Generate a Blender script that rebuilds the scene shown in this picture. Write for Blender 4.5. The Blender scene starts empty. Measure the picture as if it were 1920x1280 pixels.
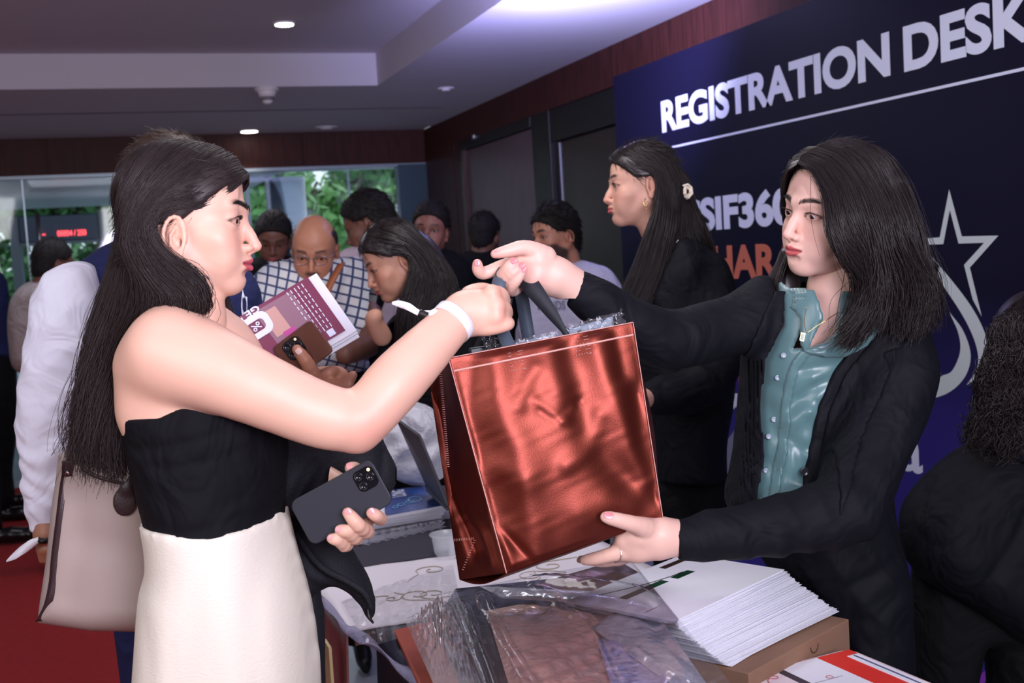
import bpy, math, random
import numpy as np
from math import sin, cos, pi, radians, sqrt
random.seed(4); rng = np.random.default_rng(7)
SC = bpy.context.scene
COL = SC.collection
# ------------------------------------------------------------------ camera
TH, AL, RO, FPX, CH = radians(19.05), radians(4.45), radians(-3.43), 2200.0, 1.5
def _rz(a): c, s = cos(a), sin(a); return np.array([[c, -s, 0], [s, c, 0], [0, 0, 1.]])
def _rx(a): c, s = cos(a), sin(a); return np.array([[1, 0, 0], [0, c, -s], [0, s, c]])
CR = _rz(-TH) @ _rx(pi / 2 - AL) @ _rz(RO)
CO = np.array([0, 0, CH])
from mathutils import Matrix, Vector
cam = bpy.data.cameras.new('camera'); cam.sensor_width = 36; cam.lens = FPX * 36 / 1920; cam.clip_start = .05; cam.clip_end = 200
co = bpy.data.objects.new('camera', cam); COL.objects.link(co)
m4 = Matrix.Identity(4)
for i in range(3):
    for j in range(3): m4[i][j] = CR[i, j]
    m4[i][3] = CO[i]
co.matrix_world = m4; SC.camera = co
cam.dof.use_dof = True; cam.dof.focus_distance = 2.0; cam.dof.aperture_fstop = 7.1
SC.view_settings.view_transform = 'Standard'; SC.view_settings.look = 'None'
SC.view_settings.gamma = 1; SC.view_settings.use_curve_mapping = False
SC.view_settings.exposure = 0.0
# ------------------------------------------------------------------ world + lights
W = bpy.data.worlds.new('sky'); SC.world = W; W.use_nodes = True
nt = W.node_tree; nt.nodes.clear()
bg = nt.nodes.new('ShaderNodeBackground'); wo = nt.nodes.new('ShaderNodeOutputWorld')
bg.inputs[0].default_value = (.80, .90, 1.0, 1); bg.inputs[1].default_value = 1.5
nt.links.new(bg.outputs[0], wo.inputs[0])
def area(name, loc, tgt, sx, sy, power, color, kind='AREA', spot=None):
    l = bpy.data.lights.new(name, kind); l.energy = power; l.color = color
    if kind == 'AREA': l.shape = 'RECTANGLE'; l.size = sx; l.size_y = sy
    if kind == 'SPOT': l.spot_size = spot[0]; l.spot_blend = spot[1]; l.shadow_soft_size = sx
    o = bpy.data.objects.new(name, l); COL.objects.link(o); o.location = loc
    o.rotation_euler = (Vector(tgt) - Vector(loc)).to_track_quat('-Z', 'Y').to_euler()
    return o
area('flash_softbox', (.80, -1.0, 2.02), (.80, 2.6, 1.25), 1.4, 1.1, 42, (1.0, .965, .97))
area('fill_left', (-1.7, .2, 2.15), (1.0, 2.2, 1.2), 1.5, 1.3, 37, (1.0, .97, 1.0))  # added fill panel, brightens the right-hand woman's face from the left
area('room_fill', (-1.6, 3.5, 2.38), (-1.0, 4.6, .4), 1.6, 2.6, 12, (.86, .85, 1.0))
area('ceiling_bounce', (.5, -.6, 1.75), (.1, 1.6, 2.7), .5, 0, 250, (.84, .76, 1.0), 'SPOT', (radians(130), .9))
area('table_fill', (.75, 2.75, 2.66), (.75, 2.75, 0), .7, .9, 15, (1.0, .96, .98))  # added overhead panel to lighten the table cloths and heads
area('lobby_panel', (.2, 6.2, 2.45), (.2, 6.2, 0), 1.6, 1.0, 16, (.84, .86, 1.0))
area('stage_wash', (1.60, 4.2, 2.12), (2.2, 4.9, 2.53),   .10, 0, 150, (.50, .48, 1.0), 'SPOT', (radians(112), .8))
area('stage_wash_white', (1.62, 4.3, 2.16), (2.15, 4.55, 2.53), .06, 0, 26, (.74, .80, 1.0), 'SPOT', (radians(100), .8))
# ------------------------------------------------------------------ projection helpers (places real things at real depths)
def K(x, y, d): return np.array([(x - 960) / FPX * d, -(y - 640) / FPX * d, -d])
def KK(L): return [K(*p) for p in L]
def w_of(c): return CO + np.asarray(c) @ CR.T
def wray(x, y): return CR @ np.array([(x - 960) / FPX, -(y - 640) / FPX, -1.])
def on(axis, x, y, val):
    r = wray(x, y); return CO + r * ((val - CO[axis]) / r[axis])
# ------------------------------------------------------------------ materials
MATS = {}
def mat(name, col, rough=.6, metal=0, spec=.5, bump=0, bscale=200, attr=False, sss=0, coat=0, sheen=0, emit=None,
        trans=0, alpha=1, var=0, vscale=8, stretch=None, ior=1.45, detail=3, aniso=0, fold=0):
    if name in MATS: return MATS[name]
    m = bpy.data.materials.new(name); m.use_nodes = True; n = m.node_tree.nodes; L = m.node_tree.links
    b = n['Principled BSDF']; b.inputs['Base Color'].default_value = (*col, 1)
    b.inputs['Roughness'].default_value = rough; b.inputs['Metallic'].default_value = metal
    b.inputs['Specular IOR Level'].default_value = spec; b.inputs['IOR'].default_value = ior
    b.inputs['Transmission Weight'].default_value = trans; b.inputs['Alpha'].default_value = alpha
    b.inputs['Coat Weight'].default_value = coat; b.inputs['Coat Roughness'].default_value = .12
    b.inputs['Anisotropic'].default_value = aniso
    if sheen: b.inputs['Sheen Weight'].default_value = sheen
    if sss:
        b.inputs['Subsurface Weight'].default_value = sss; b.inputs['Subsurface Radius'].default_value = (.012, .005, .003)
        b.inputs['Subsurface Scale'].default_value = 1.0
    if emit: b.inputs['Emission Color'].default_value = (*emit[0], 1); b.inputs['Emission Strength'].default_value = emit[1]
    tc = n.new('ShaderNodeTexCoord'); mp = n.new('ShaderNodeMapping'); L.new(tc.outputs['Object'], mp.inputs[0])
    if stretch: mp.inputs['Scale'].default_value = stretch
    src = None
    if attr:
        a = n.new('ShaderNodeAttribute'); a.attribute_name = 'Col'; src = a.outputs['Color']; L.new(src, b.inputs['Base Color'])
    if var:
        t = n.new('ShaderNodeTexNoise'); t.inputs['Scale'].default_value = vscale; t.inputs['Detail'].default_value = 4
        L.new(mp.outputs[0], t.inputs[0])
        r = n.new('ShaderNodeMapRange'); r.inputs[1].default_value = .3; r.inputs[2].default_value = .7
        r.inputs[3].default_value = 1 - var; r.inputs[4].default_value = 1 + var; L.new(t.outputs[0], r.inputs[0])
        x = n.new('ShaderNodeVectorMath'); x.operation = 'SCALE'
        if src: L.new(src, x.inputs[0])
        else: x.inputs[0].default_value = col
        L.new(r.outputs[0], x.inputs['Scale']); L.new(x.outputs[0], b.inputs['Base Color'])
    if bump:
        t = n.new('ShaderNodeTexNoise'); t.inputs['Scale'].default_value = bscale; t.inputs['Detail'].default_value = detail
        L.new(mp.outputs[0], t.inputs[0]); u = n.new('ShaderNodeBump'); u.inputs['Strength'].default_value = bump
        u.inputs['Distance'].default_value = 1.0 / bscale; L.new(t.outputs[0], u.inputs['Height']); L.new(u.outputs[0], b.inputs['Normal'])
        if fold:
            t2 = n.new('ShaderNodeTexNoise'); t2.inputs['Scale'].default_value = 9; t2.inputs['Detail'].default_value = 2; t2.inputs['Distortion'].default_value = 1.6; L.new(mp.outputs[0], t2.inputs[0])
            u2 = n.new('ShaderNodeBump'); u2.inputs['Strength'].default_value = fold; u2.inputs['Distance'].default_value = .05; L.new(t2.outputs[0], u2.inputs['Height']); L.new(u2.outputs[0], u.inputs['Normal'])
    MATS[name] = m; return m
def lin(r, g, b): return tuple(((v / 255 + .055) / 1.055) ** 2.4 if v > 10 else v / 255 / 12.92 for v in (r, g, b))
# ------------------------------------------------------------------ object helpers
def uniq(o, label=None, cat=None, group=None, kind=None):
    if label: o['label'] = label
    if cat: o['category'] = cat
    if group: o['group'] = group
    if kind: o['kind'] = kind
    return o
def thing(name, loc, label, cat, group=None, cam=True):
    o = bpy.data.objects.new(name, None); COL.objects.link(o)
    o.location = w_of(loc) if cam else loc; o.empty_display_size = .05
    return uniq(o, label, cat, group)
def wloc(p):
    v = np.array(p.location[:]);
    while p.parent is not None: p = p.parent; v = v + np.array(p.location[:])
    return v
def mk(name, V, Fc, m, parent=None, cam=True, smooth=True, col=None, label=None, cat=None, group=None, kind=None, mats=None, midx=None):
    """mesh object from arrays; V in camera metres (cam=True) or world metres"""
    V = np.asarray(V, dtype=float).reshape(-1, 3)
    if cam: V = w_of(V)
    org = wloc(parent) if parent is not None else np.array([(V[:, 0].min() + V[:, 0].max()) / 2, (V[:, 1].min() + V[:, 1].max()) / 2, V[:, 2].min()])
    V = V - org
    me = bpy.data.meshes.new(name)
    if isinstance(Fc, np.ndarray):
        n, k = Fc.shape
        me.vertices.add(len(V)); me.vertices.foreach_set('co', V.astype(np.float32).ravel())
        me.loops.add(n * k); me.loops.foreach_set('vertex_index', Fc.astype(np.int32).ravel())
        me.polygons.add(n); me.polygons.foreach_set('loop_start', np.arange(0, n * k, k, dtype=np.int32))
        me.update(calc_edges=True)
    else:
        me.from_pydata(V.tolist(), [], Fc); me.update()
    if smooth: me.polygons.foreach_set('use_smooth', np.ones(len(me.polygons), dtype=bool))
    for q in (mats or [m]): me.materials.append(q)
    if midx is not None: me.polygons.foreach_set('material_index', np.asarray(midx, dtype=np.int32))
    if col is not None:
        a = me.color_attributes.new('Col', 'FLOAT_COLOR', 'POINT')
        c = np.ones((len(V), 4), dtype=np.float32); c[:, :3] = col; a.data.foreach_set('color', c.ravel())
    o = bpy.data.objects.new(name, me); COL.objects.link(o)
    if parent is not None: o.parent = parent
    else: o.location = org
    return uniq(o, label, cat, group, kind)
def box_arr(lo, hi, bev=0):
    x0, y0, z0 = lo; x1, y1, z1 = hi
    V = [(x0, y0, z0), (x1, y0, z0), (x1, y1, z0), (x0, y1, z0), (x0, y0, z1), (x1, y0, z1), (x1, y1, z1), (x0, y1, z1)]
    F = [(0, 3, 2, 1), (4, 5, 6, 7), (0, 1, 5, 4), (1, 2, 6, 5), (2, 3, 7, 6), (3, 0, 4, 7)]
    return V, F
def box(name, lo, hi, m, parent=None, bev=.0, **kw):
    V, F = box_arr(lo, hi)
    o = mk(name, V, F, m, parent, cam=False, smooth=False, **kw)
    if bev:
        q = o.modifiers.new('bevel', 'BEVEL'); q.width = bev; q.segments = 2
    return o
def boxes(name, L, m, parent=None, cam=False, **kw):
    V = []; F = []
    for lo, hi in L:
        v, f = box_arr(lo, hi); k = len(V); V += v; F += [tuple(i + k for i in q) for q in f]
    return mk(name, V, F, m, parent, cam=cam, smooth=False, **kw)
def frame(z):
    z = np.asarray(z, float); z = z / (np.linalg.norm(z) + 1e-12); a = np.array([0, 1., 0]) if abs(z[1]) < .9 else np.array([1., 0, 0])
    x = np.cross(a, z); x /= np.linalg.norm(x); return x, np.cross(z, x), z
def crom(pts, n, closed=False):
    p = np.asarray(pts, float); k = len(p)
    if k < 3 and not closed: t = np.linspace(0, 1, n)[:, None]; return p[0] * (1 - t) + p[-1] * t
    if closed: q = np.vstack([p[-1], p, p[0], p[1]]); segs = k
    else: q = np.vstack([2 * p[0] - p[1], p, 2 * p[-1] - p[-2]]); segs = k - 1
    t = np.linspace(0, segs, n, endpoint=not closed); i = np.minimum(t.astype(int), segs - 1); f = (t - i)[:, None]
    a, b, c, d = q[i], q[i + 1], q[i + 2], q[i + 3]
    return .5 * (2 * b + (c - a) * f + (2 * a - 5 * b + 4 * c - d) * f * f + (3 * b - a - 3 * c + d) * f ** 3)
def tube_arr(pts, rad, seg=10, n=None, flat=1, cap=True):
    p = crom(pts, n or max(6, len(pts) * 4)); N = len(p)
    r = np.interp(np.linspace(0, 1, N), np.linspace(0, 1, len(np.atleast_1d(rad))), np.atleast_1d(rad)) if np.ndim(rad) else np.full(N, rad)
    T = np.gradient(p, axis=0); V = []; x, y, z = frame(T[0])
    for i in range(N):
        z = T[i] / (np.linalg.norm(T[i]) + 1e-12); x = x - z * (x @ z); x /= np.linalg.norm(x) + 1e-12; y = np.cross(z, x)
        for s in range(seg):
            a = 2 * pi * s / seg; V.append(p[i] + r[i] * (cos(a) * x + sin(a) * y * flat))
    F = [(i * seg + s, i * seg + (s + 1) % seg, (i + 1) * seg + (s + 1) % seg, (i + 1) * seg + s) for i in range(N - 1) for s in range(seg)]
    if cap: F += [tuple(range(seg))[::-1], tuple(range((N - 1) * seg, N * seg))]
    return V, F
def join(parts):
    V = []; F = []
    for v, f in parts:
        k = len(V); V += [tuple(q) for q in v]; F += [tuple(int(i) + k for i in q) for q in f]
    return V, F
def tube(name, pts, rad, m, parent=None, cam=True, seg=10, n=None, flat=1, **kw):
    V, F = tube_arr(pts, rad, seg, n, flat); return mk(name, V, F, m, parent, cam=cam, **kw)
def ribbon_arr(pts, width, wdir, th=.0012, n=24):
    """flat strap: centre points, width, width directions per point"""
    p = crom(pts, n); N = len(p); wd = crom(wdir, n); wd = wd / np.linalg.norm(wd, axis=1)[:, None]
    T = np.gradient(p, axis=0); T /= np.linalg.norm(T, axis=1)[:, None] + 1e-9; nn = np.cross(T, wd); nn /= np.linalg.norm(nn, axis=1)[:, None] + 1e-9
    w = np.interp(np.linspace(0, 1, N), np.linspace(0, 1, len(np.atleast_1d(width))), np.atleast_1d(width))[:, None] / 2 if np.ndim(width) else np.full((N, 1), width / 2)
    V = np.stack([p - wd * w - nn * th, p + wd * w - nn * th, p + wd * w + nn * th, p - wd * w + nn * th], 1).reshape(-1, 3)
    F = [(i * 4 + s, i * 4 + (s + 1) % 4, (i + 1) * 4 + (s + 1) % 4, (i + 1) * 4 + s) for i in range(N - 1) for s in range(4)] + [(3, 2, 1, 0), (N * 4 - 4, N * 4 - 3, N * 4 - 2, N * 4 - 1)]
    return V, F
def grid_faces(nu, nv, off=0):
    i, j = np.meshgrid(np.arange(nu - 1), np.arange(nv - 1), indexing='ij'); a = (i * nv + j).ravel() + off
    return np.stack([a, a + 1, a + nv + 1, a + nv], 1)
def sheet(name, P, m, parent=None, th=0, cam=True, **kw):
    """P: (nu,nv,3) grid; th gives thickness"""
    nu, nv, _ = P.shape; F = grid_faces(nu, nv)
    o = mk(name, P.reshape(-1, 3), F, m, parent, cam=cam, **kw)
    if th: q = o.modifiers.new('thickness', 'SOLIDIFY'); q.thickness = th; q.offset = 0
    return o
def quad_grid(c, nu, nv):
    """bilinear grid from corners c00,c10,c11,c01"""
    u, v = np.meshgrid(np.linspace(0, 1, nu), np.linspace(0, 1, nv), indexing='ij'); u = u[..., None]; v = v[..., None]
    c = [np.asarray(q, float) for q in c]
    return c[0] * (1 - u) * (1 - v) + c[1] * u * (1 - v) + c[2] * u * v + c[3] * (1 - u) * v, u[..., 0], v[..., 0]
def prism(name, poly, d0, th, m, parent=None, cam=True, bev=.0, **kw):
    """extruded polygon of (px,py) at depth d0 (camera metres)"""
    a = [K(x, y, d0) for x, y in poly]; b = [q - np.array([0, 0, th]) for q in a]; n = len(a)
    F = [tuple(range(n))[::-1], tuple(range(n, 2 * n))] + [(i, (i + 1) % n, n + (i + 1) % n, n + i) for i in range(n)]
    o = mk(name, a + b, F, m, parent, smooth=False, **kw)
    if bev: q = o.modifiers.new('bevel', 'BEVEL'); q.width = bev; q.segments = 2
    return o
# ------------------------------------------------------------------ implicit surfaces
def smin(a, b, k):
    if k <= 0: return np.minimum(a, b)
    h = np.maximum(k - np.abs(a - b), 0) / k; return np.minimum(a, b) - h * h * k * .25
def smax(a, b, k): return -smin(-a, -b, k)
def seg2(X, Y, poly, closed=True):
    """unsigned distance and inside test on 2-D grids"""
    n = len(poly); D = np.full(X.shape, 1e9); ins = np.zeros(X.shape, bool)
    for i in range(n if closed else n - 1):
        a = poly[i]; b = poly[(i + 1) % n]; e = b - a; wx = X - a[0]; wy = Y - a[1]
        t = np.clip((wx * e[0] + wy * e[1]) / (e @ e + 1e-12), 0, 1); D = np.minimum(D, (wx - e[0] * t) ** 2 + (wy - e[1] * t) ** 2)
        if closed:
            c = ((a[1] <= Y) & (b[1] > Y)) | ((b[1] <= Y) & (a[1] > Y))
            with np.errstate(divide='ignore', invalid='ignore'): ins ^= c & (X < a[0] + (Y - a[1]) * e[0] / (e[1] if abs(e[1]) > 1e-12 else 1e-12))
    return np.sqrt(D), ins
class Vol:
    def __init__(s, lo, hi, r):
        s.lo = np.minimum(lo, hi).astype(float); s.r = r; s.n = np.ceil((np.maximum(lo, hi) - s.lo) / r).astype(int) + 1
        s.F = np.full(s.n, 1.0, dtype=np.float32); s.ax = [s.lo[i] + r * np.arange(s.n[i]) for i in range(3)]
    def reg(s, lo, hi):
        a = np.clip(np.floor((np.asarray(lo) - s.lo) / s.r).astype(int), 0, s.n); b = np.clip(np.ceil((np.asarray(hi) - s.lo) / s.r).astype(int) + 1, 0, s.n)
        if (b <= a).any(): return None, None
        sl = tuple(slice(a[i], b[i]) for i in range(3))
        return sl, (s.ax[0][sl[0]][:, None, None], s.ax[1][sl[1]][None, :, None], s.ax[2][sl[2]][None, None, :])
    def put(s, lo, hi, fn, k=.01, op='u'):
        pad = k + 3 * s.r; sl, g = s.reg(np.asarray(lo) - pad, np.asarray(hi) + pad)
        if sl is None: return s
        d = fn(*g); A = s.F[sl]
        s.F[sl] = smin(A, d, k) if op == 'u' else (smax(A, -d, k) if op == 's' else smax(A, d, k)); return s
    def sph(s, c, r, k=.01, op='u'):
        c = np.asarray(c, float); return s.put(c - r, c + r, lambda x, y, z: np.sqrt((x - c[0]) ** 2 + (y - c[1]) ** 2 + (z - c[2]) ** 2) - r, k, op)
    def ell(s, c, r, k=.01, op='u', M=None):
        c = np.asarray(c, float); r = np.asarray(r, float); M = np.eye(3) if M is None else np.asarray(M); b = np.sqrt(((M.T * r[:, None]) ** 2).sum(0)) if False else np.full(3, r.max())
        if np.allclose(M, np.eye(3)): b = r
        def f(x, y, z):
            x = x - c[0]; y = y - c[1]; z = z - c[2]
            q = [(x * M[i][0] + y * M[i][1] + z * M[i][2]) / r[i] for i in range(3)]
            k0 = np.sqrt(q[0] ** 2 + q[1] ** 2 + q[2] ** 2) + 1e-9
            k1 = np.sqrt((q[0] / r[0]) ** 2 + (q[1] / r[1]) ** 2 + (q[2] / r[2]) ** 2) + 1e-9
            return k0 * (k0 - 1) / k1
        return s.put(c - b, c + b, f, k, op)
    def cone(s, a, b, ra, rb, k=.01, op='u', flat=1, fd=None):
        a = np.asarray(a, float); b = np.asarray(b, float); e = b - a; L2 = e @ e + 1e-12; R = max(ra, rb)
        if fd is not None: fd = np.asarray(fd, float) / np.linalg.norm(fd)
        def f(x, y, z):
            x = x - a[0]; y = y - a[1]; z = z - a[2]; t = np.clip((x * e[0] + y * e[1] + z * e[2]) / L2, 0, 1)
            x = x - e[0] * t; y = y - e[1] * t; z = z - e[2] * t; q = x * x + y * y + z * z
            if fd is not None: h = x * fd[0] + y * fd[1] + z * fd[2]; q = q + h * h * (1 / flat ** 2 - 1)
            return (np.sqrt(q) - (ra + (rb - ra) * t)) * (1 if fd is None else (flat + 1) / 2)
        return s.put(np.minimum(a, b) - R, np.maximum(a, b) + R, f, k, op)
    def chain(s, pts, rad, k=.01, ki=None, op='u', n=0, flat=1, fd=None):
        pts = np.asarray(pts, float); rad = np.asarray(rad, float) if np.ndim(rad) else np.full(len(pts), rad)
        if n: t = np.linspace(0, 1, n); rad = np.interp(t, np.linspace(0, 1, len(rad)), rad); pts = crom(pts, n)
        for i in range(len(pts) - 1): s.cone(pts[i], pts[i + 1], rad[i], rad[i + 1], k, op, flat, fd)
        return s
    def disp(s, fn, amp=1):
        g = (s.ax[0][:, None, None], s.ax[1][None, :, None], s.ax[2][None, None, :]); s.F += (amp * fn(*g)).astype(np.float32); return s
    def shape2(s, poly, d0, smooth=0):
        p = np.array([K(x, y, d0)[:2] for x, y in poly]);
        if smooth: p = crom(p, smooth, closed=True)
        X, Y = np.meshgrid(s.ax[0], s.ax[1], indexing='ij'); D, ins = seg2(X, Y, p); return np.where(ins, D, -D), X, Y
    def puff(s, poly, d0, T, w, k=.02, tilt=(0, 0), creases=(), smooth=60, op='u', zc=None, noise=None):
        S, X, Y = s.shape2(poly, d0, smooth); h = T * np.sqrt(np.clip(1 - (1 - np.clip(S / w, 0, 1)) ** 2, 0, 1))
        ctr = np.mean([K(x, y, d0)[:2] for x, y in poly], axis=0)
        c0 = -d0 + tilt[0] * (X - ctr[0]) + tilt[1] * (Y - ctr[1]); fr = np.zeros_like(h)
        for cr in creases:
            pl, amp, cw = cr; q = np.array([K(x, y, d0)[:2] for x, y in pl]); q = crom(q, max(6, 4 * len(q))); D, _ = seg2(X, Y, q, False)
            fr -= amp * np.exp(-(D / cw) ** 2)
        if noise is not None: fr += noise(X, Y) * np.clip(S / .02, 0, 1)
        z = s.ax[2][None, None, :]; dz = z - c0[..., None]
        hh = h[..., None] + np.where(dz > 0, fr[..., None], 0)
        d = np.where(S[..., None] > 0, (np.abs(dz) - hh) * .8, np.sqrt(S[..., None] ** 2 + dz ** 2))
        s.F = (smin(s.F, d, k) if op == 'u' else smax(s.F, -d, k)).astype(np.float32); return s
    def clip2(s, poly, d0, zlo=-9, zhi=9, keep=False, k=.003, smooth=0):
        """cut (or keep) the prism of an outline between two depths"""
        S, X, Y = s.shape2(poly, d0, smooth); z = s.ax[2][None, None, :]
        d = np.maximum(-S[..., None] + 0 * z, np.maximum(zlo - z, z - zhi))
        s.F = (smax(s.F, d, k) if keep else smax(s.F, -d, k)).astype(np.float32); return s
    def copy(s):
        q = object.__new__(Vol); q.lo = s.lo; q.r = s.r; q.n = s.n; q.ax = s.ax; q.F = s.F.copy(); return q
    def shell(s, poly, d0, out=.004, inn=.004, smooth=0, back=False, zlo=None):
        """a layer lying on this surface inside an outline (lapel, collar, placket, print)"""
        q = s.copy(); q.F = np.maximum(q.F - out, -(q.F + inn)).astype(np.float32)
        zl = -d0 if zlo is None else zlo
        q.clip2(poly, d0, keep=True, k=0, smooth=smooth); q.F = np.maximum(q.F, (zl - q.ax[2][None, None, :]) * (-1 if back else 1)).astype(np.float32); return q
    def zfront(s, x, y):
        i = int(round((x - s.lo[0]) / s.r)); j = int(round((y - s.lo[1]) / s.r)); c = s.F[i, j]; k = np.where(c < 0)[0]
        return s.ax[2][k[-1]] if len(k) else None
    def nets(s, smooth=1):
        F = s.F; n = s.n; S = F < 0
        c = np.zeros(n - 1, dtype=np.int8)
        offs = [(i, j, k) for i in (0, 1) for j in (0, 1) for k in (0, 1)]
        for i, j, k in offs: c += S[i:n[0] - 1 + i, j:n[1] - 1 + j, k:n[2] - 1 + k]
        act = (c > 0) & (c < 8); A = np.argwhere(act); idx = np.full(n - 1, -1, dtype=np.int32); idx[tuple(A.T)] = np.arange(len(A))
        acc = np.zeros((len(A), 3)); cnt = np.zeros(len(A))
        for o in offs:
            for ax in range(3):
                if o[ax]: continue
                p = list(o); p[ax] = 1; fa = F[A[:, 0] + o[0], A[:, 1] + o[1], A[:, 2] + o[2]]; fb = F[A[:, 0] + p[0], A[:, 1] + p[1], A[:, 2] + p[2]]
                mk_ = (fa < 0) != (fb < 0); t = np.where(mk_, fa / np.where(mk_, fa - fb, 1), 0)
                q = np.tile(np.array(o, float), (len(A), 1)); q[:, ax] += t; acc += q * mk_[:, None]; cnt += mk_
        V = s.lo + s.r * (A + acc / cnt[:, None]); Q = []
        for ax in range(3):
            b, cc = [(1, 2), (2, 0), (0, 1)][ax]
            sl0 = [slice(1, n[i] - 1) for i in range(3)]; sl0[ax] = slice(0, n[ax] - 1); sl1 = list(sl0); sl1[ax] = slice(1, n[ax])
            s0 = S[tuple(sl0)]; s1 = S[tuple(sl1)]; E = np.argwhere(s0 != s1)
            if not len(E): continue
            fl = s0[tuple(E.T)]; off = np.array([1, 1, 1]); off[ax] = 0; E = E + off
            def cell(db, dc): g = E.copy(); g[:, b] -= db; g[:, cc] -= dc; return idx[g[:, 0], g[:, 1], g[:, 2]]
            q = np.stack([cell(1, 1), cell(0, 1), cell(0, 0), cell(1, 0)], 1); q[~fl] = q[~fl][:, ::-1]; Q.append(q)
        Q = np.vstack(Q); Q = Q[(Q >= 0).all(1)]
        for _ in range(smooth):
            a = Q.ravel(); b = np.roll(Q, -1, 1).ravel(); N = len(V); dg = np.bincount(a, minlength=N) + np.bincount(b, minlength=N)
            W2 = np.stack([np.bincount(a, V[b, i], N) + np.bincount(b, V[a, i], N) for i in range(3)], 1) / np.maximum(dg, 1)[:, None]
            V = np.where(dg[:, None] > 0, V * .45 + W2 * .55, V)
        return V, Q
def keep_big(t):
    V, Q = t; lab = np.arange(len(V)); a = Q.ravel(); b = np.roll(Q, -1, 1).ravel()
    for _ in range(400):
        old = lab.copy(); m = np.minimum(lab[a], lab[b]); np.minimum.at(lab, a, m); np.minimum.at(lab, b, m); lab = lab[lab]
        if (old == lab).all(): break
    u, c = np.unique(lab, return_counts=True); k = u[c.argmax()]; used = lab == k; ix = np.cumsum(used) - 1; return V[used], ix[Q[used[Q[:, 0]]]]
def merge(L):
    Vs = []; Qs = []; Cs = []; k = 0
    for t in L:
        Vs.append(t[0]); Qs.append(t[1] + k); k += len(t[0])
        if len(t) > 2: Cs.append(t[2])
    return (np.vstack(Vs), np.vstack(Qs)) + ((np.vstack(Cs),) if Cs else ())
# ------------------------------------------------------------------ strands
def strands_arr(guides, n, N=18, r0=.0008, r1=.0003, jit=.006, wav=.004, wf=3., inward=None, ends=.12, rg=None, clump=0, shape=None):
    G = np.stack([crom(g, N) for g in guides]); M = len(G); rg = rg or rng
    u = rg.random(n) * (M - 1); i = np.minimum(u.astype(int), M - 2); f = (u - i)[:, None, None]
    S = G[i] * (1 - f) + G[i + 1] * f
    L = 1 - ends * rg.random((n, 1)) ; t = np.linspace(0, 1, N)[None, :] * L; ti = t * (N - 1); a = np.minimum(ti.astype(int), N - 2); fr = (ti - a)[..., None]
    S = np.take_along_axis(S, a[..., None].repeat(3, 2), 1) * (1 - fr) + np.take_along_axis(S, (a + 1)[..., None].repeat(3, 2), 1) * fr
    ramp = (.25 + .75 * t)[..., None] if shape is None else np.interp(t, np.linspace(0, 1, len(shape)), shape)[..., None]
    S = S + rg.normal(0, 1, (n, 1, 3)) * jit * ramp
    ph = rg.random((n, 1, 3)) * 2 * pi; fq = wf * (.6 + .8 * rg.random((n, 1, 3)))
    S = S + np.sin(t[..., None] * fq * 2 * pi + ph) * wav * ramp * rg.random((n, 1, 1))
    if clump:
        ph2 = (u[:, None, None] * 2.1 + np.array([0, 1.7, 3.1])); S = S + np.sin(t[..., None] * 2 * pi * wf * .7 + ph2) * clump * ramp
    T = np.gradient(S, axis=1); T /= np.linalg.norm(T, axis=2, keepdims=True) + 1e-9
    ref = np.array([.3, .1, 1.]); X = np.cross(T, ref); X /= np.linalg.norm(X, axis=2, keepdims=True) + 1e-9; Y = np.cross(T, X)
    rr = (r0 + (r1 - r0) * np.linspace(0, 1, N) ** 2)[None, :, None] * (.7 + .6 * rg.random((n, 1, 1)))
    V = np.stack([S + (cos(a_) * X + sin(a_) * Y) * rr for a_ in (0, 2 * pi / 3, 4 * pi / 3)], 2)
    b = (np.arange(n)[:, None, None] * N + np.arange(N - 1)[None, :, None]) * 3; s = np.arange(3)[None, None, :]; s1 = (s + 1) % 3
    F = np.stack([b + s, b + s1, b + 3 + s1, b + 3 + s], -1).reshape(-1, 4)
    return V.reshape(-1, 3), F
def hair_obj(name, specs, m, parent, **kw):
    V, F = merge([strands_arr(**s) for s in specs]); return mk(name, V, F, m, parent, **kw)
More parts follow.
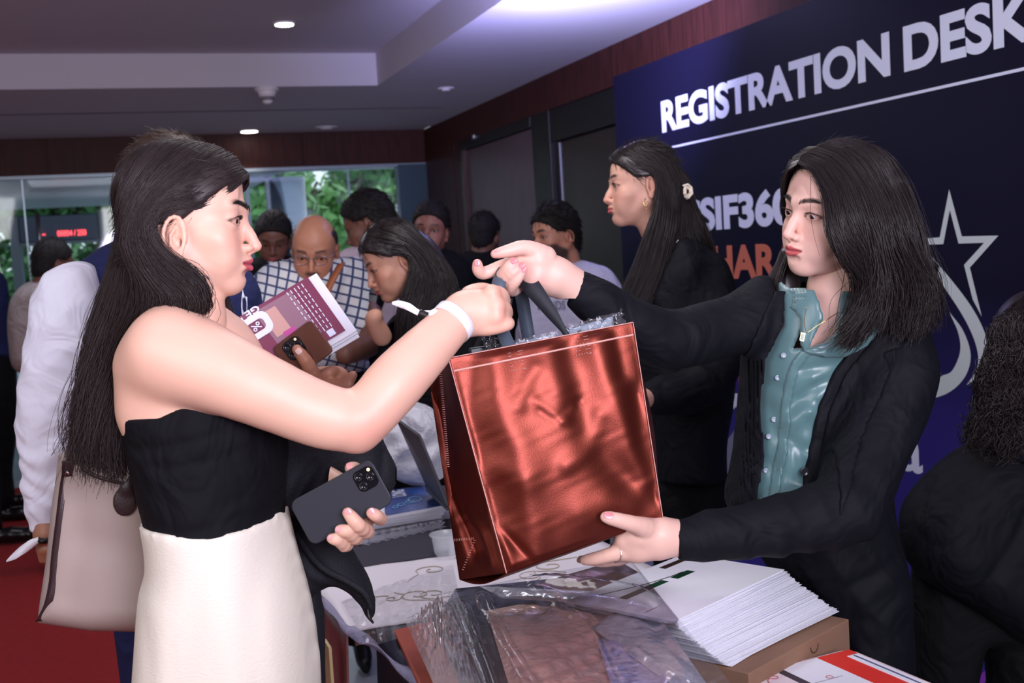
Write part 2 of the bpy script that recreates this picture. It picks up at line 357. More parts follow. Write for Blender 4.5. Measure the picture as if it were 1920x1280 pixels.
# ------------------------------------------------------------------ head
def hframe(f, u=(0, 1, 0)):
    f = np.asarray(f, float); f /= np.linalg.norm(f); r = np.cross(f, u); r /= np.linalg.norm(r); u = np.cross(r, f)
    return np.stack([r, f, u])           # rows: local x (own right), y (forward), z (up)
SK = lin(222, 174, 152)
def head_arr(res=.0022, fem=True, skin=SK, lip=(.55, .12, .13), beard=None, ears=(1, -1), s=1.0, neck=None, mouth=.0, brow=None, blush=.5,
             lids=.0, moustache=False, nose=1.0, jaw=1.0, earpos=(0, 0)):
    v = Vol((-.092, -.125, -.175), (.092, .128, .125), res)
    v.ell((0, -.007, .024), (.0715, .086, .086), k=0)
    v.ell((0, .028, -.030), (.0535 * jaw, .060, .082), k=.03)
    v.ell((0, .040, .036), (.056, .047, .050), k=.03)
    for q in (1, -1):
        v.cone((q * .0475 * jaw, .000, -.052), (q * .012, .068, -.093), .014, .013, k=.026)
        v.ell((q * .040, .056, -.030), (.022, .022, .020), k=.022)
        v.ell((q * .031, .066, -.055), (.019, .018, .024), k=.022)
    v.ell((0, .077, -.091), (.0165, .0145, .0135), k=.016)
    v.ell((0, .072, -.063), (.0275, .0245, .025), k=.018)
    for q in (1, -1):
        v.cone((q * .010, .0855, .016), (q * .038, .0735, .020), .0085, .007, k=.014)
        v.ell((q * .0325, .101, -.003), (.0200, .0170, .0135), k=.014, op='s')
        v.sph((q * .0315, .0715, -.002), .0148, k=.007)
    if not fem: v.cone((-.034, .077, .020), (.034, .077, .020), .008, .008, k=.012)
    # nose
    nl = nose
    v.cone((0, .083, .008), (0, .100 + .004 * (nl - 1), -.022), .0065, .0072, k=.012)
    v.cone((0, .096, -.016), (0, .1068 + .012 * (nl - 1), -.0360), .0070, .0086, k=.006)
    for q in (1, -1):
        v.ell((q * .0112, .0960, -.0405), (.0070, .0095, .0068), k=.005)
        v.ell((q * .0062, .1015, -.0475), (.0030, .0048, .0032), k=.002, op='s')
    v.cone((0, .104, -.044), (0, .094, -.048), .0034, .0040, k=.004)
    v.cone((0, .0962, -.049), (0, .0965, -.053), .0020, .0020, k=.003, op='s')
    # lips
    g = .0010 + mouth * .0022
    def arc(z0, y0, r): return [(x, y0 - .42 * abs(x) - 9.5 * x * x, z0 - .07 * abs(x) - (.0006 if abs(x) < .003 else 0)) for x in np.linspace(-.0215, .0215, 9)]
    U = arc(-.0588, .0975, 0); Lw = arc(-.0678 - mouth * .002, .0955, 0)
    v.chain(U, [.0024, .0036, .0047, .0054, .0051, .0054, .0047, .0036, .0024], k=.007)
    v.chain([(x, y, z + .0016 * (abs(x) / .02)) for x, y, z in Lw], [.0024, .0040, .0054, .0064, .0067, .0064, .0054, .0040, .0024], k=.008)
    v.chain([(x, .1048 - 9.5 * x * x - .35 * abs(x), -.0633 - mouth * .001 + .0002) for x in np.linspace(-.022, .022, 9)], [.0008] + [.0016 + mouth * .0016] * 7 + [.0008], k=.002, op='s')
    v.cone((-.011, .0965, -.0778), (.011, .0965, -.0778), .0045, .0045, k=.008, op='s')
    # eye openings
    oh = .0060 - lids
    for q in (1, -1):
        v.ell((q * .0318, .0885, -.0025 - lids * .5), (.0138, .0080, oh), k=.002, op='s')
    # ears
    for q0 in ears:
        q = q0 * .955
        ey, ez = -.012 + earpos[0], -.020 + earpos[1]
        v.ell((q * .074, ey, ez), (.0055, .0175, .0300), k=.006, M=_rz(q0 * .42))
        v.ell((q * .0815, ey + .001, ez + .004), (.0060, .0115, .0215), k=.002, op='s', M=_rz(q0 * .42))
        a = np.linspace(-.15 * pi, 1.25 * pi, 12)
        v.chain([(q * (.0765 + .0045 * (1 - cos(t_ - .2)) * .5), ey + .0155 * cos(t_ + .1) - .001, ez + .004 + .0270 * sin(t_ + .1)) for t_ in a], [.0024] + [.0030] * 10 + [.0026], k=.002)
        v.chain([(q * .0765, ey + .004, ez - .017), (q * .0770, ey - .006, ez - .010), (q * .0775, ey - .0065, ez + .004), (q * .0770, ey - .001, ez + .014)], .0025, k=.002)
        v.ell((q * .0755, ey + .0035, ez - .026), (.0042, .0085, .0095), k=.004)
        v.ell((q * .0745, ey + .0135, ez - .003), (.0040, .0035, .0060), k=.003)
        v.ell((q * .0775, ey + .0040, ez - .006), (.0060, .0065, .0080), k=.002, op='s')
    if neck is None: neck = [((0, -.022, -.060), .050), ((0, -.030, -.135), .050), ((0, -.036, -.165), .054)]
    else: neck = neck
    v.chain([n_[0] for n_ in neck], [n_[1] for n_ in neck], k=.020)
    V, Q = v.nets(2); global HEADV; HEADV = V[V[:, 1] > .03]
    # colours by face region
    C = np.tile(np.array(skin), (len(V), 1)); x, y, z = V.T
    nz = np.sin(x * 160 + 3 * np.sin(z * 90)) * np.sin(z * 140 + 2 * np.sin(y * 120)); C *= (1 + .03 * nz)[:, None]
    def mix(mask, c, a): nonlocal C; mm = (np.clip(mask, 0, 1) * a)[:, None]; C = C * (1 - mm) + np.array(c) * mm
    ax_ = np.abs(x); red = np.array(skin) * np.array([1.0, .72, .72])
    mix(np.exp(-(((ax_ - .042) / .018) ** 2 + ((z + .034) / .016) ** 2)) * (y > .02), red, blush)
    mix(np.exp(-((x / .013) ** 2 + ((z + .038) / .010) ** 2)) * (y > .08), red, blush)
    mix(np.exp(-(((ax_ - .075) / .006) ** 2)) * (y < .01) * (z > -.06) * (z < .02), red, .35)
    # eye surround a little darker
    mix(np.exp(-(((ax_ - .032) / .017) ** 2 + ((z + .001) / .011) ** 2)) * (y > .05), np.array(skin) * np.array([.62, .50, .50]), .55)
    zc = -.0633 - mouth * .001; up = -.0553 - .0011 * np.exp(-(ax_ / .0028) ** 2) - np.clip(ax_ - .005, 0, 1) * .38; lo_ = -.0748 - mouth * .0015 + 20 * x * x
    inl = np.clip((up - z) / .0014 + .5, 0, 1) * np.clip((z - lo_) / .0014 + .5, 0, 1) * np.clip((.0235 - ax_) / .002, 0, 1) * (y > .072)
    mix(inl, lip, .95)
    mix(np.exp(-((z - zc) / .0016) ** 2) * (ax_ < .023) * (y > .074), np.array(lip) * .25, .8)  # lip colour darkened along the mouth slit
    # lashes line at the upper lid, brows
    e = ((ax_ - .0318) / .0158) ** 2 + ((z + .0025 + lids * .5) / (oh + .0018)) ** 2
    mix(np.exp(-((e - .95) / .30) ** 2) * (z > -.003 - lids) * (y > .055), (.02, .012, .01), .92)
    mix(np.exp(-((e - .95) / .2) ** 2) * (z <= -.003 - lids) * (y > .055), (.05, .03, .03), .5)
    if beard is not None:
        b_ = np.clip((.012 - (z + .050 - .55 * np.clip(y - .03, -.1, .02))) / .012, 0, 1) * (y > -.02) * (z > -.118) * np.clip((y + .02) / .02, 0, 1)
        b_ *= 1 - np.exp(-((ax_ / .040) ** 2 + ((z + .030) / .022) ** 2)) * (y > .03)
        mo = np.exp(-((ax_ / .026) ** 4 + ((z + .0525) / .0052) ** 4)) * (y > .07)
        b_ = np.maximum(b_ * (not moustache), mo); b_ *= 1 - inl; mix(b_, beard, .93)
    bz = .0195 + (.0032 if fem else .002); 
    bc = brow if brow is not None else (.018, .012, .012)
    bzc = bz + .0045 * np.sin(np.clip((ax_ - .012) / .036, 0, 1) * pi * .8) - .002
    mix(np.exp(-((z - bzc) / (.0042 if fem else .0048)) ** 4) * np.clip((ax_ - .011) / .005, 0, 1) * np.clip((.052 - ax_) / .010, 0, 1) * (y > .04), bc, .88)
    return V, Q, C
def eyes_arr(look=(0, 1, 0), iris=(.022, .012, .009)):
    out = []
    for q in (1, -1):
        c = np.array([q * .0315, .0720, -.002]); r = .01245; nu, nv = 28, 32
        l = np.asarray(look, float); l = l / np.linalg.norm(l); X, Y, Z = frame(l)
        th = np.concatenate([np.linspace(0, .62, 16), np.linspace(.68, pi, nu - 16)]); ph = np.linspace(0, 2 * pi, nv, endpoint=False)
        T, Pp = np.meshgrid(th, ph, indexing='ij'); rr = r * (1 + .05 * np.exp(-(T / .36) ** 2))
        V = c + (rr * np.sin(T) * np.cos(Pp))[..., None] * X + (rr * np.sin(T) * np.sin(Pp))[..., None] * Y + (rr * np.cos(T))[..., None] * Z
        i, j = np.meshgrid(np.arange(nu - 1), np.arange(nv), indexing='ij'); j1 = (j + 1) % nv
        F = np.stack([i * nv + j, (i + 1) * nv + j, (i + 1) * nv + j1, i * nv + j1], -1).reshape(-1, 4)
        t = T.ravel(); C = np.where((t < .19)[:, None], (.003, .003, .003), np.where((t < .50)[:, None], iris, np.where((t < .56)[:, None], (.03, .02, .02), (.62, .56, .56))))
        out.append((V.reshape(-1, 3), F, C))
    return out
def to_cam(V, org, M, s=1.0): return np.asarray(org) + (V * s) @ M
def brow_specs(side, org, M, s, n=170):
    pass
# ================================================================== the room
H = 2.53; XW = 2.6; YF = 9.45; XL = -4.2; YB = -3.4
WHT = mat('ceiling_paint', lin(196, 192, 204), .85, bump=.05, bscale=60)
WOOD = mat('dark_walnut_veneer', lin(66, 31, 27), .5, spec=.25, var=.35, vscale=7, stretch=(6, 6, .6), bump=.04, bscale=40)
WOOD2 = mat('grey_walnut_door', lin(92, 74, 80), .4, var=.25, vscale=9, stretch=(9, 9, .5))
WOODD = mat('dark_door_veneer', lin(34, 22, 21), .35, var=.3, vscale=8, stretch=(8, 8, .5))
BLK = mat('black_trim', lin(18, 15, 16), .45)
STEEL = mat('brushed_steel', lin(150, 152, 160), .3, metal=.9)
def struct(o): o['kind'] = 'structure'; return o
# ceiling with a raised tray: ring slab + tray top + tray sides
TX0, TX1, TY0, TY1, TZ = -3.2, 1.66, -2.2, 6.98, 2.72
cl = boxes('ceiling', [((XL, TY1, H), (XW, YF, H + .05)), ((TX1, YB, H), (XW + .1, TY1, H + .05)), ((XL, YB, H), (TX0, TY1, H + .05)), ((TX0, YB, H), (TX1, TY0, H + .05)),
                       ((TX0 - .05, TY0 - .05, TZ), (TX1 + .05, TY1 + .05, TZ + .05)),
                       ((TX0, TY1 - .004, H - .001), (TX1, TY1 + .03, TZ)), ((TX1 - .004, TY0, H - .001), (TX1 + .03, TY1 + .03, TZ)), ((TX0 - .03, TY0, H), (TX0, TY1, TZ)), ((TX0, TY0 - .03, H), (TX1, TY0, TZ))], WHT)
struct(cl)
box('ceiling_groove', (XL, 8.02, H - .003), (2.35, 8.045, H + .001), mat('groove_grey', lin(90, 88, 104), .8), cl)
struct(box('wall_back', (XL, YB - .1, 0), (XW, YB, H + .2), mat('beige_wall', lin(120, 104, 96), .8)))
struct(box('wall_left', (XL - .1, YB, 0), (XL, YF, H + .2), mat('beige_wall', lin(120, 104, 96), .8)))
# floor
ST = mat('pale_stone_floor', lin(168, 174, 186), .22, var=.12, vscale=3)
struct(box('floor', (XL, YB, -.08), (XW + .1, YF, 0), ST))
cp = box('red_carpet', (-3.4, -2.5, 0), (.36, 9.12, .003), mat('red_carpet_pile', lin(150, 22, 26), .95, bump=.5, bscale=500, var=.12, vscale=30))
uniq(cp, 'deep red carpet runner covering the floor at the left', 'carpet')
# right wall: skin behind, panelling in front
wr = struct(box('wall_right', (XW + .06, YB, 0), (XW + .14, YF, H + .1), WOODD))
def wp(name, y0, y1, z0, z1, x0, m, bev=.003): return box(name, (x0, y0, z0), (XW + .06, y1, z1), m, wr, bev)
wp('header_panel', 5.58, 9.45, 2.32, H, XW, WOOD)
wp('header_panel', 3.30, 5.58, 2.32, H, XW, WOOD)
wp('header_panel', 0.60, 3.30, 2.32, H, XW, WOOD)
wp('header_panel', -3.3, 0.60, 2.32, H, XW, WOOD)
for y0, y1 in [(8.62, 9.45), (8.42, 8.60)]: wp('wall_panel', y0, y1, 0, 2.32, XW, WOOD)
wp('wall_panel', 6.62, 6.92, 0, 2.32, XW, BLK)
for y0, y1 in [(-3.3, -.5), (-.5, 2.2), (2.2, 4.6)]: wp('wall_panel', y0, y1, 0, 2.32, XW, WOOD)
wp('lintel_trim', 6.92, 8.42, 2.255, 2.32, XW - .01, BLK)
wp('lintel_trim', 4.6, 6.62, 2.13, 2.32, XW + .01, BLK)
d1 = struct(box('door_1', (XW + .02, 6.95, 0), (XW + .06, 8.36, 2.25), WOOD2, None, .003))
box('door_frame', (XW - .012, 8.36, 0), (XW + .06, 8.42, 2.255), mat('brown_frame', lin(70, 46, 40), .4), d1)
d2 = struct(box('door_2', (XW + .035, 5.62, 0), (XW + .06, 6.60, 2.12), WOODD, None, .003))
box('door_strip', (XW + .030, 6.545, 0), (XW + .036, 6.555, 2.12), STEEL, d2)
d3 = struct(box('door_3', (XW + .035, 4.62, 0), (XW + .06, 5.60, 2.12), WOODD, None, .003))
box('door_strip', (XW + .030, 5.585, 0), (XW + .036, 5.597, 2.12), STEEL, d3)
box('door_closer', (XW - .03, 8.02, 2.30), (XW, 8.07, 2.335), STEEL, wr, .008)
# far wall: timber fascia above a glass front
wf = struct(box('wall_far', (XL, YF, 2.255), (XW, YF + .12, H + .1), WOOD))
for i, x in enumerate((-2.2, -.3, 1.6)): box('fascia_panel', (x, YF - .012, 2.26), (x + 1.885, YF, H), WOOD, wf, .003)
box('fascia_trim', (XL, YF - .016, 2.235), (XW, YF + .10, 2.26), mat('fascia_edge', lin(150, 165, 175), .35, metal=.3), wf)
pil = box('trim_1', (2.36, YF - .02, 0), (2.62, YF + .10, 2.25), mat('teal_steel_pilaster', lin(62, 84, 98), .35, metal=.4)); struct(pil)
struct(box('wall_far_return', (2.62, YF - .02, 0), (2.70, YF + .1, 2.25), mat('grey_jamb', lin(92, 100, 104), .5))); bpy.data.objects['wall_far_return'].name = 'trim_2'
GL = bpy.data.materials.new('clear_glass'); GL.use_nodes = True; gn = GL.node_tree.nodes; gn.clear()
go = gn.new('ShaderNodeOutputMaterial'); gm = gn.new('ShaderNodeMixShader'); gt = gn.new('ShaderNodeBsdfTransparent'); gg = gn.new('ShaderNodeBsdfGlossy'); fr = gn.new('ShaderNodeFresnel')
fr.inputs[0].default_value = 1.5; gg.inputs['Roughness'].default_value = .03; gt.inputs[0].default_value = (.90, .95, .95, 1)
gl = GL.node_tree.links; gl.new(fr.outputs[0], gm.inputs[0]); gl.new(gt.outputs[0], gm.inputs[1]); gl.new(gg.outputs[0], gm.inputs[2]); gl.new(gm.outputs[0], go.inputs[0])
for k, (x0, x1) in enumerate([(-2.4, -.50), (-.49, .72), (.73, 1.95), (1.96, 2.36)]):
    w = struct(box('window_%d' % (k + 1), (x0, YF + .03, 0), (x1, YF + .042, 2.235), GL))
    if k: box('window_joint', (x0 - .011, YF + .02, 0), (x0 - .001, YF + .05, 2.235), mat('joint', lin(170, 190, 200), .3, metal=.5), w)
hd = tube('door_handle', [(-.405, 9.38, .60), (-.405, 9.38, 1.98)], .017, STEEL, bpy.data.objects['window_2'], cam=False, seg=12)
boxes('handle_mount', [((-.415, 9.38, .8), (-.395, 9.49, .82)), ((-.415, 9.38, 1.75), (-.395, 9.49, 1.77))], STEEL, bpy.data.objects['window_2'])
# downlights, detectors, sprinkler plate on the ceiling
EM = mat('lit_downlight', (1, 1, 1), .5, emit=((1, .93, .85), 14))
RING = mat('white_plastic', lin(225, 222, 228), .4)
def disc_arr(c, r, h, seg=32, r2=None):
    r2 = r if r2 is None else r2
    V = [(c[0] + r * cos(2 * pi * i / seg), c[1] + r * sin(2 * pi * i / seg), c[2]) for i in range(seg)] + [(c[0] + r2 * cos(2 * pi * i / seg), c[1] + r2 * sin(2 * pi * i / seg), c[2] - h) for i in range(seg)]
    F = [tuple(range(seg)), tuple(range(seg, 2 * seg))[::-1]] + [(i, seg + i, seg + (i + 1) % seg, (i + 1) % seg) for i in range(seg)]; return V, F
def downlight(c, r, lab, pw=10):
    t = thing('ceiling_downlight', c, lab, 'ceiling light', cam=False)
    a = disc_arr(c, r * 1.28, .008); mk('trim_ring', *a, RING, t, cam=False)
    mk('lit_lens', *disc_arr((c[0], c[1], c[2] - .008), r, .004), EM, t, cam=False)
    l = bpy.data.lights.new('downlight_lamp', 'SPOT'); l.energy = pw; l.color = (1, .88, .76); l.spot_size = radians(95); l.spot_blend = .6; l.shadow_soft_size = .05
    o = bpy.data.objects.new('downlight_lamp', l); COL.objects.link(o); o.location = (c[0], c[1], c[2] - .03)
p = on(2, 533, 43, TZ); downlight((p[0], p[1], TZ), .046, 'round lit downlight in the raised tray of the ceiling', 14)
downlight((1.16, 9.22, H), .062, 'round lit downlight close to the wooden fascia above the glass', 26)
p = on(2, 500, 165, H); t = thing('smoke_detector', (p[0], p[1], H), 'white smoke detector hanging from the ceiling between tray and fascia', 'smoke detector', cam=False)
for nm, r, h, z, r2, mm in [('base', .072, .018, 0, .070, RING), ('body', .058, .035, .018, .046, RING), ('vents', .042, .02, .053, .038, mat('vent_grey', lin(120, 118, 130), .6)), ('cap', .034, .018, .073, .022, RING)]:
    mk(nm, *disc_arr((p[0], p[1], H - z), r, h, 24, r2), mm, t, cam=False)
for (x, y, r, lab) in [(612, 238, .09, 'flat round ceiling plate near the far fascia'), (836, 165, .055, 'small unlit round ceiling fitting near the side wall')]:
    p = on(2, x, y, H); t = thing('ceiling_plate', (p[0], p[1], H), lab, 'ceiling fitting', cam=False)
    mk('rim', *disc_arr((p[0], p[1], H), r, .008, 28, r * .94), RING, t, cam=False); mk('centre', *disc_arr((p[0], p[1], H - .008), r * .55, .010, 24, r * .45), RING, t, cam=False)
# ------------------------------------------------------------------ outside
struct(box('ground', (-14, YF, -.1), (16, 34, -.005), mat('pale_paving', lin(165, 172, 182), .5, var=.2, vscale=2)))
can = boxes('entrance_canopy', [((-8, 9.6, 2.30), (1.55, 14.6, 2.55)), ((1.55, 9.6, 2.30), (9, 10.5, 2.55))], mat('canopy_soffit', lin(176, 186, 200), .35))
uniq(can, 'pale flat entrance canopy outside above the glass front', 'canopy')
colm = thing('canopy_column', (1.72, 11.2, 0), 'steel clad column outside behind the bald man', 'column', cam=False)
mk('shaft', *disc_arr((1.72, 11.2, 2.3), .17, 2.3, 32), mat('column_steel', lin(120, 128, 150), .18, metal=.9), colm, cam=False)
mk('base_ring', *disc_arr((1.72, 11.2, .1), .22, .1, 32), STEEL, colm, cam=False)
gp = thing('glass_screen', (1.38, 10.6, 0), 'upright steel framed glass screen outside left of the column', 'screen', cam=False)
for x0 in (1.26, 1.44): box('upright', (x0, 10.6, 0), (x0 + .035, 10.64, 2.28), STEEL, gp)
box('pane', (1.30, 10.61, .1), (1.43, 10.62, 2.2), GL, gp)
# walk-through metal detector with the red display
wt = thing('metal_detector_gate', (-.35, 11.6, 0), 'walk-through metal detector gate outside with a red digit display', 'security gate', cam=False)
GT = mat('gate_laminate', lin(70, 86, 120), .35); GT2 = mat('gate_grey', lin(150, 160, 172), .4)
def gx(px, y): return on(1, px, 430, y)[0]
Yg = 11.6; zt = on(1, 110, 402, Yg)[2]; zb = on(1, 110, 452, Yg)[2]
x0, x1 = gx(30, Yg), gx(190, Yg)
box('side_panel', (x0 - .06, Yg, 0), (x0 + .02, Yg + .45, zt), GT2, wt, .02); box('side_panel', (x1 - .02, Yg, 0), (x1 + .06, Yg + .45, zt + .03), GT2, wt, .02)
hb = box('header', (x0 + .02, Yg + .02, zb), (x1 - .02, Yg + .4, zt), GT, wt, .01)
box('header_strip', (x0 + .02, Yg + .01, zb - .02), (x1 - .02, Yg + .38, zb), GT2, wt)
def text_mesh(name, s, m, place, off=0.0, ext=.0, parent=None, space=1.0, **kw):
    """place(u,v)->world; u,v in 0..1 of the text's own box. Returns a flat lettered mesh"""
    c = bpy.data.curves.new(name, 'FONT'); c.body = s; c.offset = off; c.resolution_u = 5; c.space_character = space
    o = bpy.data.objects.new(name, c); COL.objects.link(o); bpy.context.view_layer.update()
    me = bpy.data.meshes.new_from_object(o); n = len(me.vertices); v = np.empty(n * 3); me.vertices.foreach_get('co', v); v = v.reshape(-1, 3)
    F = [tuple(p.vertices) for p in me.polygons]; bpy.data.objects.remove(o); bpy.data.meshes.remove(me)
    lo = v.min(0); hi = v.max(0); u = (v[:, 0] - lo[0]) / (hi[0] - lo[0]); w = (v[:, 1] - lo[1]) / (hi[1] - lo[1])
    P3 = np.array([place(a, b) for a, b in zip(u, w)])
    return mk(name, P3, F, m, parent, cam=False, smooth=False, **kw)
LED = mat('red_led', (1, .05, .05), .5, emit=((1, .06, .07), 5))
a = on(1, 108, 443, Yg + .015); b = on(1, 161, 430, Yg + .015)
text_mesh('display_digits', '00004 / 250', LED, lambda u, v: (a[0] + (b[0] - a[0]) * u, Yg + .012, a[2] + (b[2] - a[2]) * v), off=.01, parent=wt)
p = on(1, 82, 439, Yg); mk('indicator_light', *disc_arr((p[0], Yg + .01, p[2]), .014, .006, 12), LED, wt, cam=False)
# fence, planter slope, hedge, trees
fn = thing('blue_fence', (2.4, 15.5, 0), 'blue and white bar fence beyond the glass', 'fence', cam=False)
box('rail', (.8, 15.5, 1.45), (4.4, 15.54, 1.52), mat('fence_blue', lin(60, 110, 160), .5), fn); box('rail', (.8, 15.5, .25), (4.4, 15.54, .32), MATS['fence_blue'], fn)
b0 = box('fence_bar', (.82, 15.49, 0), (.85, 15.52, 1.6), mat('fence_pale', lin(170, 190, 205), .5), fn)
for i in range(1, 36):
    b2 = b0.copy(); COL.objects.link(b2); b2.location.x += i * .10
sl = mk('planter_slope', [(-3.4, 11.2, 0), (-.9, 11.2, 0), (-.9, 13.5, 0), (-3.4, 13.5, 0), (-3.4, 11.3, 1.42), (-.92, 11.6, .7), (-.92, 13.4, .7), (-3.4, 13.4, 1.42)],
        [(0, 3, 2, 1), (4, 5, 6, 7), (0, 1, 5, 4), (1, 2, 6, 5), (2, 3, 7, 6), (3, 0, 4, 7)], mat('grey_stone', lin(128, 140, 150), .6), cam=False, smooth=False)
uniq(sl, 'grey sloping planter wall outside at the far left', 'planter')
LEAF = [mat('leaf_%d' % i, c, .5) for i, c in enumerate([lin(70, 120, 70), lin(110, 160, 90), lin(150, 200, 90)])]
BARK = mat('bark', lin(70, 60, 50), .9)
def crown_arr(c, R, n, ls, seed):
    rg = np.random.default_rng(seed); d = rg.normal(0, 1, (n, 3)); d /= np.linalg.norm(d, axis=1)[:, None]
    lob = 1 + .28 * np.sin(d[:, 0] * 5 + seed) * np.sin(d[:, 2] * 6 + 2 * d[:, 1]); r = (rg.random(n) ** .33 * lob)[:, None]
    p = np.array(c) + d * r * np.array(R); a = rg.normal(0, 1, (n, 3)); a /= np.linalg.norm(a, axis=1)[:, None]; b = np.cross(a, d); b /= np.linalg.norm(b, axis=1)[:, None] + 1e-9
    s = ls * (.6 + .8 * rg.random((n, 1))); V = np.stack([p - a * s, p + b * s * .45, p + a * s, p - b * s * .45], 1).reshape(-1, 3)
    return V, np.arange(n * 4).reshape(-1, 4)
def tree(x, y, z, R, n, lab, mi, seed, ls=.11, h0=0.0):
    t = thing('garden_tree', (x, y, 0), lab, 'tree', 'trees beyond the glass', cam=False)
    V, F = join([tube_arr([(x, y, h0), (x + .1, y, z * .5), (x - .05, y, z)], [.12, .06], 8)] + [tube_arr([(x, y, z * .6), (x + dx, y, z + dz)], [.05, .02], 6) for dx, dz in ((-.6, .4), (.7, .5), (.3, .9))])
    mk('trunk', V, F, BARK, t, cam=False)
    mk('foliage', *crown_arr((x, y, z), R, n, ls, seed), LEAF[mi], t, cam=False, smooth=False)
TR = [(-2.3, 16, 2.9, (1.5, 1.2, 1.3), 0, 'broad green tree outside at the left edge of the glass'), (-.6, 17.5, 3.1, (1.6, 1.2, 1.2), 0, 'dark green tree outside above the security gate'),
      (1.0, 19, 2.6, (1.5, 1.2, 1.7), 0, 'green tree outside behind the security gate'), (2.35, 17, 2.15, (.75, .8, 1.1), 1, 'light green tree outside just right of the profile woman'),
      (3.6, 18, 1.9, (.95, .9, .8), 1, 'bright green low tree outside above the bald man'), (4.5, 19.5, 2.9, (.85, .9, .6), 0, 'loose-crowned tree outside behind the pale-shirted man'),
      (5.9, 20, 2.6, (1.0, 1, 1.1), 0, 'dark tree outside beside the teal pilaster'), (4.9, 18.6, 1.5, (1.1, .8, .65), 0, 'low dark shrubby tree outside over the blue fence'), (-3.6, 18.5, 2.4, (1.4, 1.2, 1.9), 0, 'tall green tree outside partly past the left edge')]
for i, (x, y, z, R, mi, lab) in enumerate(TR): tree(x, y, z, R, 5200 if R[0] > 1.2 else 2600, lab, mi, i + 3)
bh = mk('tall_hedge_wall', *crown_arr((1.5, 23.5, 1.0), (11.5, .7, 1.35), 13000, .15, 71), LEAF[0], None, cam=False, smooth=False); uniq(bh, 'long dark green hedge closing the garden behind the trees', 'hedge')
hg = mk('clipped_hedge', *crown_arr((-2.45, 14.2, 1.30), (1.35, .5, .62), 5200, .06, 33), LEAF[2], None, cam=False, smooth=False); uniq(hg, 'bright lime green hedge outside at the far left', 'hedge')
# ================================================================== registration backdrop
XB = 2.45; Y0B, Y1B = 5.34, -.6; ZB = 2.315
BD = bpy.data.materials.new('navy_banner_print'); BD.use_nodes = True; n = BD.node_tree.nodes; L = BD.node_tree.links; b = n['Principled BSDF']; b.inputs['Roughness'].default_value = .42; b.inputs['Specular IOR Level'].default_value = .12
tc = n.new('ShaderNodeTexCoord'); sx = n.new('ShaderNodeSeparateXYZ'); L.new(tc.outputs['Object'], sx.inputs[0])
rp = n.new('ShaderNodeValToRGB'); mr = n.new('ShaderNodeMapRange'); mr.inputs[1].default_value = 0; mr.inputs[2].default_value = 2.3; L.new(sx.outputs[2], mr.inputs[0]); L.new(mr.outputs[0], rp.inputs[0])
e = rp.color_ramp.elements; e[0].position = 0; e[0].color = (*lin(70, 60, 170), 1); e[1].position = .56; e[1].color = (*lin(18, 16, 40), 1)
for ps, c in ((.12, (62, 54, 150)), (.36, (50, 42, 118)), (.45, (34, 30, 82))): q = e.new(ps); q.color = (*lin(*c), 1)
L.new(rp.outputs[0], b.inputs['Base Color'])
bd = thing('registration_backdrop', (XB, 2.4, 0), 'tall dark navy registration desk backdrop banner with white lettering', 'banner', cam=False)
box('printed_panel', (XB, Y1B, 0), (XB + .012, Y0B, ZB), BD, bd)
boxes('stretcher_frame', [((XB + .012, Y0B - .04, 0), (XB + .05, Y0B, ZB)), ((XB + .012, Y1B, 0), (XB + .05, Y1B + .04, ZB)), ((XB + .012, Y1B, ZB - .04), (XB + .05, Y0B, ZB))], BLK, bd)
LW = mat('print_white', lin(226, 232, 255), .45); LO = mat('print_orange', lin(205, 112, 88), .45); LS = mat('print_silver', lin(198, 208, 210), .45); LP = mat('print_pink', lin(232, 72, 150), .5)
XT = XB - .0015
def txt(s, ya, yb, za, zb, m, off=.02, nm='lettering', space=1.0): return text_mesh(nm, s, m, lambda u, v: (XT, ya + (yb - ya) * u, za + (zb - za) * v), off=off, parent=bd, space=space)
txt('REGISTRATION', 4.835, 3.205, 1.985, 2.128, LW, .04)
txt('DESK', 3.137, 2.575, 1.984, 2.128, LW, .04)
box('rule_line', (XT, 1.9, 1.909), (XB, 4.75, 1.918), LW, bd)
txt('CSIF360', 4.70, 3.80, 1.531, 1.676, LW, .045)
txt('BHARAT', 4.56, 3.62, 1.328, 1.466, LO, .04)
txt('in collab with', 4.72, 3.95, .985, 1.035, LW, .02)
txt('india', 3.62, 3.11, .697, .865, LW, .02)
def flat(nm, pts, m, off=0, n=0, closed=True):
    q = np.array([on(0, x, y, XT - off) for x, y in pts]); 
    if n: q = crom(q, n, closed=True)
    V = np.vstack([q, q + np.array([.0014, 0, 0])]); k = len(q); F = [tuple(range(k)), tuple(range(k, 2 * k))[::-1]] + [(i, (i + 1) % k, k + (i + 1) % k, k + i) for i in range(k)]
    return mk(nm, V, F, m, bd, cam=False, smooth=False)
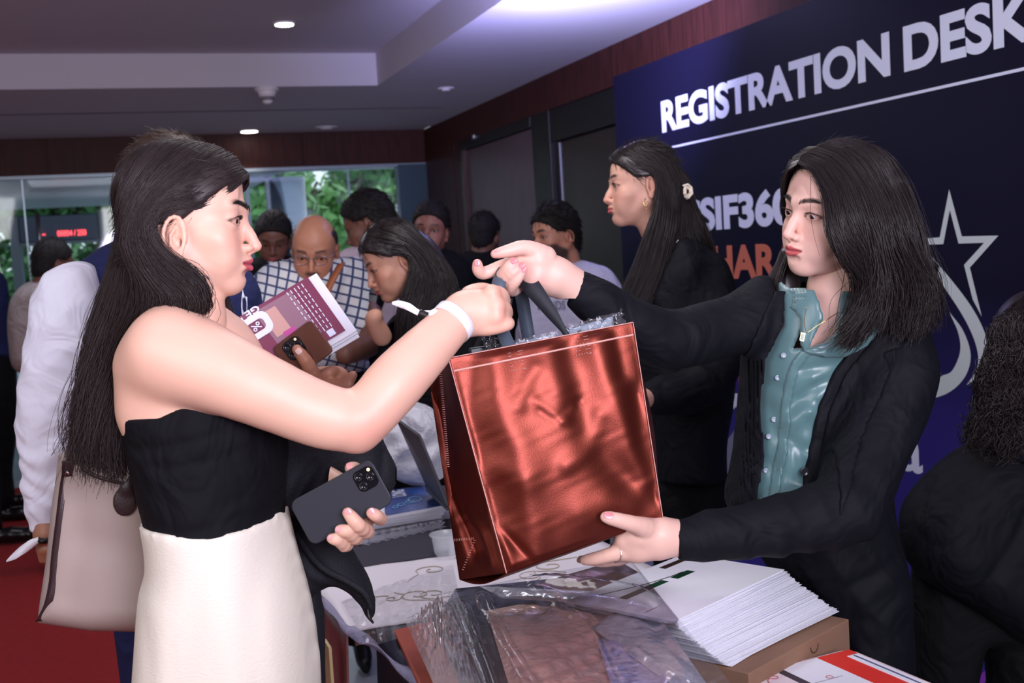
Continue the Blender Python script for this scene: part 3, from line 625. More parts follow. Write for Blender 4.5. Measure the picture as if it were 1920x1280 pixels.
# star with the broken ring
def starpts(c, r, ri, rot=0): return [(c[0] + (r if i % 2 == 0 else ri) * sin(rot + pi * i / 5), c[1] + (r if i % 2 == 0 else ri) * cos(rot + pi * i / 5)) for i in range(10)]
cy, cz = 2.945, 1.392
def star_outline(name, ext):
    o_ = starpts((cy, cz), .212, .084); i_ = starpts((cy, cz), .150, .058); V = [(XT, a, b) for a, b in o_] + [(XT, a, b) for a, b in i_]
    F = [(i, (i + 1) % 10, 10 + (i + 1) % 10, 10 + i) for i in range(10) if i not in (4, 5)]
    return mk(name, V, F, LS, bd, cam=False, smooth=False)
star_outline('star_emblem', 0)
def swoosh(nm, outer, inner, m):
    o_ = crom([on(0, x, y, XT) for x, y in outer], 30); i_ = crom([on(0, x, y, XT) for x, y in inner], 30)
    V = np.vstack([o_, i_]); F = [(i, i + 1, 31 + i, 30 + i) for i in range(29)]; return mk(nm, V, F, m, bd, cam=False, smooth=False)
swoosh('emblem_swoosh', [(1700, 455), (1745, 482), (1800, 545), (1836, 600), (1852, 650), (1840, 700), (1812, 722)], [(1700, 462), (1740, 498), (1785, 560), (1815, 610), (1832, 655), (1832, 690), (1812, 722)], LS)
swoosh('emblem_swoosh', [(1780, 585), (1806, 620), (1820, 665), (1810, 705), (1780, 735), (1740, 747), (1700, 738)], [(1780, 585), (1797, 625), (1800, 660), (1785, 695), (1765, 705), (1740, 722), (1700, 720)], LS)
swoosh('emblem_swoosh', [(1700, 700), (1735, 712), (1762, 702), (1764, 700)], [(1700, 690), (1730, 705), (1750, 703), (1764, 700)], LS)
flat('pink_mark', [(1385, 706), (1400, 707), (1398, 750), (1385, 735)], LP)
swoosh('white_mark', [(1345, 790), (1352, 752), (1372, 738), (1400, 742), (1420, 760)], [(1370, 790), (1373, 770), (1385, 760), (1400, 762), (1412, 775)], LW)
flat('printed_figure', [(1340, 960), (1352, 900), (1360, 830), (1385, 795), (1420, 780), (1440, 960)], mat('print_grey_figure', lin(130, 132, 160), .5))
swoosh('colour_flare', [(1800, 1290), (1830, 1270), (1880, 1230)], [(1800, 1300), (1850, 1290), (1890, 1260)], mat('print_magenta', lin(170, 70, 220), .5))
swoosh('colour_flare', [(1840, 1290), (1860, 1262), (1900, 1250)], [(1840, 1300), (1880, 1290), (1920, 1270)], mat('print_cyan', lin(70, 190, 220), .5))
# ================================================================== materials for people
M_skin = mat('skin', SK, rough=.47, attr=True, sss=.10, bump=.06, bscale=900)
M_eye = mat('eye', (.6, .6, .6), rough=.06, attr=True)
M_hair = mat('black_brown_hair', (.016, .0115, .012), rough=.36, spec=.55)
M_nail = mat('pink_nail', lin(224, 160, 160), rough=.2)
def cloth(name, c, rough=.8, bump=.25, bscale=700, **k): k.setdefault('fold', .35); k.setdefault('spec', .2); return mat(name, c, rough=rough, bump=bump, bscale=bscale, **k)
M_blkfab = cloth('black_knit', lin(11, 12, 17), .8)
M_blazer = cloth('black_suiting', lin(15, 16, 23), .72, .18, 900)
def face_parts(parent, org, M, s, look=(0, 1, 0)):
    for V, F, C in eyes_arr(look): mk('eye', to_cam(V, org, M, s), F, M_eye, parent, col=C)
def brow_hair(parent, org, M, s, n=240, sides=(1, -1), fem=True, m=None, lash=True):
    """eyebrow hairs and lashes as short strands"""
    out = []; rg = np.random.default_rng(5); bz = .0218 if fem else .0205
    for q in sides:
        for i in range(n):
            t = rg.random(); x = .011 + t * .036; zc = bz - .002 + .0045 * sin(min(1, max(0, (x - .012) / .036)) * pi * .8); w = .0038 * (1 - t ** 2 * .7)
            z = zc + (rg.random() - .5) * 2 * w; y = .0935 - 6.5 * x * x - .06 * x; L_ = .0055
            dd = (HEADV[:, 0] - q * x) ** 2 + (HEADV[:, 2] - z) ** 2; y = HEADV[dd < max(dd.min() * 1.5, .0025 ** 2), 1].max() + .0002
            p0 = np.array([q * x, y, z]); p1 = p0 + np.array([q * L_ * (.4 + .6 * t), .0008 - L_ * .40 * t, L_ * (.75 * (1 - t) - .1)])
            out.append((to_cam(np.array([p0, (p0 + p1) / 2 + [0, .0006, 0], p1]), org, M, s)))
        if lash:
            for i in range(34):
                t = i / 33; x = .0195 + t * .0255; y = .0850 + .003 * sin(pi * t) - .0045 * t; z = -.0005 + .0042 * sin(pi * (t * .85 + .08))
                p0 = np.array([q * x, y, z]); p1 = p0 + np.array([q * (.0015 + .004 * (t - .2)), .0055, .0022 + .001 * t])
                out.append(to_cam(np.array([p0, (p0 + p1) / 2 - [0, 0, .0006], p1]), org, M, s))
    P_ = [tube_arr(p, [.00030, .00010], 3, 4) for p in out]; V, F = join(P_)
    mk('eyebrow', V, F, m or M_hair, parent, kind='stuff')
def hair_cap(M, org, s, res=.003, hl=((.085, .072), (.020, .004)), zmin=-.11, grow=(.0085, .0075, .0085), bump=.0, ears=True, earz=.012):
    v = Vol((-.10, -.135, -.14), (.10, .115, .14), res)
    v.ell((0, -.007, .024), (.0715 + grow[0], .086 + grow[1], .086 + grow[2]), k=0)
    v.ell((0, .038, .036), (.058 + grow[0] * .6, .049 + grow[1] * .5, .051 + grow[2] * .6), k=.03)
    v.ell((0, -.035, -.045), (.056, .062, .06), k=.03)
    p0 = np.array(hl[0]); p1 = np.array(hl[1]); t = p0 - p1; t = t / np.linalg.norm(t); n_ = np.array([t[1], -t[0]])
    v.put((-.2,) * 3, (.2,) * 3, lambda x, y, z: (y - p0[0]) * n_[0] + (z - p0[1]) * n_[1] + 0 * x, .006, 'i')
    if ears: v.put((-.2,) * 3, (.2,) * 3, lambda x, y, z: -np.maximum(np.maximum(-(y - (-.030) - .35 * (z + .02)), (z - earz)), -.5 + 0 * x), .004, 'i')
    v.put((-.2,) * 3, (.2,) * 3, lambda x, y, z: zmin - z + .9 * np.minimum(0, y + .06) + 0 * x, .008, 'i')
    if bump: v.disp(lambda x, y, z: bump * np.sin(x * 260 + 2 * np.sin(z * 120)) * np.sin(y * 200 + z * 160))
    V, Q = v.nets(1); return to_cam(V, org, M, s), Q
def fuzz(h, M, O, parent, n, ln=.018, m=None, r=.0009, flow=(0, -1, -.6), lift=.35):
    """short hairs over a cap of hair, combed along flow (head axes)"""
    V, Q = h; rg = np.random.default_rng(len(V)); q = Q[rg.integers(0, len(Q), n)]; a = V[q[:, 0]]; b = V[q[:, 1]]; d = V[q[:, 3]]; N_ = np.cross(b - a, d - a); N_ /= np.linalg.norm(N_, axis=1)[:, None] + 1e-9
    f = np.array(flow) @ M; T = f - N_ * (N_ @ f)[:, None]; T /= np.linalg.norm(T, axis=1)[:, None] + 1e-9; T = T + rg.normal(0, .25, T.shape)
    p0 = (a + V[q[:, 2]]) / 2 - N_ * .001; L_ = (ln * (.6 + .8 * rg.random(n)))[:, None]; ps = [p0, p0 + T * L_ * .35 + N_ * L_ * lift * .35, p0 + T * L_ * .7 + N_ * L_ * lift * .5, p0 + T * L_ + N_ * L_ * lift * .45]
    S = np.stack(ps, 1); Nn = 4; Tt = np.gradient(S, axis=1); Tt /= np.linalg.norm(Tt, axis=2, keepdims=True) + 1e-9; X = np.cross(Tt, np.array([.3, .1, 1.])); X /= np.linalg.norm(X, axis=2, keepdims=True) + 1e-9; Y = np.cross(Tt, X)
    rr = np.array([1, .9, .6, .2])[None, :, None] * r; VV = np.stack([S + (cos(k) * X + sin(k) * Y) * rr for k in (0, 2.09, 4.19)], 2)
    bb = (np.arange(n)[:, None, None] * Nn + np.arange(Nn - 1)[None, :, None]) * 3; s = np.arange(3)[None, None, :]; s1 = (s + 1) % 3; F = np.stack([bb + s, bb + s1, bb + 3 + s1, bb + 3 + s], -1).reshape(-1, 4)
    mk('short_hairs', VV.reshape(-1, 3), F, m or M_hair, parent, kind='stuff')
def nails(parent, L, m=None):
    """L: (px,py,d, axis dir px, length m, width m, normal cam)"""
    for (x, y, d, ax, ln, wd, nrm) in L:
        c = K(x, y, d); a = np.array([ax[0], -ax[1], ax[2] if len(ax) > 2 else 0], float); a /= np.linalg.norm(a); nn = np.array(nrm, float); nn -= a * (nn @ a); nn /= np.linalg.norm(nn); b_ = np.cross(a, nn)
        V = []; nu, nv = 9, 7
        for i in range(nu):
            for j in range(nv):
                u = -1 + 2 * i / (nu - 1); w = -1 + 2 * j / (nv - 1); k_ = sqrt(max(0, 1 - .25 * u * u)); ww = w * (1 - .28 * max(0, abs(u)) ** 4)
                V.append(c + a * u * ln / 2 + b_ * ww * wd / 2 + nn * (.0012 * (1 - w * w) + .0003))
        mk('nail', V, grid_faces(nu, nv), m or M_nail, parent)
# ================================================================== WOMAN A : black top, cream skirt, seen in profile
SKA = lin(225, 180, 158)
A = thing('person', K(420, 1270, 1.84) - np.array([0, .86, 0]), 'woman in black sleeveless top and cream skirt reaching for the copper bag', 'person')
A.location.z = 0
sA = 1.005; MA = hframe((.990, -.02, -.11), (.02, 1, 0)); OA = K(343, 412, 1.765)
def sq(y): return y if y > -.03 else -.03 + (y + .03) * .80
def HA(x, y, z):
    y = sq(y); return OA + np.array([x, y, z]) * sA @ MA
V1 = head_arr(res=.0017, skin=SKA, lip=lin(196, 82, 98), mouth=.55, lids=.0020, earpos=(.014, -.014), nose=1.12, neck=[((0, -.016, -.060), .047), ((0, .004, -.120), .046), ((0, .012, -.150), .050), ((0, .010, -.175), .060)], blush=.42)
V1 = (to_cam(V1[0], OA, MA, sA), V1[1], V1[2])
v = Vol(K(200, 1030, 1.75) - [.02, 0, .30], K(905, 520, 1.70) + [0, 0, .16], .0042)
torsoA = [(372, 556), (425, 580), (465, 615), (500, 680), (516, 760), (528, 830), (522, 900), (518, 960), (512, 1040), (300, 1050), (278, 930), (250, 830), (238, 760), (238, 690), (252, 630), (285, 595), (330, 572)]
v.puff(torsoA, 1.84, .150, .115, k=.0)
v.chain([K(345, 600, 1.80), K(318, 655, 1.715)], [.050, .060], k=.04)
v.chain([K(322, 662, 1.715), K(400, 692, 1.700), K(500, 736, 1.700), K(600, 778, 1.710), K(668, 792, 1.720)], [.066, .056, .0475, .0425, .0380], k=.018, n=10)
v.chain([K(668, 792, 1.720), K(690, 775, 1.725)], [.037, .038], k=.012)
v.chain([K(690, 778, 1.725), K(740, 718, 1.745), K(790, 665, 1.775), K(838, 615, 1.805), K(862, 590, 1.82)], [.037, .0405, .0365, .0300, .0275], k=.014, n=10)
v.sph(K(672, 818, 1.722), .020, k=.022)
v.cone(K(260, 690, 1.74), K(262, 770, 1.76), .03, .03, k=.05)
Vb = v.nets(2); C = np.tile(np.array(SKA), (len(Vb[0]), 1)); P_ = Vb[0]
C *= (1 + .03 * np.sin(P_[:, :1] * 40 + 3 * np.sin(P_[:, 1:2] * 30)) * np.sin(P_[:, 1:2] * 55))
el = np.exp(-(np.linalg.norm(P_ - K(690, 800, 1.70), axis=1) / .035) ** 2)[:, None]; C = C * (1 - .18 * el * np.array([0, 1, 1]))
# right hand: fist around the straps, back of the hand towards us
hd = Vol(K(820, 660, 1.80) - [0, 0, .10], K(985, 520, 1.80) + [0, 0, .06], .0017)
hd.chain([K(838, 615, 1.805), K(862, 590, 1.82), K(880, 578, 1.825)], [.0300, .0262, .0262], k=.012, n=6)
hd.chain([K(872, 578, 1.825), K(922, 556, 1.822)], [.0225, .0150], k=.014); hd.chain([K(872, 590, 1.825), K(926, 580, 1.815)], [.0230, .0150], k=.014)
hd.chain([K(870, 600, 1.825), K(924, 602, 1.818)], [.0210, .0140], k=.014); hd.chain([K(868, 605, 1.828), K(912, 613, 1.825)], [.0190, .0120], k=.014)
for pts, r in [([(924, 550, 1.822), (940, 554, 1.842), (944, 568, 1.872), (925, 570, 1.885)], [.0130, .0105, .0092, .0082]),
               ([(930, 573, 1.815), (945, 578, 1.838), (948, 590, 1.870), (928, 588, 1.885)], [.0128, .0108, .0094, .0084]),
               ([(930, 594, 1.816), (944, 598, 1.838), (946, 606, 1.868), (926, 604, 1.882)], [.0122, .0102, .0090, .0080]),
               ([(905, 614, 1.822), (930, 612, 1.818), (951, 607, 1.822), (950, 606, 1.845), (930, 612, 1.865)], [.0125, .0105, .0092, .0085, .0078]),
               ([(880, 552, 1.840), (905, 545, 1.862), (928, 552, 1.880), (940, 572, 1.890)], [.0140, .0118, .0102, .0085])]:
    hd.chain(KK(pts), r, k=.0045, n=len(pts) * 3)
for x, y in ((921, 549), (929, 573), (929, 594)): hd.sph(K(x, y, 1.812), .0125, k=.008)
Vh = hd.nets(2); Ch = np.tile(np.array(SKA), (len(Vh[0]), 1))
kn = sum(np.exp(-(np.linalg.norm(Vh[0] - K(x, y, 1.81), axis=1) / .012) ** 2) for x, y in ((936, 553), (942, 578), (941, 598)))[:, None]; Ch = Ch * (1 - .16 * np.clip(kn, 0, 1) * np.array([0, 1, 1]))
# left hand fingers round the phone
lh = Vol(K(600, 1040, 1.80) - [0, 0, .14], K(735, 850, 1.80) + [0, 0, .05], .0018)
lh.chain(KK([(668, 935, 1.87), (660, 965, 1.87)]), [.026, .022], k=.02); lh.chain(KK([(610, 900, 1.90), (664, 935, 1.87)]), [.024, .026], k=.02)
for pts, r in [([(670, 965, 1.87), (688, 996, 1.82), (672, 984, 1.776), (652, 961, 1.774)], [.0115, .0112, .0102, .0085]),
               ([(676, 950, 1.87), (712, 972, 1.83), (708, 968, 1.786), (696, 961, 1.776)], [.0115, .0098, .0088, .0078]),
               ([(664, 972, 1.87), (668, 1008, 1.81), (652, 997, 1.778), (637, 993, 1.775)], [.0112, .0105, .0090, .0078]),
               ([(656, 975, 1.87), (650, 1022, 1.81), (634, 1013, 1.780), (621, 1009, 1.776)], [.0105, .0092, .0080, .0070]),
               ([(670, 915, 1.87), (668, 884, 1.83), (657, 877, 1.805)], [.0130, .0115, .0088])]:
    lh.chain(KK(pts), r, k=.004, n=10)
Vl = lh.nets(2); Cl = np.tile(np.array(SKA) * .93, (len(Vl[0]), 1))
V_, Q_, C_ = merge([V1, (Vb[0], Vb[1], C), (Vh[0], Vh[1], Ch)])
mk('hand', Vl[0], Vl[1], M_skin, A, col=Cl)
mk('body', V_, Q_, M_skin, A, col=C_)
face_parts(A, OA, MA, sA, look=(.0, 1, -.10)); brow_hair(A, OA, MA, sA, 420)
nails(A, [(652, 960, 1.7655, (-20, -22), .010, .010, (-.2, .1, 1)), (697, 958, 1.768, (-6, -8), .009, .009, (0, .2, 1)), (634, 992, 1.7668, (-1, -.2), .008, .008, (0, .2, 1)), (619, 1008, 1.769, (-1, -.3), .007, .007, (0, .1, 1)), (655, 873, 1.797, (-1, .1), .009, .010, (0, .4, 1))])
# black top
v = Vol(K(215, 1040, 1.84) - [0, 0, .18], K(560, 700, 1.84) + [0, 0, .18], .0042)
topA = [(238, 640), (470, 640), (512, 700), (530, 770), (538, 830), (533, 900), (533, 985), (548, 1120), (270, 1120), (284, 1015), (268, 930), (246, 840), (232, 760)]
v.puff(topA, 1.84, .156, .112, k=0, noise=lambda X, Y: .0016 * np.sin(Y * 90 + 12 * X) * np.exp(-((Y + .12) / .10) ** 2), creases=[([(300, 830), (400, 815), (500, 780)], .0035, .007), ([(310, 860), (420, 850), (520, 820)], .003, .008), ([(300, 960), (400, 972), (520, 940)], .0035, .009)])
v.clip2([(100, 1016), (290, 1016), (400, 1022), (480, 1008), (600, 975), (700, 1400), (100, 1400)], 1.70, k=.002)
v.clip2([(150, 500), (150, 779), (243, 786), (300, 784), (345, 762), (372, 742), (380, 700), (600, 700), (600, 500)], 1.70, k=.003, smooth=0)
mk('tank_top', *v.nets(2), M_blkfab, A)
# cream skirt
M_skirt = mat('cream_crepe', lin(226, 220, 206), .75, bump=.16, bscale=150, stretch=(1, 1, 2.2), detail=5)
v = Vol(K(225, 1300, 1.84) - [0, .62, .19], K(650, 940, 1.84) + [.02, 0, .19], .0075)
v.puff([(262, 900), (288, 860), (500, 860), (530, 900), (537, 960), (556, 1040), (578, 1120), (592, 1200), (600, 1300), (612, 1560), (618, 1850), (236, 1850), (246, 1560), (258, 1300), (264, 1200), (272, 1100), (284, 1040)], 1.84, .158, .11, k=0,
       creases=[([(430, 1010), (400, 1150), (380, 1300)], .004, .02), ([(530, 985), (510, 1120), (530, 1300)], .005, .02), ([(300, 1080), (330, 1200), (320, 1300)], .003, .015), ([(385, 1300), (380, 1180), (385, 1030)], .0025, .004), ([(386, 1300), (386, 1020)], -.001, .003)])
v.clip2([(100, 700), (100, 1000), (286, 1000), (400, 1007), (470, 992), (536, 960), (700, 900), (700, 700)], 1.70, k=.002)
v.F = (v.F - .001).astype(np.float32)
sk = mk('skirt', *v.nets(2), M_skirt, A)
for q, px in ((0, 340), (1, 470)):
    tube('leg', [K(px, 1700, 1.84), K(px, 1850, 1.84), K(px, 2350, 1.84), K(px + 4, 2420, 1.84)], [.07, .055, .04, .045], mat('plain_skin', SKA, .5), A, seg=14)
# hair
cap = hair_cap(MA, OA, sA, .0028, hl=((.090, .064), (.012, -.006)), zmin=-.08, grow=(.006, .004, .0055), earz=-.014)
v = Vol(K(120, 900, 1.80) - [0, 0, .14], K(405, 300, 1.70) + [0, 0, .10], .004)
v.puff([(262, 330), (320, 470), (366, 520), (382, 560), (360, 588), (300, 596), (262, 632), (243, 690), (233, 760), (220, 850), (180, 850), (172, 740), (190, 620), (214, 520), (236, 420)], 1.84, .055, .045, k=0)
v.chain(KK([(330, 470, 1.705), (352, 530, 1.71), (350, 562, 1.715)]), [.006, .010, .008], k=.02)
core = merge([cap, v.nets(1)])
M_hairA = mat('dark_brown_long_hair', (.030, .021, .021), rough=.46, spec=.3); hA = mk('hair', *core, M_hairA, A); fuzz(cap, MA, OA, hA, 2600, .022, M_hairA, .0005, (.25, -1, -.5), .06)
gl_ = [[HA(.003, .095, .070), HA(.034, .087, .053), HA(.054, .058, .026), HA(.070, .026, .010), HA(.078, .004, .012), HA(.084, -.020, .006), HA(.087, -.036, -.026), K(318, 490, 1.684), K(352, 506, 1.686), K(384, 545, 1.70), K(368, 590, 1.73), K(290, 602, 1.775), K(250, 665, 1.79), K(246, 740, 1.80), K(246, 830, 1.81)],
       [HA(.003, .089, .076), HA(.034, .079, .068), HA(.058, .048, .044), HA(.075, .020, .022), HA(.083, -.014, .016), HA(.086, -.038, -.020), K(322, 488, 1.685), K(366, 512, 1.690), K(388, 566, 1.70), K(360, 590, 1.735), K(290, 600, 1.775), K(250, 660, 1.79), K(238, 740, 1.80), K(236, 830, 1.81), K(250, 880, 1.82)],
       [HA(.003, .076, .096), HA(.042, .060, .080), HA(.069, .028, .052), HA(.081, -.006, .032), HA(.086, -.040, -.006), K(300, 490, 1.680), K(355, 540, 1.685), K(365, 575, 1.70), K(320, 594, 1.745), K(262, 618, 1.775), K(240, 690, 1.785), K(226, 780, 1.795), K(222, 840, 1.80), K(235, 892, 1.81)],
       [HA(.003, .050, .110), HA(.046, .036, .092), HA(.076, .004, .058), HA(.085, -.034, .022), HA(.084, -.060, -.030), K(280, 510, 1.69), K(320, 555, 1.70), K(300, 590, 1.73), K(255, 625, 1.76), K(232, 690, 1.775), K(215, 760, 1.785), K(205, 820, 1.795), K(205, 895, 1.81)],
       [HA(.003, .020, .117), HA(.048, .004, .100), HA(.079, -.026, .060), HA(.083, -.058, .012), HA(.076, -.080, -.040), K(258, 515, 1.70), K(268, 570, 1.72), K(240, 620, 1.75), K(222, 680, 1.77), K(205, 750, 1.78), K(190, 820, 1.79), K(188, 880, 1.80)],
       [HA(.003, -.016, .118), HA(.046, -.034, .102), HA(.074, -.062, .058), HA(.072, -.090, .008), K(246, 450, 1.72), K(226, 540, 1.735), K(208, 610, 1.755), K(192, 680, 1.77), K(178, 750, 1.78), K(170, 820, 1.79), K(170, 870, 1.80)],
       [HA(.003, -.052, .110), HA(.040, -.070, .092), HA(.058, -.096, .045), K(236, 400, 1.74), K(218, 480, 1.75), K(198, 560, 1.765), K(182, 640, 1.775), K(166, 720, 1.79), K(157, 790, 1.80), K(156, 862, 1.81)],
       [HA(.000, -.076, .096), HA(.020, -.098, .072), HA(.025, -.112, .030), K(224, 440, 1.80), K(206, 520, 1.80), K(186, 610, 1.80), K(170, 700, 1.805), K(158, 780, 1.81), K(150, 850, 1.82)]]
gf = [[HA(-.003, .095, .070), HA(-.034, .087, .053), HA(-.058, .050, .030), HA(-.078, .010, .0), HA(-.082, -.005, -.05), K(420, 560, 1.88), K(425, 620, 1.89), K(440, 690, 1.90)],
      [HA(-.003, .089, .076), HA(-.034, .079, .068), HA(-.060, .046, .044), HA(-.078, .010, .010), HA(-.082, -.005, -.05), K(420, 560, 1.88), K(425, 620, 1.89), K(440, 690, 1.90)],
      [HA(-.003, .050, .110), HA(-.046, .036, .092), HA(-.078, .0, .050), HA(-.084, -.01, .0), HA(-.084, -.01, -.06), K(405, 560, 1.90), K(412, 640, 1.90), K(425, 720, 1.91)],
      [HA(-.003, .0, .118), HA(-.046, -.014, .102), HA(-.080, -.03, .050), HA(-.086, -.03, .0), HA(-.08, -.03, -.06), K(390, 560, 1.91), K(398, 640, 1.91), K(410, 720, 1.92)],
      [HA(-.003, -.05, .110), HA(-.036, -.07, .095), HA(-.070, -.08, .04), HA(-.07, -.08, -.02), K(300, 520, 1.88), K(280, 600, 1.90), K(250, 700, 1.90), K(240, 800, 1.90)]]
hair_obj('hair_strands', [dict(guides=gl_, n=5600, N=30, r0=.00075, r1=.00035, jit=.0034, wav=.0050, wf=1.9, shape=[.15, .3, .35, .6, 1.6, 2.6, 3.4], ends=.10, clump=.003),
                          dict(guides=gl_, n=500, N=30, r0=.0004, r1=.0002, jit=.0050, wav=.006, wf=2.0, shape=[.3, .6, .7, 1, 2, 3, 4], ends=.05),
                          dict(guides=gf, n=2200, N=20, r0=.0008, r1=.0004, jit=.0035, wav=.003, wf=2, shape=[.15, .4, .6, 1, 1.5])], M_hairA, hA, kind='stuff')
V, F = tube_arr(KK([(243, 655, 1.74), (240, 720, 1.735), (250, 765, 1.735), (272, 782, 1.735), (290, 772, 1.735), (294, 766, 1.735)]), [.0006, .0003], 4, 24); mk('loose_lock', V, F, M_hair, hA)
V, F = join([tube_arr(KK([(330, 590 - 30, 1.72), (258, 640, 1.72), (262, 690, 1.70), (284, 640 + 60 * k, 1.70)]), [.0005, .0002], 3, 24) for k in (.2, .5)]); mk('loose_lock', V, F, M_hair, hA)
# ================================================================== WOMAN B : black blazer, teal satin shirt, handing the bag over
SKB = lin(226, 184, 168)
B = thing('person', K(1600, 1200, 2.17), 'woman in black blazer and teal satin shirt holding the copper bag with both hands', 'person'); B.location.z = 0
MB = hframe((-.89, -.10, .41), (.2, 1, .15)); OB = K(1571, 394, 2.06); sB = 1.0
def HB(x, y, z):
    y = sq(y); return OB + np.array([x, y, z]) * sB @ MB
V1 = head_arr(res=.0017, skin=SKB, lip=lin(190, 82, 86), mouth=.1, lids=.0016, ears=(1, -1), neck=[((0, -.018, -.060), .046), ((0, -.02, -.10), .045)], jaw=.98, blush=.3)
V1 = (to_cam(V1[0], OB, MB, sB), V1[1], V1[2])
v = Vol(K(1440, 720, 2.12) - [0, 0, .06], K(1680, 470, 2.12) + [0, 0, .14], .003)
v.chain([HB(0, -.02, -.06), K(1566, 540, 2.095), K(1560, 600, 2.10)], [.045, .045, .050], k=.02)
v.ell(K(1570, 720, 2.15), (.13, .10, .085), k=.05); v.cone(K(1560, 610, 2.085), K(1515, 640, 2.05), .014, .012, k=.03)
Vn = v.nets(2)
hr = Vol(K(885, 560, 1.90) - [0, 0, .07], K(1110, 440, 1.90) + [0, 0, .08], .0017)
hr.chain(KK([(1110, 562, 1.955), (1070, 535, 1.935), (1040, 516, 1.920)]), [.0300, .0275, .0265], k=.012, n=6)
hr.chain(KK([(1040, 512, 1.920), (1005, 488, 1.905), (975, 488, 1.900)]), [.026, .0235, .0140], k=.014); hr.chain(KK([(1035, 520, 1.920), (1005, 515, 1.905), (982, 508, 1.908)]), [.024, .0200, .0140], k=.010)
hr.chain(KK([(1028, 528, 1.918), (1000, 520, 1.902)]), [.020, .016], k=.015)
for pts, r in [([(1022, 482, 1.905), (985, 465, 1.885), (955, 470, 1.875), (928, 476, 1.870)], [.0190, .0125, .0105, .0072]),
               ([(975, 490, 1.905), (940, 500, 1.900), (908, 512, 1.898), (897, 506, 1.888), (895, 494, 1.880)], [.0130, .0108, .0100, .0092, .0076]),
               ([(968, 502, 1.920), (948, 520, 1.915), (940, 520, 1.890), (952, 502, 1.868), (963, 491, 1.866)], [.0125, .0108, .0100, .0092, .0076]),
               ([(975, 510, 1.925), (953, 532, 1.915), (946, 530, 1.890), (960, 512, 1.866), (977, 500, 1.866)], [.0122, .0105, .0098, .0090, .0074]),
               ([(985, 520, 1.925), (965, 543, 1.912), (958, 541, 1.888), (968, 526, 1.870), (981, 507, 1.866)], [.0112, .0098, .0090, .0082, .0070])]:
    hr.chain(KK(pts), r, k=.0022, n=len(pts) * 3)
Vr = hr.nets(2)
hl_ = Vol(K(1085, 1075, 1.86) - [0, 0, .12], K(1290, 945, 1.86) + [0, 0, .08], .0018)
hl_.chain(KK([(1290, 1010, 1.885), (1262, 1008, 1.875), (1235, 1010, 1.868)]), [.0290, .0275, .0270], k=.012)
hl_.chain(KK([(1235, 1000, 1.865), (1200, 1000, 1.860), (1175, 1012, 1.865)]), [.027, .0240, .020], k=.014); hl_.chain(KK([(1232, 1022, 1.870), (1195, 1028, 1.870), (1160, 1034, 1.880)]), [.023, .0200, .0160], k=.014)
for pts, r in [([(1215, 992, 1.850), (1190, 983, 1.825), (1160, 975, 1.812), (1136, 969, 1.806)], [.0180, .0125, .0105, .0088]),
               ([(1180, 1030, 1.868), (1150, 1038, 1.868), (1120, 1046, 1.880), (1096, 1050, 1.895)], [.0150, .0110, .0098, .0080]),
               ([(1178, 1036, 1.885), (1148, 1048, 1.900), (1115, 1052, 1.925), (1090, 1050, 1.950)], [.0145, .0105, .0095, .0080]),
               ([(1180, 1036, 1.900), (1152, 1050, 1.925), (1125, 1052, 1.955), (1100, 1048, 1.975)], [.0140, .0100, .0090, .0078]),
               ([(1185, 1030, 1.910), (1165, 1044, 1.945), (1142, 1046, 1.975), (1125, 1042, 1.990)], [.0125, .0092, .0082, .0070])]:
    hl_.chain(KK(pts), r, k=.0042, n=10)
Vl = hl_.nets(2)
cc = lambda V: np.tile(np.array(SKB), (len(V[0]), 1)) * (1 + .02 * np.sin(V[0][:, :1] * 60)) 
tipm = lambda V, L: sum(np.exp(-(np.linalg.norm(V[0] - K(*p), axis=1) / .011) ** 2) for p in L)[:, None]
Cr = cc(Vr); tm = np.clip(tipm(Vr, [(928, 476, 1.868), (895, 494, 1.88), (963, 491, 1.866), (977, 500, 1.866), (981, 507, 1.866), (1010, 525, 1.89)]), 0, 1); Cr = Cr * (1 - tm * np.array([.02, .22, .18]))
V_, Q_, C_ = merge([V1, (Vn[0], Vn[1], cc(Vn))])
mk('hand', Vr[0], Vr[1], M_skin, B, col=Cr); mk('hand', Vl[0], Vl[1], M_skin, B, col=cc(Vl))
mk('body', V_, Q_, M_skin, B, col=C_)
face_parts(B, OB, MB, sB, look=(.10, 1, -.38)); brow_hair(B, OB, MB, sB, 120)
nails(B, [(895, 493, 1.8715, (0, -1), .009, .009, (-.1, .1, 1)), (963, 489, 1.858, (1, -.7), .010, .009, (0, .2, 1)), (978, 498, 1.8585, (1, -.7), .010, .009, (0, .2, 1)), (982, 505, 1.859, (1, -1.2), .009, .008, (0, .2, 1)), (933, 471, 1.866, (-1, .15), .012, .007, (0, 1, .4)), (1141, 966, 1.798, (-1, -.15), .014, .011, (0, .5, 1))], mat('rose_nail', lin(214, 134, 138), .2))
V, F = tube_arr([K(1154 + 5 * cos(a) * 1.0, 1036 + 0 * a, 1.868) + np.array([.0035 * cos(a), .0150 * sin(a), .0165 * cos(a)]) for a in np.linspace(0, 2 * pi, 20)], .0012, 8, 60, cap=False); mk('ring', V, F, mat('silver', (.8, .78, .72), .15, metal=1), B)
# necklace with green pendant
GOLD = mat('gold', (.75, .50, .20), .2, metal=1)
nk = tube('necklace', KK([(1512, 575, 2.005), (1508, 600, 1.995), (1513, 622, 1.985), (1530, 612, 1.985), (1552, 598, 1.985), (1572, 585, 2.0)]), .0007, GOLD, B, seg=6, n=40)
prism('pendant', [(1502, 622), (1511, 625), (1507, 641), (1499, 638)], 1.978, .003, GOLD, nk, bev=.0005); prism('green_stone', [(1503.5, 625), (1509, 627), (1506, 638), (1501, 636)], 1.9765, .002, mat('emerald', (.0, .12, .05), .08), nk, bev=.0004)
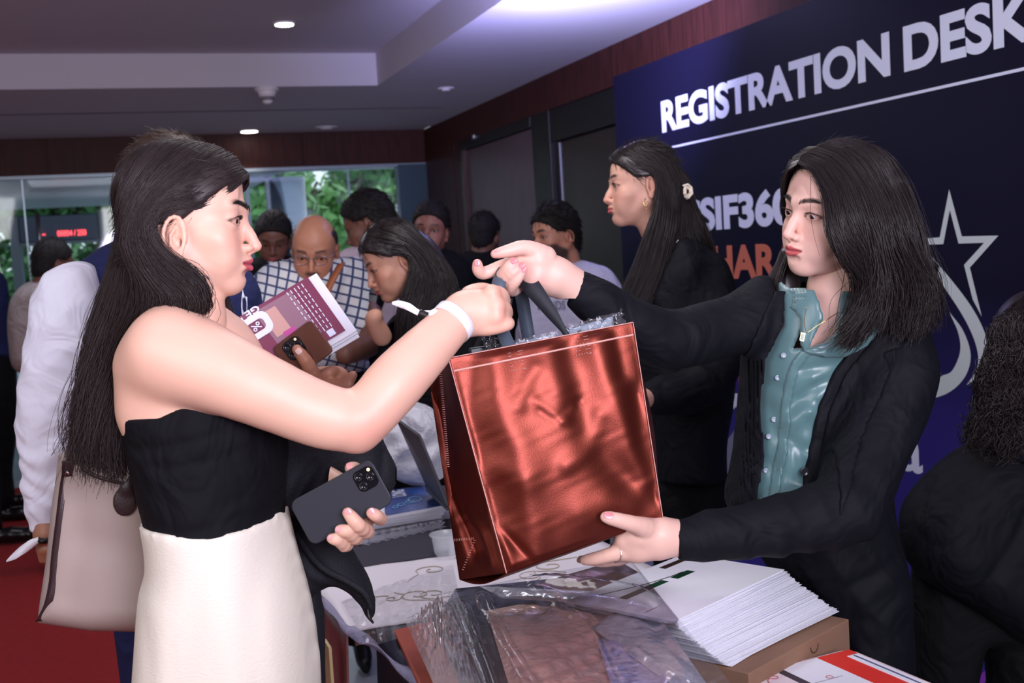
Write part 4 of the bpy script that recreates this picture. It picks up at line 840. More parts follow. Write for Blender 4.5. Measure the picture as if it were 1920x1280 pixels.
# torso
vb = Vol(K(1020, 1300, 2.15) - [0, .50, .17], K(1775, 470, 2.1) + [.02, 0, .34], .0048)
TB = [(1425, 555), (1462, 515), (1540, 508), (1640, 555), (1712, 605), (1728, 690), (1672, 850), (1674, 960), (1706, 1080), (1718, 1200), (1735, 1600), (1560, 1600), (1540, 1200), (1440, 1060), (1376, 950), (1390, 850), (1400, 720), (1406, 630)]
vb.puff(TB[:-4] + [(1364, 950), (1374, 850), (1384, 720), (1392, 630)], 2.17, .125, .10, k=0, tilt=(0, .10), creases=[([(1600, 760), (1660, 740), (1715, 700)], .006, .012), ([(1560, 1080), (1640, 1040), (1700, 1000)], .006, .012), ([(1600, 1140), (1680, 1180), (1710, 1160)], .004, .012), ([(1610, 660), (1580, 760), (1520, 900)], .004, .006)])
vshirt = Vol(K(1370, 1000, 2.15) - [0, 0, .10], K(1680, 470, 2.1) + [0, 0, .20], .0035)
SHC = [([(1570, 680), (1500, 715), (1440, 770)], .007, .012), ([(1550, 740), (1480, 750), (1425, 715)], .006, .012), ([(1450, 800), (1480, 850), (1508, 905)], .008, .014), ([(1425, 860), (1460, 885), (1505, 870)], .006, .012), ([(1520, 815), (1480, 832), (1445, 812)], .006, .011), ([(1405, 930), (1450, 912), (1505, 918)], .006, .012), ([(1590, 650), (1540, 700), (1505, 790)], .006, .014), ([(1425, 760), (1436, 820), (1428, 880)], .006, .012), ([(1580, 660), (1520, 680), (1475, 690)], .005, .010)]
vshirt.puff(TB, 2.17, .115, .095, k=0, tilt=(0, .10), creases=SHC + [([(x + 18, y + 16) for x, y in c_[0]], -c_[1] * .7, c_[2]) for c_ in SHC])
# sleeves
vb.chain(KK([(1440, 575, 2.12), (1400, 600, 2.10), (1330, 622, 2.06), (1240, 635, 2.01), (1160, 596, 1.965), (1078, 540, 1.935)]), [.056, .052, .0475, .0465, .0400, .0310], k=.02, n=14)
vb.chain(KK([(1686, 650, 2.08), (1684, 720, 2.05), (1654, 800, 2.02), (1618, 885, 1.98), (1590, 950, 1.94)]), [.056, .058, .054, .053, .056], k=.03, n=10)
vb.chain(KK([(1592, 953, 1.94), (1540, 968, 1.925), (1400, 996, 1.89), (1268, 1011, 1.875)]), [.057, .054, .0430, .0335], k=.014, n=8)
vb.disp(lambda x, y, z: .0042 * (np.abs(np.sin(30 * x + 17 * y + 2.2 * np.sin(9 * y + 7 * x) + 1.5 * np.sin(13 * x))) - .5) * np.clip((x + .9) / .2, .3, 1) + .0012 * np.sin(70 * x - 40 * y + 3 * np.sin(20 * y)) + 0 * z)
# open cuffs

vb.clip2([(1040, 500), (1092, 508), (1064, 566), (1030, 580)], 1.93, k=.004); vb.clip2([(1240, 930), (1262, 972), (1272, 1050), (1240, 1080)], 1.87, k=.004)
vfull = vb.copy()
OPEN = [(1458, 500), (1460, 560), (1454, 610), (1430, 670), (1421, 760), (1430, 850), (1416, 925), (1421, 975), (1502, 975), (1504, 925), (1515, 850), (1530, 765), (1560, 695), (1598, 645), (1642, 592), (1640, 560), (1600, 480)]
fm = vb.copy(); vb.clip2(OPEN, 2.05, zlo=-2.17, zhi=-2.0, k=.003, smooth=0)
mk('blazer', *vb.nets(2), M_blazer, B); bz = bpy.data.objects['blazer']
lap = fm.shell([(1648, 586), (1668, 602), (1650, 650), (1622, 662), (1628, 690), (1600, 745), (1560, 812), (1504, 930), (1500, 925), (1513, 850), (1528, 765), (1557, 697), (1596, 645)], 2.12, .0065, .002, zlo=-2.12); mk('lapel', *keep_big(lap.nets(2)), M_blazer, bz)
lap = fm.shell([(1460, 548), (1440, 545), (1414, 590), (1392, 640), (1380, 720), (1378, 800), (1380, 960), (1408, 960), (1410, 925), (1424, 850), (1415, 760), (1424, 672), (1450, 612)], 2.12, .0065, .002, zlo=-2.12); mk('lapel', *keep_big(lap.nets(2)), M_blazer, bz)
p = K(1508, 884, 2.0); zf = fm.zfront(p[0], p[1]); 
def button(parent, px, py, vol, r, m, d=2.05, nm='button'):
    p = K(px, py, d); z = vol.zfront(p[0], p[1])
    if z is None: return
    for _ in range(3): p = K(px, py, -z); z2 = vol.zfront(p[0], p[1]); z = z2 if z2 is not None else z
    c = K(px, py, -z - .002); V = []; seg = 20
    for rr, zz in ((r, -.0015), (r, .0012), (r * .85, .0022), (r * .7, .0014), (r * .15, .0014)):
        V += [c + np.array([rr * cos(2 * pi * i / seg), rr * sin(2 * pi * i / seg), zz]) for i in range(seg)]
    F = [(k * seg + i, k * seg + (i + 1) % seg, (k + 1) * seg + (i + 1) % seg, (k + 1) * seg + i) for k in range(4) for i in range(seg)] + [tuple(range(4 * seg, 5 * seg))]
    mk(nm, V, F, m, parent)
# shirt
M_satin = mat('teal_satin', lin(84, 120, 123), .30, spec=.6, bump=.05, bscale=900, sheen=.3)
vs = vshirt
vs.clip2([(1340, 985), (1340, 1900), (1800, 1900), (1800, 960), (1600, 950)], 2.17); vs.clip2([(1660, 400), (1662, 610), (1612, 690), (1572, 780), (1545, 860), (1535, 1000), (1800, 1000), (1800, 400)], 2.17); vs.clip2([(1300, 400), (1300, 700), (1395, 700), (1430, 560), (1460, 400)], 2.17)
vs.clip2([(1300, 400), (1456, 520), (1458, 610), (1426, 670), (1417, 760), (1426, 850), (1411, 925), (1416, 1000), (1300, 1000)], 2.11); vs2 = vs.copy(); vs.clip2([(1420, 440), (1500, 560), (1512, 600), (1496, 630), (1486, 654), (1518, 650), (1546, 641), (1566, 622), (1572, 560), (1620, 440)], 2.05, zlo=-2.17, zhi=-1.98, k=.002)
sh = mk('satin_shirt', *keep_big(vs.nets(2)), M_satin, B)
pk = vs2.shell([(1487, 652), (1470, 668), (1458, 700), (1450, 760), (1446, 830), (1434, 900), (1426, 960), (1444, 960), (1450, 900), (1462, 830), (1466, 760), (1474, 705), (1490, 672), (1516, 652)], 2.12, .005, .002, zlo=-2.12, smooth=80); mk('placket', *keep_big(pk.nets(2)), M_satin, sh)
cl1 = fm.shell([(1508, 655), (1486, 652), (1478, 660), (1520, 668), (1560, 668), (1600, 648), (1622, 612), (1618, 626), (1612, 632), (1650, 560), (1600, 520), (1572, 560), (1566, 622), (1546, 641)], 2.12, .002, .006, zlo=-2.16); mk('collar', *keep_big(cl1.nets(2)), M_satin, sh)
cl2 = fm.shell([(1500, 548), (1470, 540), (1456, 545), (1464, 560), (1458, 578), (1472, 600), (1470, 640), (1478, 662), (1488, 652), (1496, 630), (1512, 600)], 2.14, .002, .006, zlo=-2.16); mk('collar', *keep_big(cl2.nets(2)), M_satin, sh)
M_btn = mat('pearl_button', lin(150, 160, 175), .2)
for x, y in ((1469, 666), (1458, 708), (1451, 786), (1441, 818), (1436, 882), (1428, 938)): button(sh, x, y, vs2, .0048, M_btn)
button(bz, 1509, 884, fm, .008, mat('dark_button', (.02, .02, .025), .15))
# hair
cap = hair_cap(MB, OB, sB, .003, hl=((.084, .082), (.020, .010)), zmin=-.09, grow=(.014, .010, .016), ears=False)
v = Vol(K(1440, 660, 2.08) - [0, 0, .10], K(1770, 300, 2.04) + [0, 0, .12], .0045)
v.puff([(1600, 330), (1690, 340), (1715, 420), (1732, 500), (1738, 560), (1722, 590), (1670, 606), (1630, 596), (1606, 560), (1602, 510), (1570, 465), (1552, 420), (1560, 360)], 2.045, .064, .06, k=0)
v.chain(KK([(1480, 480, 2.14), (1470, 530, 2.15), (1480, 575, 2.13)]), [.02, .026, .018], k=.02)
core = merge([cap, v.nets(1)]); hB = mk('hair', *core, M_hair, B); fuzz(cap, MB, OB, hB, 1500, .022, None, .0005, (-.6, -.3, -.8), .06)
g = [[HB(.004, .090, .084), HB(-.034, .090, .074), K(1545, 365, 1.962), K(1551, 405, 1.948), K(1560, 440, 1.945), K(1583, 482, 1.952), K(1609, 512, 1.965), K(1615, 550, 1.98), K(1600, 595, 1.985), K(1571, 628, 1.975)],
     [HB(.004, .084, .094), HB(-.036, .080, .082), K(1567, 360, 1.952), K(1579, 410, 1.938), K(1595, 460, 1.940), K(1617, 505, 1.950), K(1627, 550, 1.965), K(1611, 600, 1.975), K(1579, 640, 1.97)],
     [HB(.002, .066, .106), HB(-.050, .058, .092), K(1599, 350, 1.945), K(1619, 410, 1.932), K(1635, 465, 1.938), K(1649, 520, 1.950), K(1647, 570, 1.965), K(1629, 622, 1.97)],
     [HB(.000, .040, .116), HB(-.058, .030, .100), K(1635, 350, 1.958), K(1658, 410, 1.945), K(1671, 470, 1.950), K(1687, 525, 1.962), K(1679, 575, 1.975), K(1667, 618, 1.98)],
     [HB(-.002, .005, .122), HB(-.062, -.010, .102), K(1668, 350, 1.985), K(1692, 410, 1.972), K(1704, 470, 1.972), K(1722, 530, 1.985), K(1714, 580, 1.995), K(1706, 618, 2.0)],
     [HB(-.004, -.035, .119), HB(-.054, -.055, .098), K(1694, 350, 2.02), K(1714, 410, 2.01), K(1728, 475, 2.005), K(1742, 540, 2.015), K(1738, 585, 2.02), K(1732, 622, 2.03)],
     [HB(-.004, -.070, .104), HB(-.030, -.095, .080), K(1702, 360, 2.07), K(1722, 430, 2.06), K(1738, 500, 2.06), K(1748, 555, 2.06), K(1744, 612, 2.07)]]
gf = [[HB(.006, .092, .082), HB(.026, .099, .066), HB(.050, .087, .040), HB(.064, .070, .005), HB(.070, .058, -.040), HB(.074, .04, -.08), K(1462, 535, 2.10), K(1478, 575, 2.085), K(1505, 592, 2.05)],
      [HB(.006, .080, .098), HB(.038, .080, .088), HB(.068, .055, .050), HB(.080, .035, .0), HB(.084, .02, -.06), K(1458, 525, 2.14), K(1462, 565, 2.12), K(1482, 592, 2.08)],
      [HB(.004, .050, .112), HB(.048, .045, .102), HB(.080, .02, .055), HB(.088, .0, .0), HB(.088, -.01, -.06), K(1490, 530, 2.18), K(1480, 580, 2.15)]]
hair_obj('hair_strands', [dict(guides=g, n=5200, N=26, r0=.0008, r1=.00035, jit=.0036, wav=.0042, wf=1.8, shape=[.1, .25, .5, .9, 1.4, 2.2, 2.8], ends=.12, clump=.0035),
                          dict(guides=g, n=260, N=26, r0=.0004, r1=.0002, jit=.007, wav=.006, wf=2.2, shape=[.2, .6, .9, 1.2, 1.6, 2, 2.4], ends=.2),
                          dict(guides=gf, n=1900, N=22, r0=.0008, r1=.0004, jit=.0034, wav=.003, wf=2, shape=[.1, .25, .4, .8, 1.8], ends=.12)], M_hair, hB, kind='stuff')
V, F = join([tube_arr(KK(p), [.00045, .0002], 4, 24) for p in ([(1520, 330, 1.96), (1520, 400, 1.955), (1526, 440, 1.95), (1537, 480, 1.955)], [(1600, 520, 1.96), (1560, 560, 1.985), (1554, 600, 1.98), (1552, 615, 1.975)])]); mk('loose_lock', V, F, M_hair, hB)
# trousers
tube('trouser_leg', [K(1660, 1400, 2.28), K(1660, 1850, 2.32), K(1665, 2140, 2.32)], [.10, .075, .06], M_blazer, B, seg=16); tube('trouser_leg', [K(1600, 1400, 2.28), K(1597, 1850, 2.32), K(1592, 2140, 2.32)], [.10, .075, .06], M_blazer, B, seg=16)
# ================================================================== copper bag in their hands
M_cop = mat('copper_foil_fabric', (.17, .028, .016), .42, metal=.88, bump=.12, bscale=420, spec=.5)
_b = M_cop.node_tree.nodes['Principled BSDF']; _b.inputs['Coat Weight'].default_value = .2; _b.inputs['Coat Roughness'].default_value = .38
M_thread = mat('pale_stitching', lin(214, 160, 150), .5)
M_strap = mat('black_webbing', lin(30, 34, 42), .6, bump=.5, bscale=900)
bag = thing('shopping_bag', K(1000, 1080, 1.86), 'large shiny copper foil tote bag held in the air between two women', 'bag')
def ridge(P, X, Y, pl, amp, w):
    q = crom(np.array(pl, float), 24); D, _ = seg2(X, Y, q, False); return amp * np.exp(-(D / w) ** 2)
def foil(c, nu, nv, ridges, nz=.0015, bulge=.0, seed=0):
    G, u, v = quad_grid([K(*p) for p in c], nu, nv); px = np.array([[p[0], p[1]] for p in c]); 
    X = px[0, 0] * (1 - u) * (1 - v) + px[1, 0] * u * (1 - v) + px[2, 0] * u * v + px[3, 0] * (1 - u) * v; Y = px[0, 1] * (1 - u) * (1 - v) + px[1, 1] * u * (1 - v) + px[2, 1] * u * v + px[3, 1] * (1 - u) * v
    Z = sum(ridge(None, X, Y, *r) for r in ridges) if ridges else 0 * X
    Z = Z + nz * (np.sin(X / 21 + 2 * np.sin(Y / 37 + seed)) + .6 * np.sin(Y / 17 + 1.7 * np.sin(X / 29 + seed)) + .35 * np.sin((X + Y) / 8 + 2 * np.sin(Y / 13)))
    Z = Z + bulge * np.sin(pi * np.clip(u, 0, 1)) * np.sin(pi * np.clip(v, 0, 1)) ** .6
    e = np.minimum(np.minimum(u, 1 - u), np.minimum(v, 1 - v)); Z = Z * np.clip(e / .03, 0, 1)
    G = G + Z[..., None] * np.array([0, 0, 1.]); return G
TL, TR, BR, BL = (841, 671, 1.800), (1187, 604, 1.872), (1243, 972, 1.860), (950, 1074, 1.800)
TLb, TRb, BRb, BLb = (800, 684, 1.955), (1150, 622, 2.02), (1215, 985, 2.00), (862, 1086, 1.915)
RD = [([(925, 660), (935, 760), (975, 860), (992, 960), (1000, 1040)], .013, 30), ([(880, 700), (900, 850), (935, 960)], -.008, 26), ([(1062, 660), (1075, 720), (1110, 830), (1160, 890), (1210, 925)], -.016, 28),
      ([(1115, 640), (1150, 740), (1185, 830), (1215, 900)], .012, 22), ([(1030, 650), (1050, 730)], .010, 26), ([(1010, 770), (1040, 785), (1066, 768), (1084, 752)], -.003, 8), ([(1050, 788), (1070, 765)], .0035, 7), ([(1000, 750), (1030, 775), (1060, 790)], .003, 9),
      ([(1190, 740), (1200, 830), (1235, 930)], -.010, 16), ([(905, 980), (935, 1000), (960, 1060)], .009, 10), ([(925, 985), (965, 1020), (1005, 1062)], -.008, 9), ([(890, 900), (940, 880), (975, 900)], .006, 22), ([(1060, 870), (1100, 840), (1120, 780)], .007, 16),
      ([(1090, 965), (1150, 940), (1220, 930)], .010, 30), ([(1000, 690), (985, 720), (970, 760)], .006, 14), ([(1150, 620), (1165, 700)], -.005, 12)]
G = foil([TL, TR, BR, BL], 110, 130, [(p_, a_ * .55, w_ * 1.15) for p_, a_, w_ in RD], .0004, .020); sheet('front_panel', G, M_cop, bag, th=.0012)
Gb = foil([TLb, TRb, BRb, BLb], 30, 34, [], .002, -.02); sheet('back_panel', Gb, M_cop, bag, th=.0012)
GL_ = foil([TLb, TL, BL, BLb], 26, 90, [([(822, 680), (836, 870), (895, 1040)], -.030, 12), ([(836, 870), (870, 960), (905, 1000), (925, 1060)], .012, 9)], .0015, 0); GL_[..., 0] += 0; sheet('side_panel', GL_, M_cop, bag, th=.0012)
GR_ = foil([TR, TRb, BRb, BR], 20, 60, [], .0015, 0); GR_[..., 0] += .02 * np.sin(np.linspace(0, pi, 20))[:, None] * np.sin(np.linspace(0, pi, 60))[None, :]; sheet('side_panel', GR_, M_cop, bag, th=.0012)
Gbt = foil([BL, BR, BRb, BLb], 24, 14, [], .001, 0); Gbt[..., 1] -= .012 * np.sin(np.linspace(0, pi, 14))[None, :] * np.linspace(1, 0, 24)[:, None]; sheet('bottom_panel', Gbt, M_cop, bag, th=.0012)
def onfront(u, v):
    nu, nv = G.shape[:2]; return G[min(nu - 1, int(round(u * (nu - 1)))), min(nv - 1, int(round(v * (nv - 1))))] + [0, 0, .0014]
# hem line, piping and stitches
ln = [onfront(u, .062) for u in np.linspace(.005, .995, 60)]; V, F = ribbon_arr(ln, .0028, [(.0, 1, .0)] * 3, .0004, 120); mk('hem_stitching', V, F, M_thread, bag)
V, F = join([tube_arr([onfront(0, v_) for v_ in np.linspace(0, 1, 40)], .0009, 6, 60), tube_arr([onfront(u, 0) for u in np.linspace(0, 1, 40)], .0008, 6, 60), tube_arr([G[-1, int(k)] + [0, 0, .001] for k in np.linspace(0, 129, 30)], .0007, 6, 40)]); mk('edge_piping', V, F, M_thread, bag, kind='stuff')
st = []
for i in range(46):
    y = 690 + i * 4.1; x = 822 + (y - 680) * .08; a_ = K(x, y, 1.868); st.append(tube_arr([a_, a_ + [.0045, .0004, .001]], .0005, 4, 2))
def cross(c, w, h, n=6):
    for i in range(n):
        t = i / (n - 1)
        for p, q_ in (((0, t), (.08, t)), ((.92, t), (1, t)), ((t, 0), (t, .08)), ((t, .92), (t, 1)), ((t, t), (t + .06, t)), ((t, 1 - t), (t + .06, 1 - t))):
            a_ = onfront(min(1, c[0] + p[0] * w), c[1] + p[1] * h); b_ = onfront(min(1, c[0] + q_[0] * w + .004), c[1] + q_[1] * h); st.append(tube_arr([a_, b_], .0004, 4, 2))
cross((.300, .028), .075, .085); cross((.660, .020), .075, .085)
for i in range(13):
    t = i / 12; a_ = K(868 + t * 16, 985 + t * 4 + 0, 1.885 - t * .03); st.append(tube_arr([K(849 + 38 * t, 1010 - 3 * t, 1.90 - .05 * t), K(849 + 38 * t, 1015 - 3 * t, 1.90 - .05 * t)], .0003, 4, 2)); st.append(tube_arr([K(888 - 22 * t, 1012 + 55 * t, 1.853 + .02 * t), K(892 - 22 * t, 1013 + 55 * t, 1.853 + .02 * t)], .0003, 4, 2))
V, F = join(st); mk('stitching', V, F, M_thread, bag, kind='stuff')
# handles
def strap(nm, pts, w, wd, m=M_strap, th=.0008): V, F = ribbon_arr(KK(pts), w, wd, th, 40); return mk(nm, V, F, m, bag)
sx = (1, .1, .15)
M_strap2 = mat('sheer_grey_webbing', lin(74, 86, 100), .35, bump=.3, bscale=700)
strap('handle', [(950, 492, 1.893), (940, 512, 1.880), (934, 540, 1.868), (936, 590, 1.868), (944, 625, 1.850), (962, 662, 1.826)], [.020, .022, .024, .024, .022, .020], [(1, .3, .1), (1, .2, .1), sx, sx, (1, .3, 0)], M_strap2)
strap('handle', [(962, 520, 1.905), (985, 524, 1.892), (1005, 548, 1.880), (1035, 588, 1.868), (1056, 618, 1.858), (1070, 640, 1.850)], [.020, .030, .028, .020, .010, .007], [(.6, .8, 0), (.7, .7, 0), (.8, .6, .2), (.7, .5, .4), (.9, .4, .2)])
strap('handle', [(966, 528, 1.935), (976, 545, 1.94), (984, 590, 1.95), (992, 640, 1.96), (996, 680, 1.965)], .022, [sx, sx, sx], M_strap2)
strap('handle', [(950, 560, 1.93), (940, 600, 1.925), (905, 640, 1.93), (890, 690, 1.94)], .021, [sx, (1, -.2, 0), (1, .4, 0)])
# things packed inside, wrapped in clear film
FILM = bpy.data.materials.new('clear_plastic_film'); FILM.use_nodes = True; n = FILM.node_tree.nodes; L = FILM.node_tree.links; n.clear()
def build_film(nodes, L, tint=(.98, .98, 1.0), haze=.05, bump=.22, sc=9, rough=.09):
    o_ = nodes.new('ShaderNodeOutputMaterial'); mx = nodes.new('ShaderNodeMixShader'); t_ = nodes.new('ShaderNodeBsdfTransparent'); g_ = nodes.new('ShaderNodeBsdfGlossy'); d_ = nodes.new('ShaderNodeBsdfDiffuse'); m2 = nodes.new('ShaderNodeMixShader')
    f_ = nodes.new('ShaderNodeFresnel'); f_.inputs[0].default_value = 1.38; tc_ = nodes.new('ShaderNodeTexCoord'); ns = nodes.new('ShaderNodeTexNoise'); ns.inputs['Scale'].default_value = sc; ns.inputs['Detail'].default_value = 2; ns.inputs['Distortion'].default_value = 1.2
    bp = nodes.new('ShaderNodeBump'); bp.inputs['Strength'].default_value = bump; bp.inputs['Distance'].default_value = .02; L.new(tc_.outputs['Object'], ns.inputs[0]); L.new(ns.outputs[0], bp.inputs['Height'])
    L.new(bp.outputs[0], g_.inputs['Normal']); L.new(bp.outputs[0], f_.inputs['Normal']); t_.inputs[0].default_value = (*tint, 1); g_.inputs['Roughness'].default_value = rough; d_.inputs[0].default_value = (.75, .75, .82, 1)
    m2.inputs[0].default_value = haze; L.new(t_.outputs[0], m2.inputs[1]); L.new(d_.outputs[0], m2.inputs[2]); L.new(f_.outputs[0], mx.inputs[0]); L.new(m2.outputs[0], mx.inputs[1]); L.new(g_.outputs[0], mx.inputs[2]); L.new(mx.outputs[0], o_.inputs[0])
build_film(n, L)
GREY = mat('grey_cardboard', lin(120, 134, 148), .5); NAVY = mat('dark_slate_folder', lin(34, 44, 56), .4)
def slabq(nm, c4, th, m, parent=None, up=None, cam=True, bev=.003, **kw):
    """slab whose face is the quad c4 (camera metres), thickness away from its normal"""
    c = [np.asarray(q, float) for q in c4]; n_ = np.cross(c[1] - c[0], c[3] - c[0]); n_ /= np.linalg.norm(n_)
    if up is not None and n_ @ np.asarray(up, float) < 0: n_ = -n_
    V = c + [q - n_ * th for q in c]; F = [(0, 1, 2, 3), (7, 6, 5, 4), (0, 4, 5, 1), (1, 5, 6, 2), (2, 6, 7, 3), (3, 7, 4, 0)]
    o = mk(nm, V, F, m, parent, cam=cam, smooth=False, **kw)
    if bev: q = o.modifiers.new('bevel', 'BEVEL'); q.width = bev; q.segments = 2
    return o
def inner(nm, c, th, m, lab, cat):
    o = slabq(nm, KK(c), th, m, None, (0, 0, 1)); return uniq(o, lab, cat)
b1 = inner('boxed_gift', [(958, 645, 1.86), (1045, 624, 1.875), (1060, 800, 1.875), (985, 820, 1.86)], .045, GREY, 'grey box in clear film sticking out of the middle of the copper bag', 'box')
b2 = inner('boxed_gift', [(1062, 618, 1.89), (1150, 592, 1.905), (1172, 790, 1.90), (1085, 810, 1.89)], .030, GREY, 'grey box in clear film sticking out at the right of the copper bag', 'box')
b3 = inner('slate_folder', [(880, 652, 1.885), (955, 642, 1.90), (985, 820, 1.90), (905, 830, 1.885)], .012, NAVY, 'dark slate folder sticking out at the left of the copper bag', 'folder')
def crumple(nm, c, m, parent, seed, amp=.003, nu=36, nv=20, **kw):
    rg = np.random.default_rng(seed); G2, u, v_ = quad_grid(KK(c), nu, nv)
    for _ in range(5):
        d_ = rg.normal(0, 1, 2); f_ = rg.uniform(8, 30); ph = rg.random() * 6; s_ = np.abs(np.sin(f_ * (u * d_[0] + v_ * d_[1]) + ph + 1.5 * np.sin(7 * u + ph))); G2 = G2 + (amp * (s_ - .5))[..., None] * rg.normal(0, .6, 3)
    return sheet(nm, G2, m, parent, smooth=True, **kw)
crumple('clear_wrap', [(952, 642, 1.852), (1048, 618, 1.866), (1062, 700, 1.866), (968, 730, 1.852)], FILM, b1, 3)
crumple('clear_wrap', [(1056, 612, 1.882), (1172, 580, 1.897), (1182, 680, 1.895), (1070, 700, 1.885)], FILM, b2, 4, .005)
crumple('clear_wrap', [(905, 632, 1.878), (944, 622, 1.88), (958, 700, 1.88), (915, 690, 1.88)], FILM, b3, 5, .006)
# wristband on woman A's wrist
M_band = mat('white_wristband', lin(238, 238, 246), .4)
ca = K(848, 603, 1.812); ax = K(862, 590, 1.82) - K(838, 615, 1.805); x_, y_, z_ = frame(ax)
V, F = [], []
N_ = 48
for i in range(N_):
    a_ = 2 * pi * i / N_; rr = .0345; dirv = x_ * cos(a_) + y_ * sin(a_)
    for w_, r_ in ((-.0085, rr), (.0085, rr), (.0085, rr + .0009), (-.0085, rr + .0009)): V.append(ca + dirv * r_ + z_ * w_ + np.array([.35 * .004, 0, 0]))
F = [(i * 4 + s_, i * 4 + (s_ + 1) % 4, ((i + 1) % N_) * 4 + (s_ + 1) % 4, ((i + 1) % N_) * 4 + s_) for i in range(N_) for s_ in range(4)]
wb = mk('wristband', V, F, M_band, None, label='white paper wristband on the bare arm reaching for the bag', cat='wristband')
V, F = ribbon_arr(KK([(815, 584, 1.80), (800, 588, 1.80), (785, 586, 1.80), (768, 576, 1.80), (750, 570, 1.80), (735, 568, 1.80)]), [.006, .011, .009, .013, .012, .004], [(0, 1, 0), (.2, 1, .2), (.1, 1, -.3), (-.2, 1, .3), (0, 1, 0)], .0006, 30); mk('loose_tail', V, F, M_band, wb)
tube('black_clip', KK([(808, 596, 1.80), (786, 586, 1.80)]), [.0065, .0065], BLK, wb, seg=10)
tube('clasp', KK([(816, 600, 1.79), (812, 590, 1.79), (820, 582, 1.79)]), [.006, .008, .005], M_band, wb, seg=10)
# ================================================================== people further back
M_short = mat('short_black_hair', (.012, .010, .010), .7, spec=.25)
def person(K0, lab, name='person', group=None):
    t = thing(name, K(*K0), lab, 'person', group); t.location.z = 0; return t
def facing(t, o, f, u, s, res=.0035, skin=lin(150, 104, 84), hair=True, hl=((.086, .068), (.020, .000)), zmin=-.075, grow=(.009, .008, .010), eyes=True, neck=None, hm=None, look=(0, 1, -.2), **k):
    M = hframe(f, u); O = K(*o); V = head_arr(res=res, skin=skin, neck=neck, **k); out = (to_cam(V[0], O, M, s), V[1], V[2])
    if eyes: face_parts(t, O, M, s, look)
    hm = hm or M_short
    if hair: h = hair_cap(M, O, s, .004, hl=hl, zmin=zmin, grow=grow, bump=.0012); hh = mk('hair', *h, hm or M_hair, t); fuzz(h, M, O, hh, 1500 if o[2] < 5.2 else 700, .020, hm, .0009 if o[2] < 3 else .0014)
    return M, O, out
def vol_for(poly, d, zr=.2, res=.008, ext=0):
    p = np.array([K(x, y, d) for x, y in poly]); lo = p.min(0) - [.04, .04 + ext, zr]; hi = p.max(0) + [.04, .04, zr]; return Vol(lo, hi, res)
def skinned(t, parts, skin, extra=()):
    L_ = list(parts)
    for V, Q in extra: mk('forearm', V, Q, M_skin, t, col=np.tile(np.array(skin), (len(V), 1)))
    if L_: V, Q, C = merge(L_); mk('body', V, Q, M_skin, t, col=C)
def limb(pts, rad, res=.006, k=.01, n=8):
    p = np.array(KK(pts)); r = max(rad) + .03; v = Vol(p.min(0) - r, p.max(0) + r, res); v.chain(p, rad, k=k, n=n); return v.nets(1)
def legs(t, d, x0, x1, y0, m, r=.085):
    """trouser legs standing on the floor"""
    for i, x in enumerate((x0, x1)):
        a = K(x, y0, d); g = w_of(a); dn = (w_of(K(x, y0 + 10, d)) - g); base = np.array([g[0], g[1], .085]); mid = (g + base) / 2
        tube('trouser_leg', [g, mid, base], [r, r * .8, r * .68], m, t, cam=False, seg=14)
        sh = join([tube_arr([base + [0, 0, -.02], base + [-.01, -.09, -.035], base + [-.02, -.17, -.045]], [.045, .045, .025], 12, 10, flat=.7)]); mk('shoe', *sh, BLK, t, cam=False)
W_SH = cloth('white_cotton_shirt', lin(232, 234, 248), .8, .2, 500)
NAVYC = cloth('navy_wool', lin(38, 44, 84), .85); BLACKC = cloth('black_cotton', lin(16, 16, 20), .85); PALEC = cloth('pale_pink_shirt', lin(206, 188, 200), .8); LAVC = cloth('lavender_white_tee', lin(198, 196, 222), .85); BEIGEC = cloth('beige_grey_shirt', lin(160, 150, 148), .85)
BR = lin(168, 116, 92); BR2 = lin(120, 82, 68)
# ---- man behind woman A: white sleeves, navy waistcoat
t = person((300, 700, 2.7), 'man in white shirt sleeves and navy waistcoat standing behind the profile woman')
nk = [((0, -.022, -.060), .056), ((0, -.03, -.15), .060)]
M, O, hv = facing(t, (318, 356, 2.62), (.75, -.1, -.45), (0, 1, 0), 1.04, skin=BR, fem=False, neck=nk, eyes=False, hl=((.086, .070), (.02, .0)), hm=mat('thin_brown_hair', (.035, .018, .012), .5), grow=(.012, .012, .016))
ex = [limb([(596, 735, 2.30), (588, 705, 2.27), (574, 678, 2.245), (557, 655, 2.235)], [.016, .0145, .0125, .0100], .003, .004)]
hd = Vol(K(560, 770, 2.35) - [0, 0, .08], K(690, 660, 2.35) + [0, 0, .12], .003); hd.chain(KK([(560, 760, 2.34), (600, 722, 2.32), (630, 712, 2.32)]), [.030, .032, .028], k=.02)
for q in ([(600, 712, 2.30), (615, 700, 2.29), (628, 694, 2.30)], [(618, 722, 2.29), (645, 720, 2.27), (662, 703, 2.26)], [(612, 730, 2.29), (638, 732, 2.27), (655, 722, 2.26)], [(606, 736, 2.30), (628, 741, 2.28), (645, 735, 2.27)]): hd.chain(KK(q), [.0135, .0115, .0085], k=.005, n=8)
ex.append(hd.nets(1)); ex.append(limb([(560, 762, 2.34), (500, 740, 2.45)], [.030, .038]))
hd = Vol(K(40, 1060, 2.45) - [0, 0, .08], K(130, 940, 2.45) + [0, 0, .08], .003); hd.chain(KK([(86, 960, 2.45), (88, 1000, 2.44)]), [.026, .028], k=.01)
for i, x in enumerate((76, 84, 93, 101)): hd.chain(KK([(84 + 4 * i - 6, 1005, 2.44), (x, 1030, 2.43), (x + 3, 1050, 2.44)]), [.011, .009, .007], k=.004)
ex.append(hd.nets(1)); skinned(t, [hv], BR, ex)
nails(t, [(560, 658, 2.222, (-1, -1), .011, .012, (-.3, .5, 1))], mat('pale_nail', lin(214, 176, 164), .25))
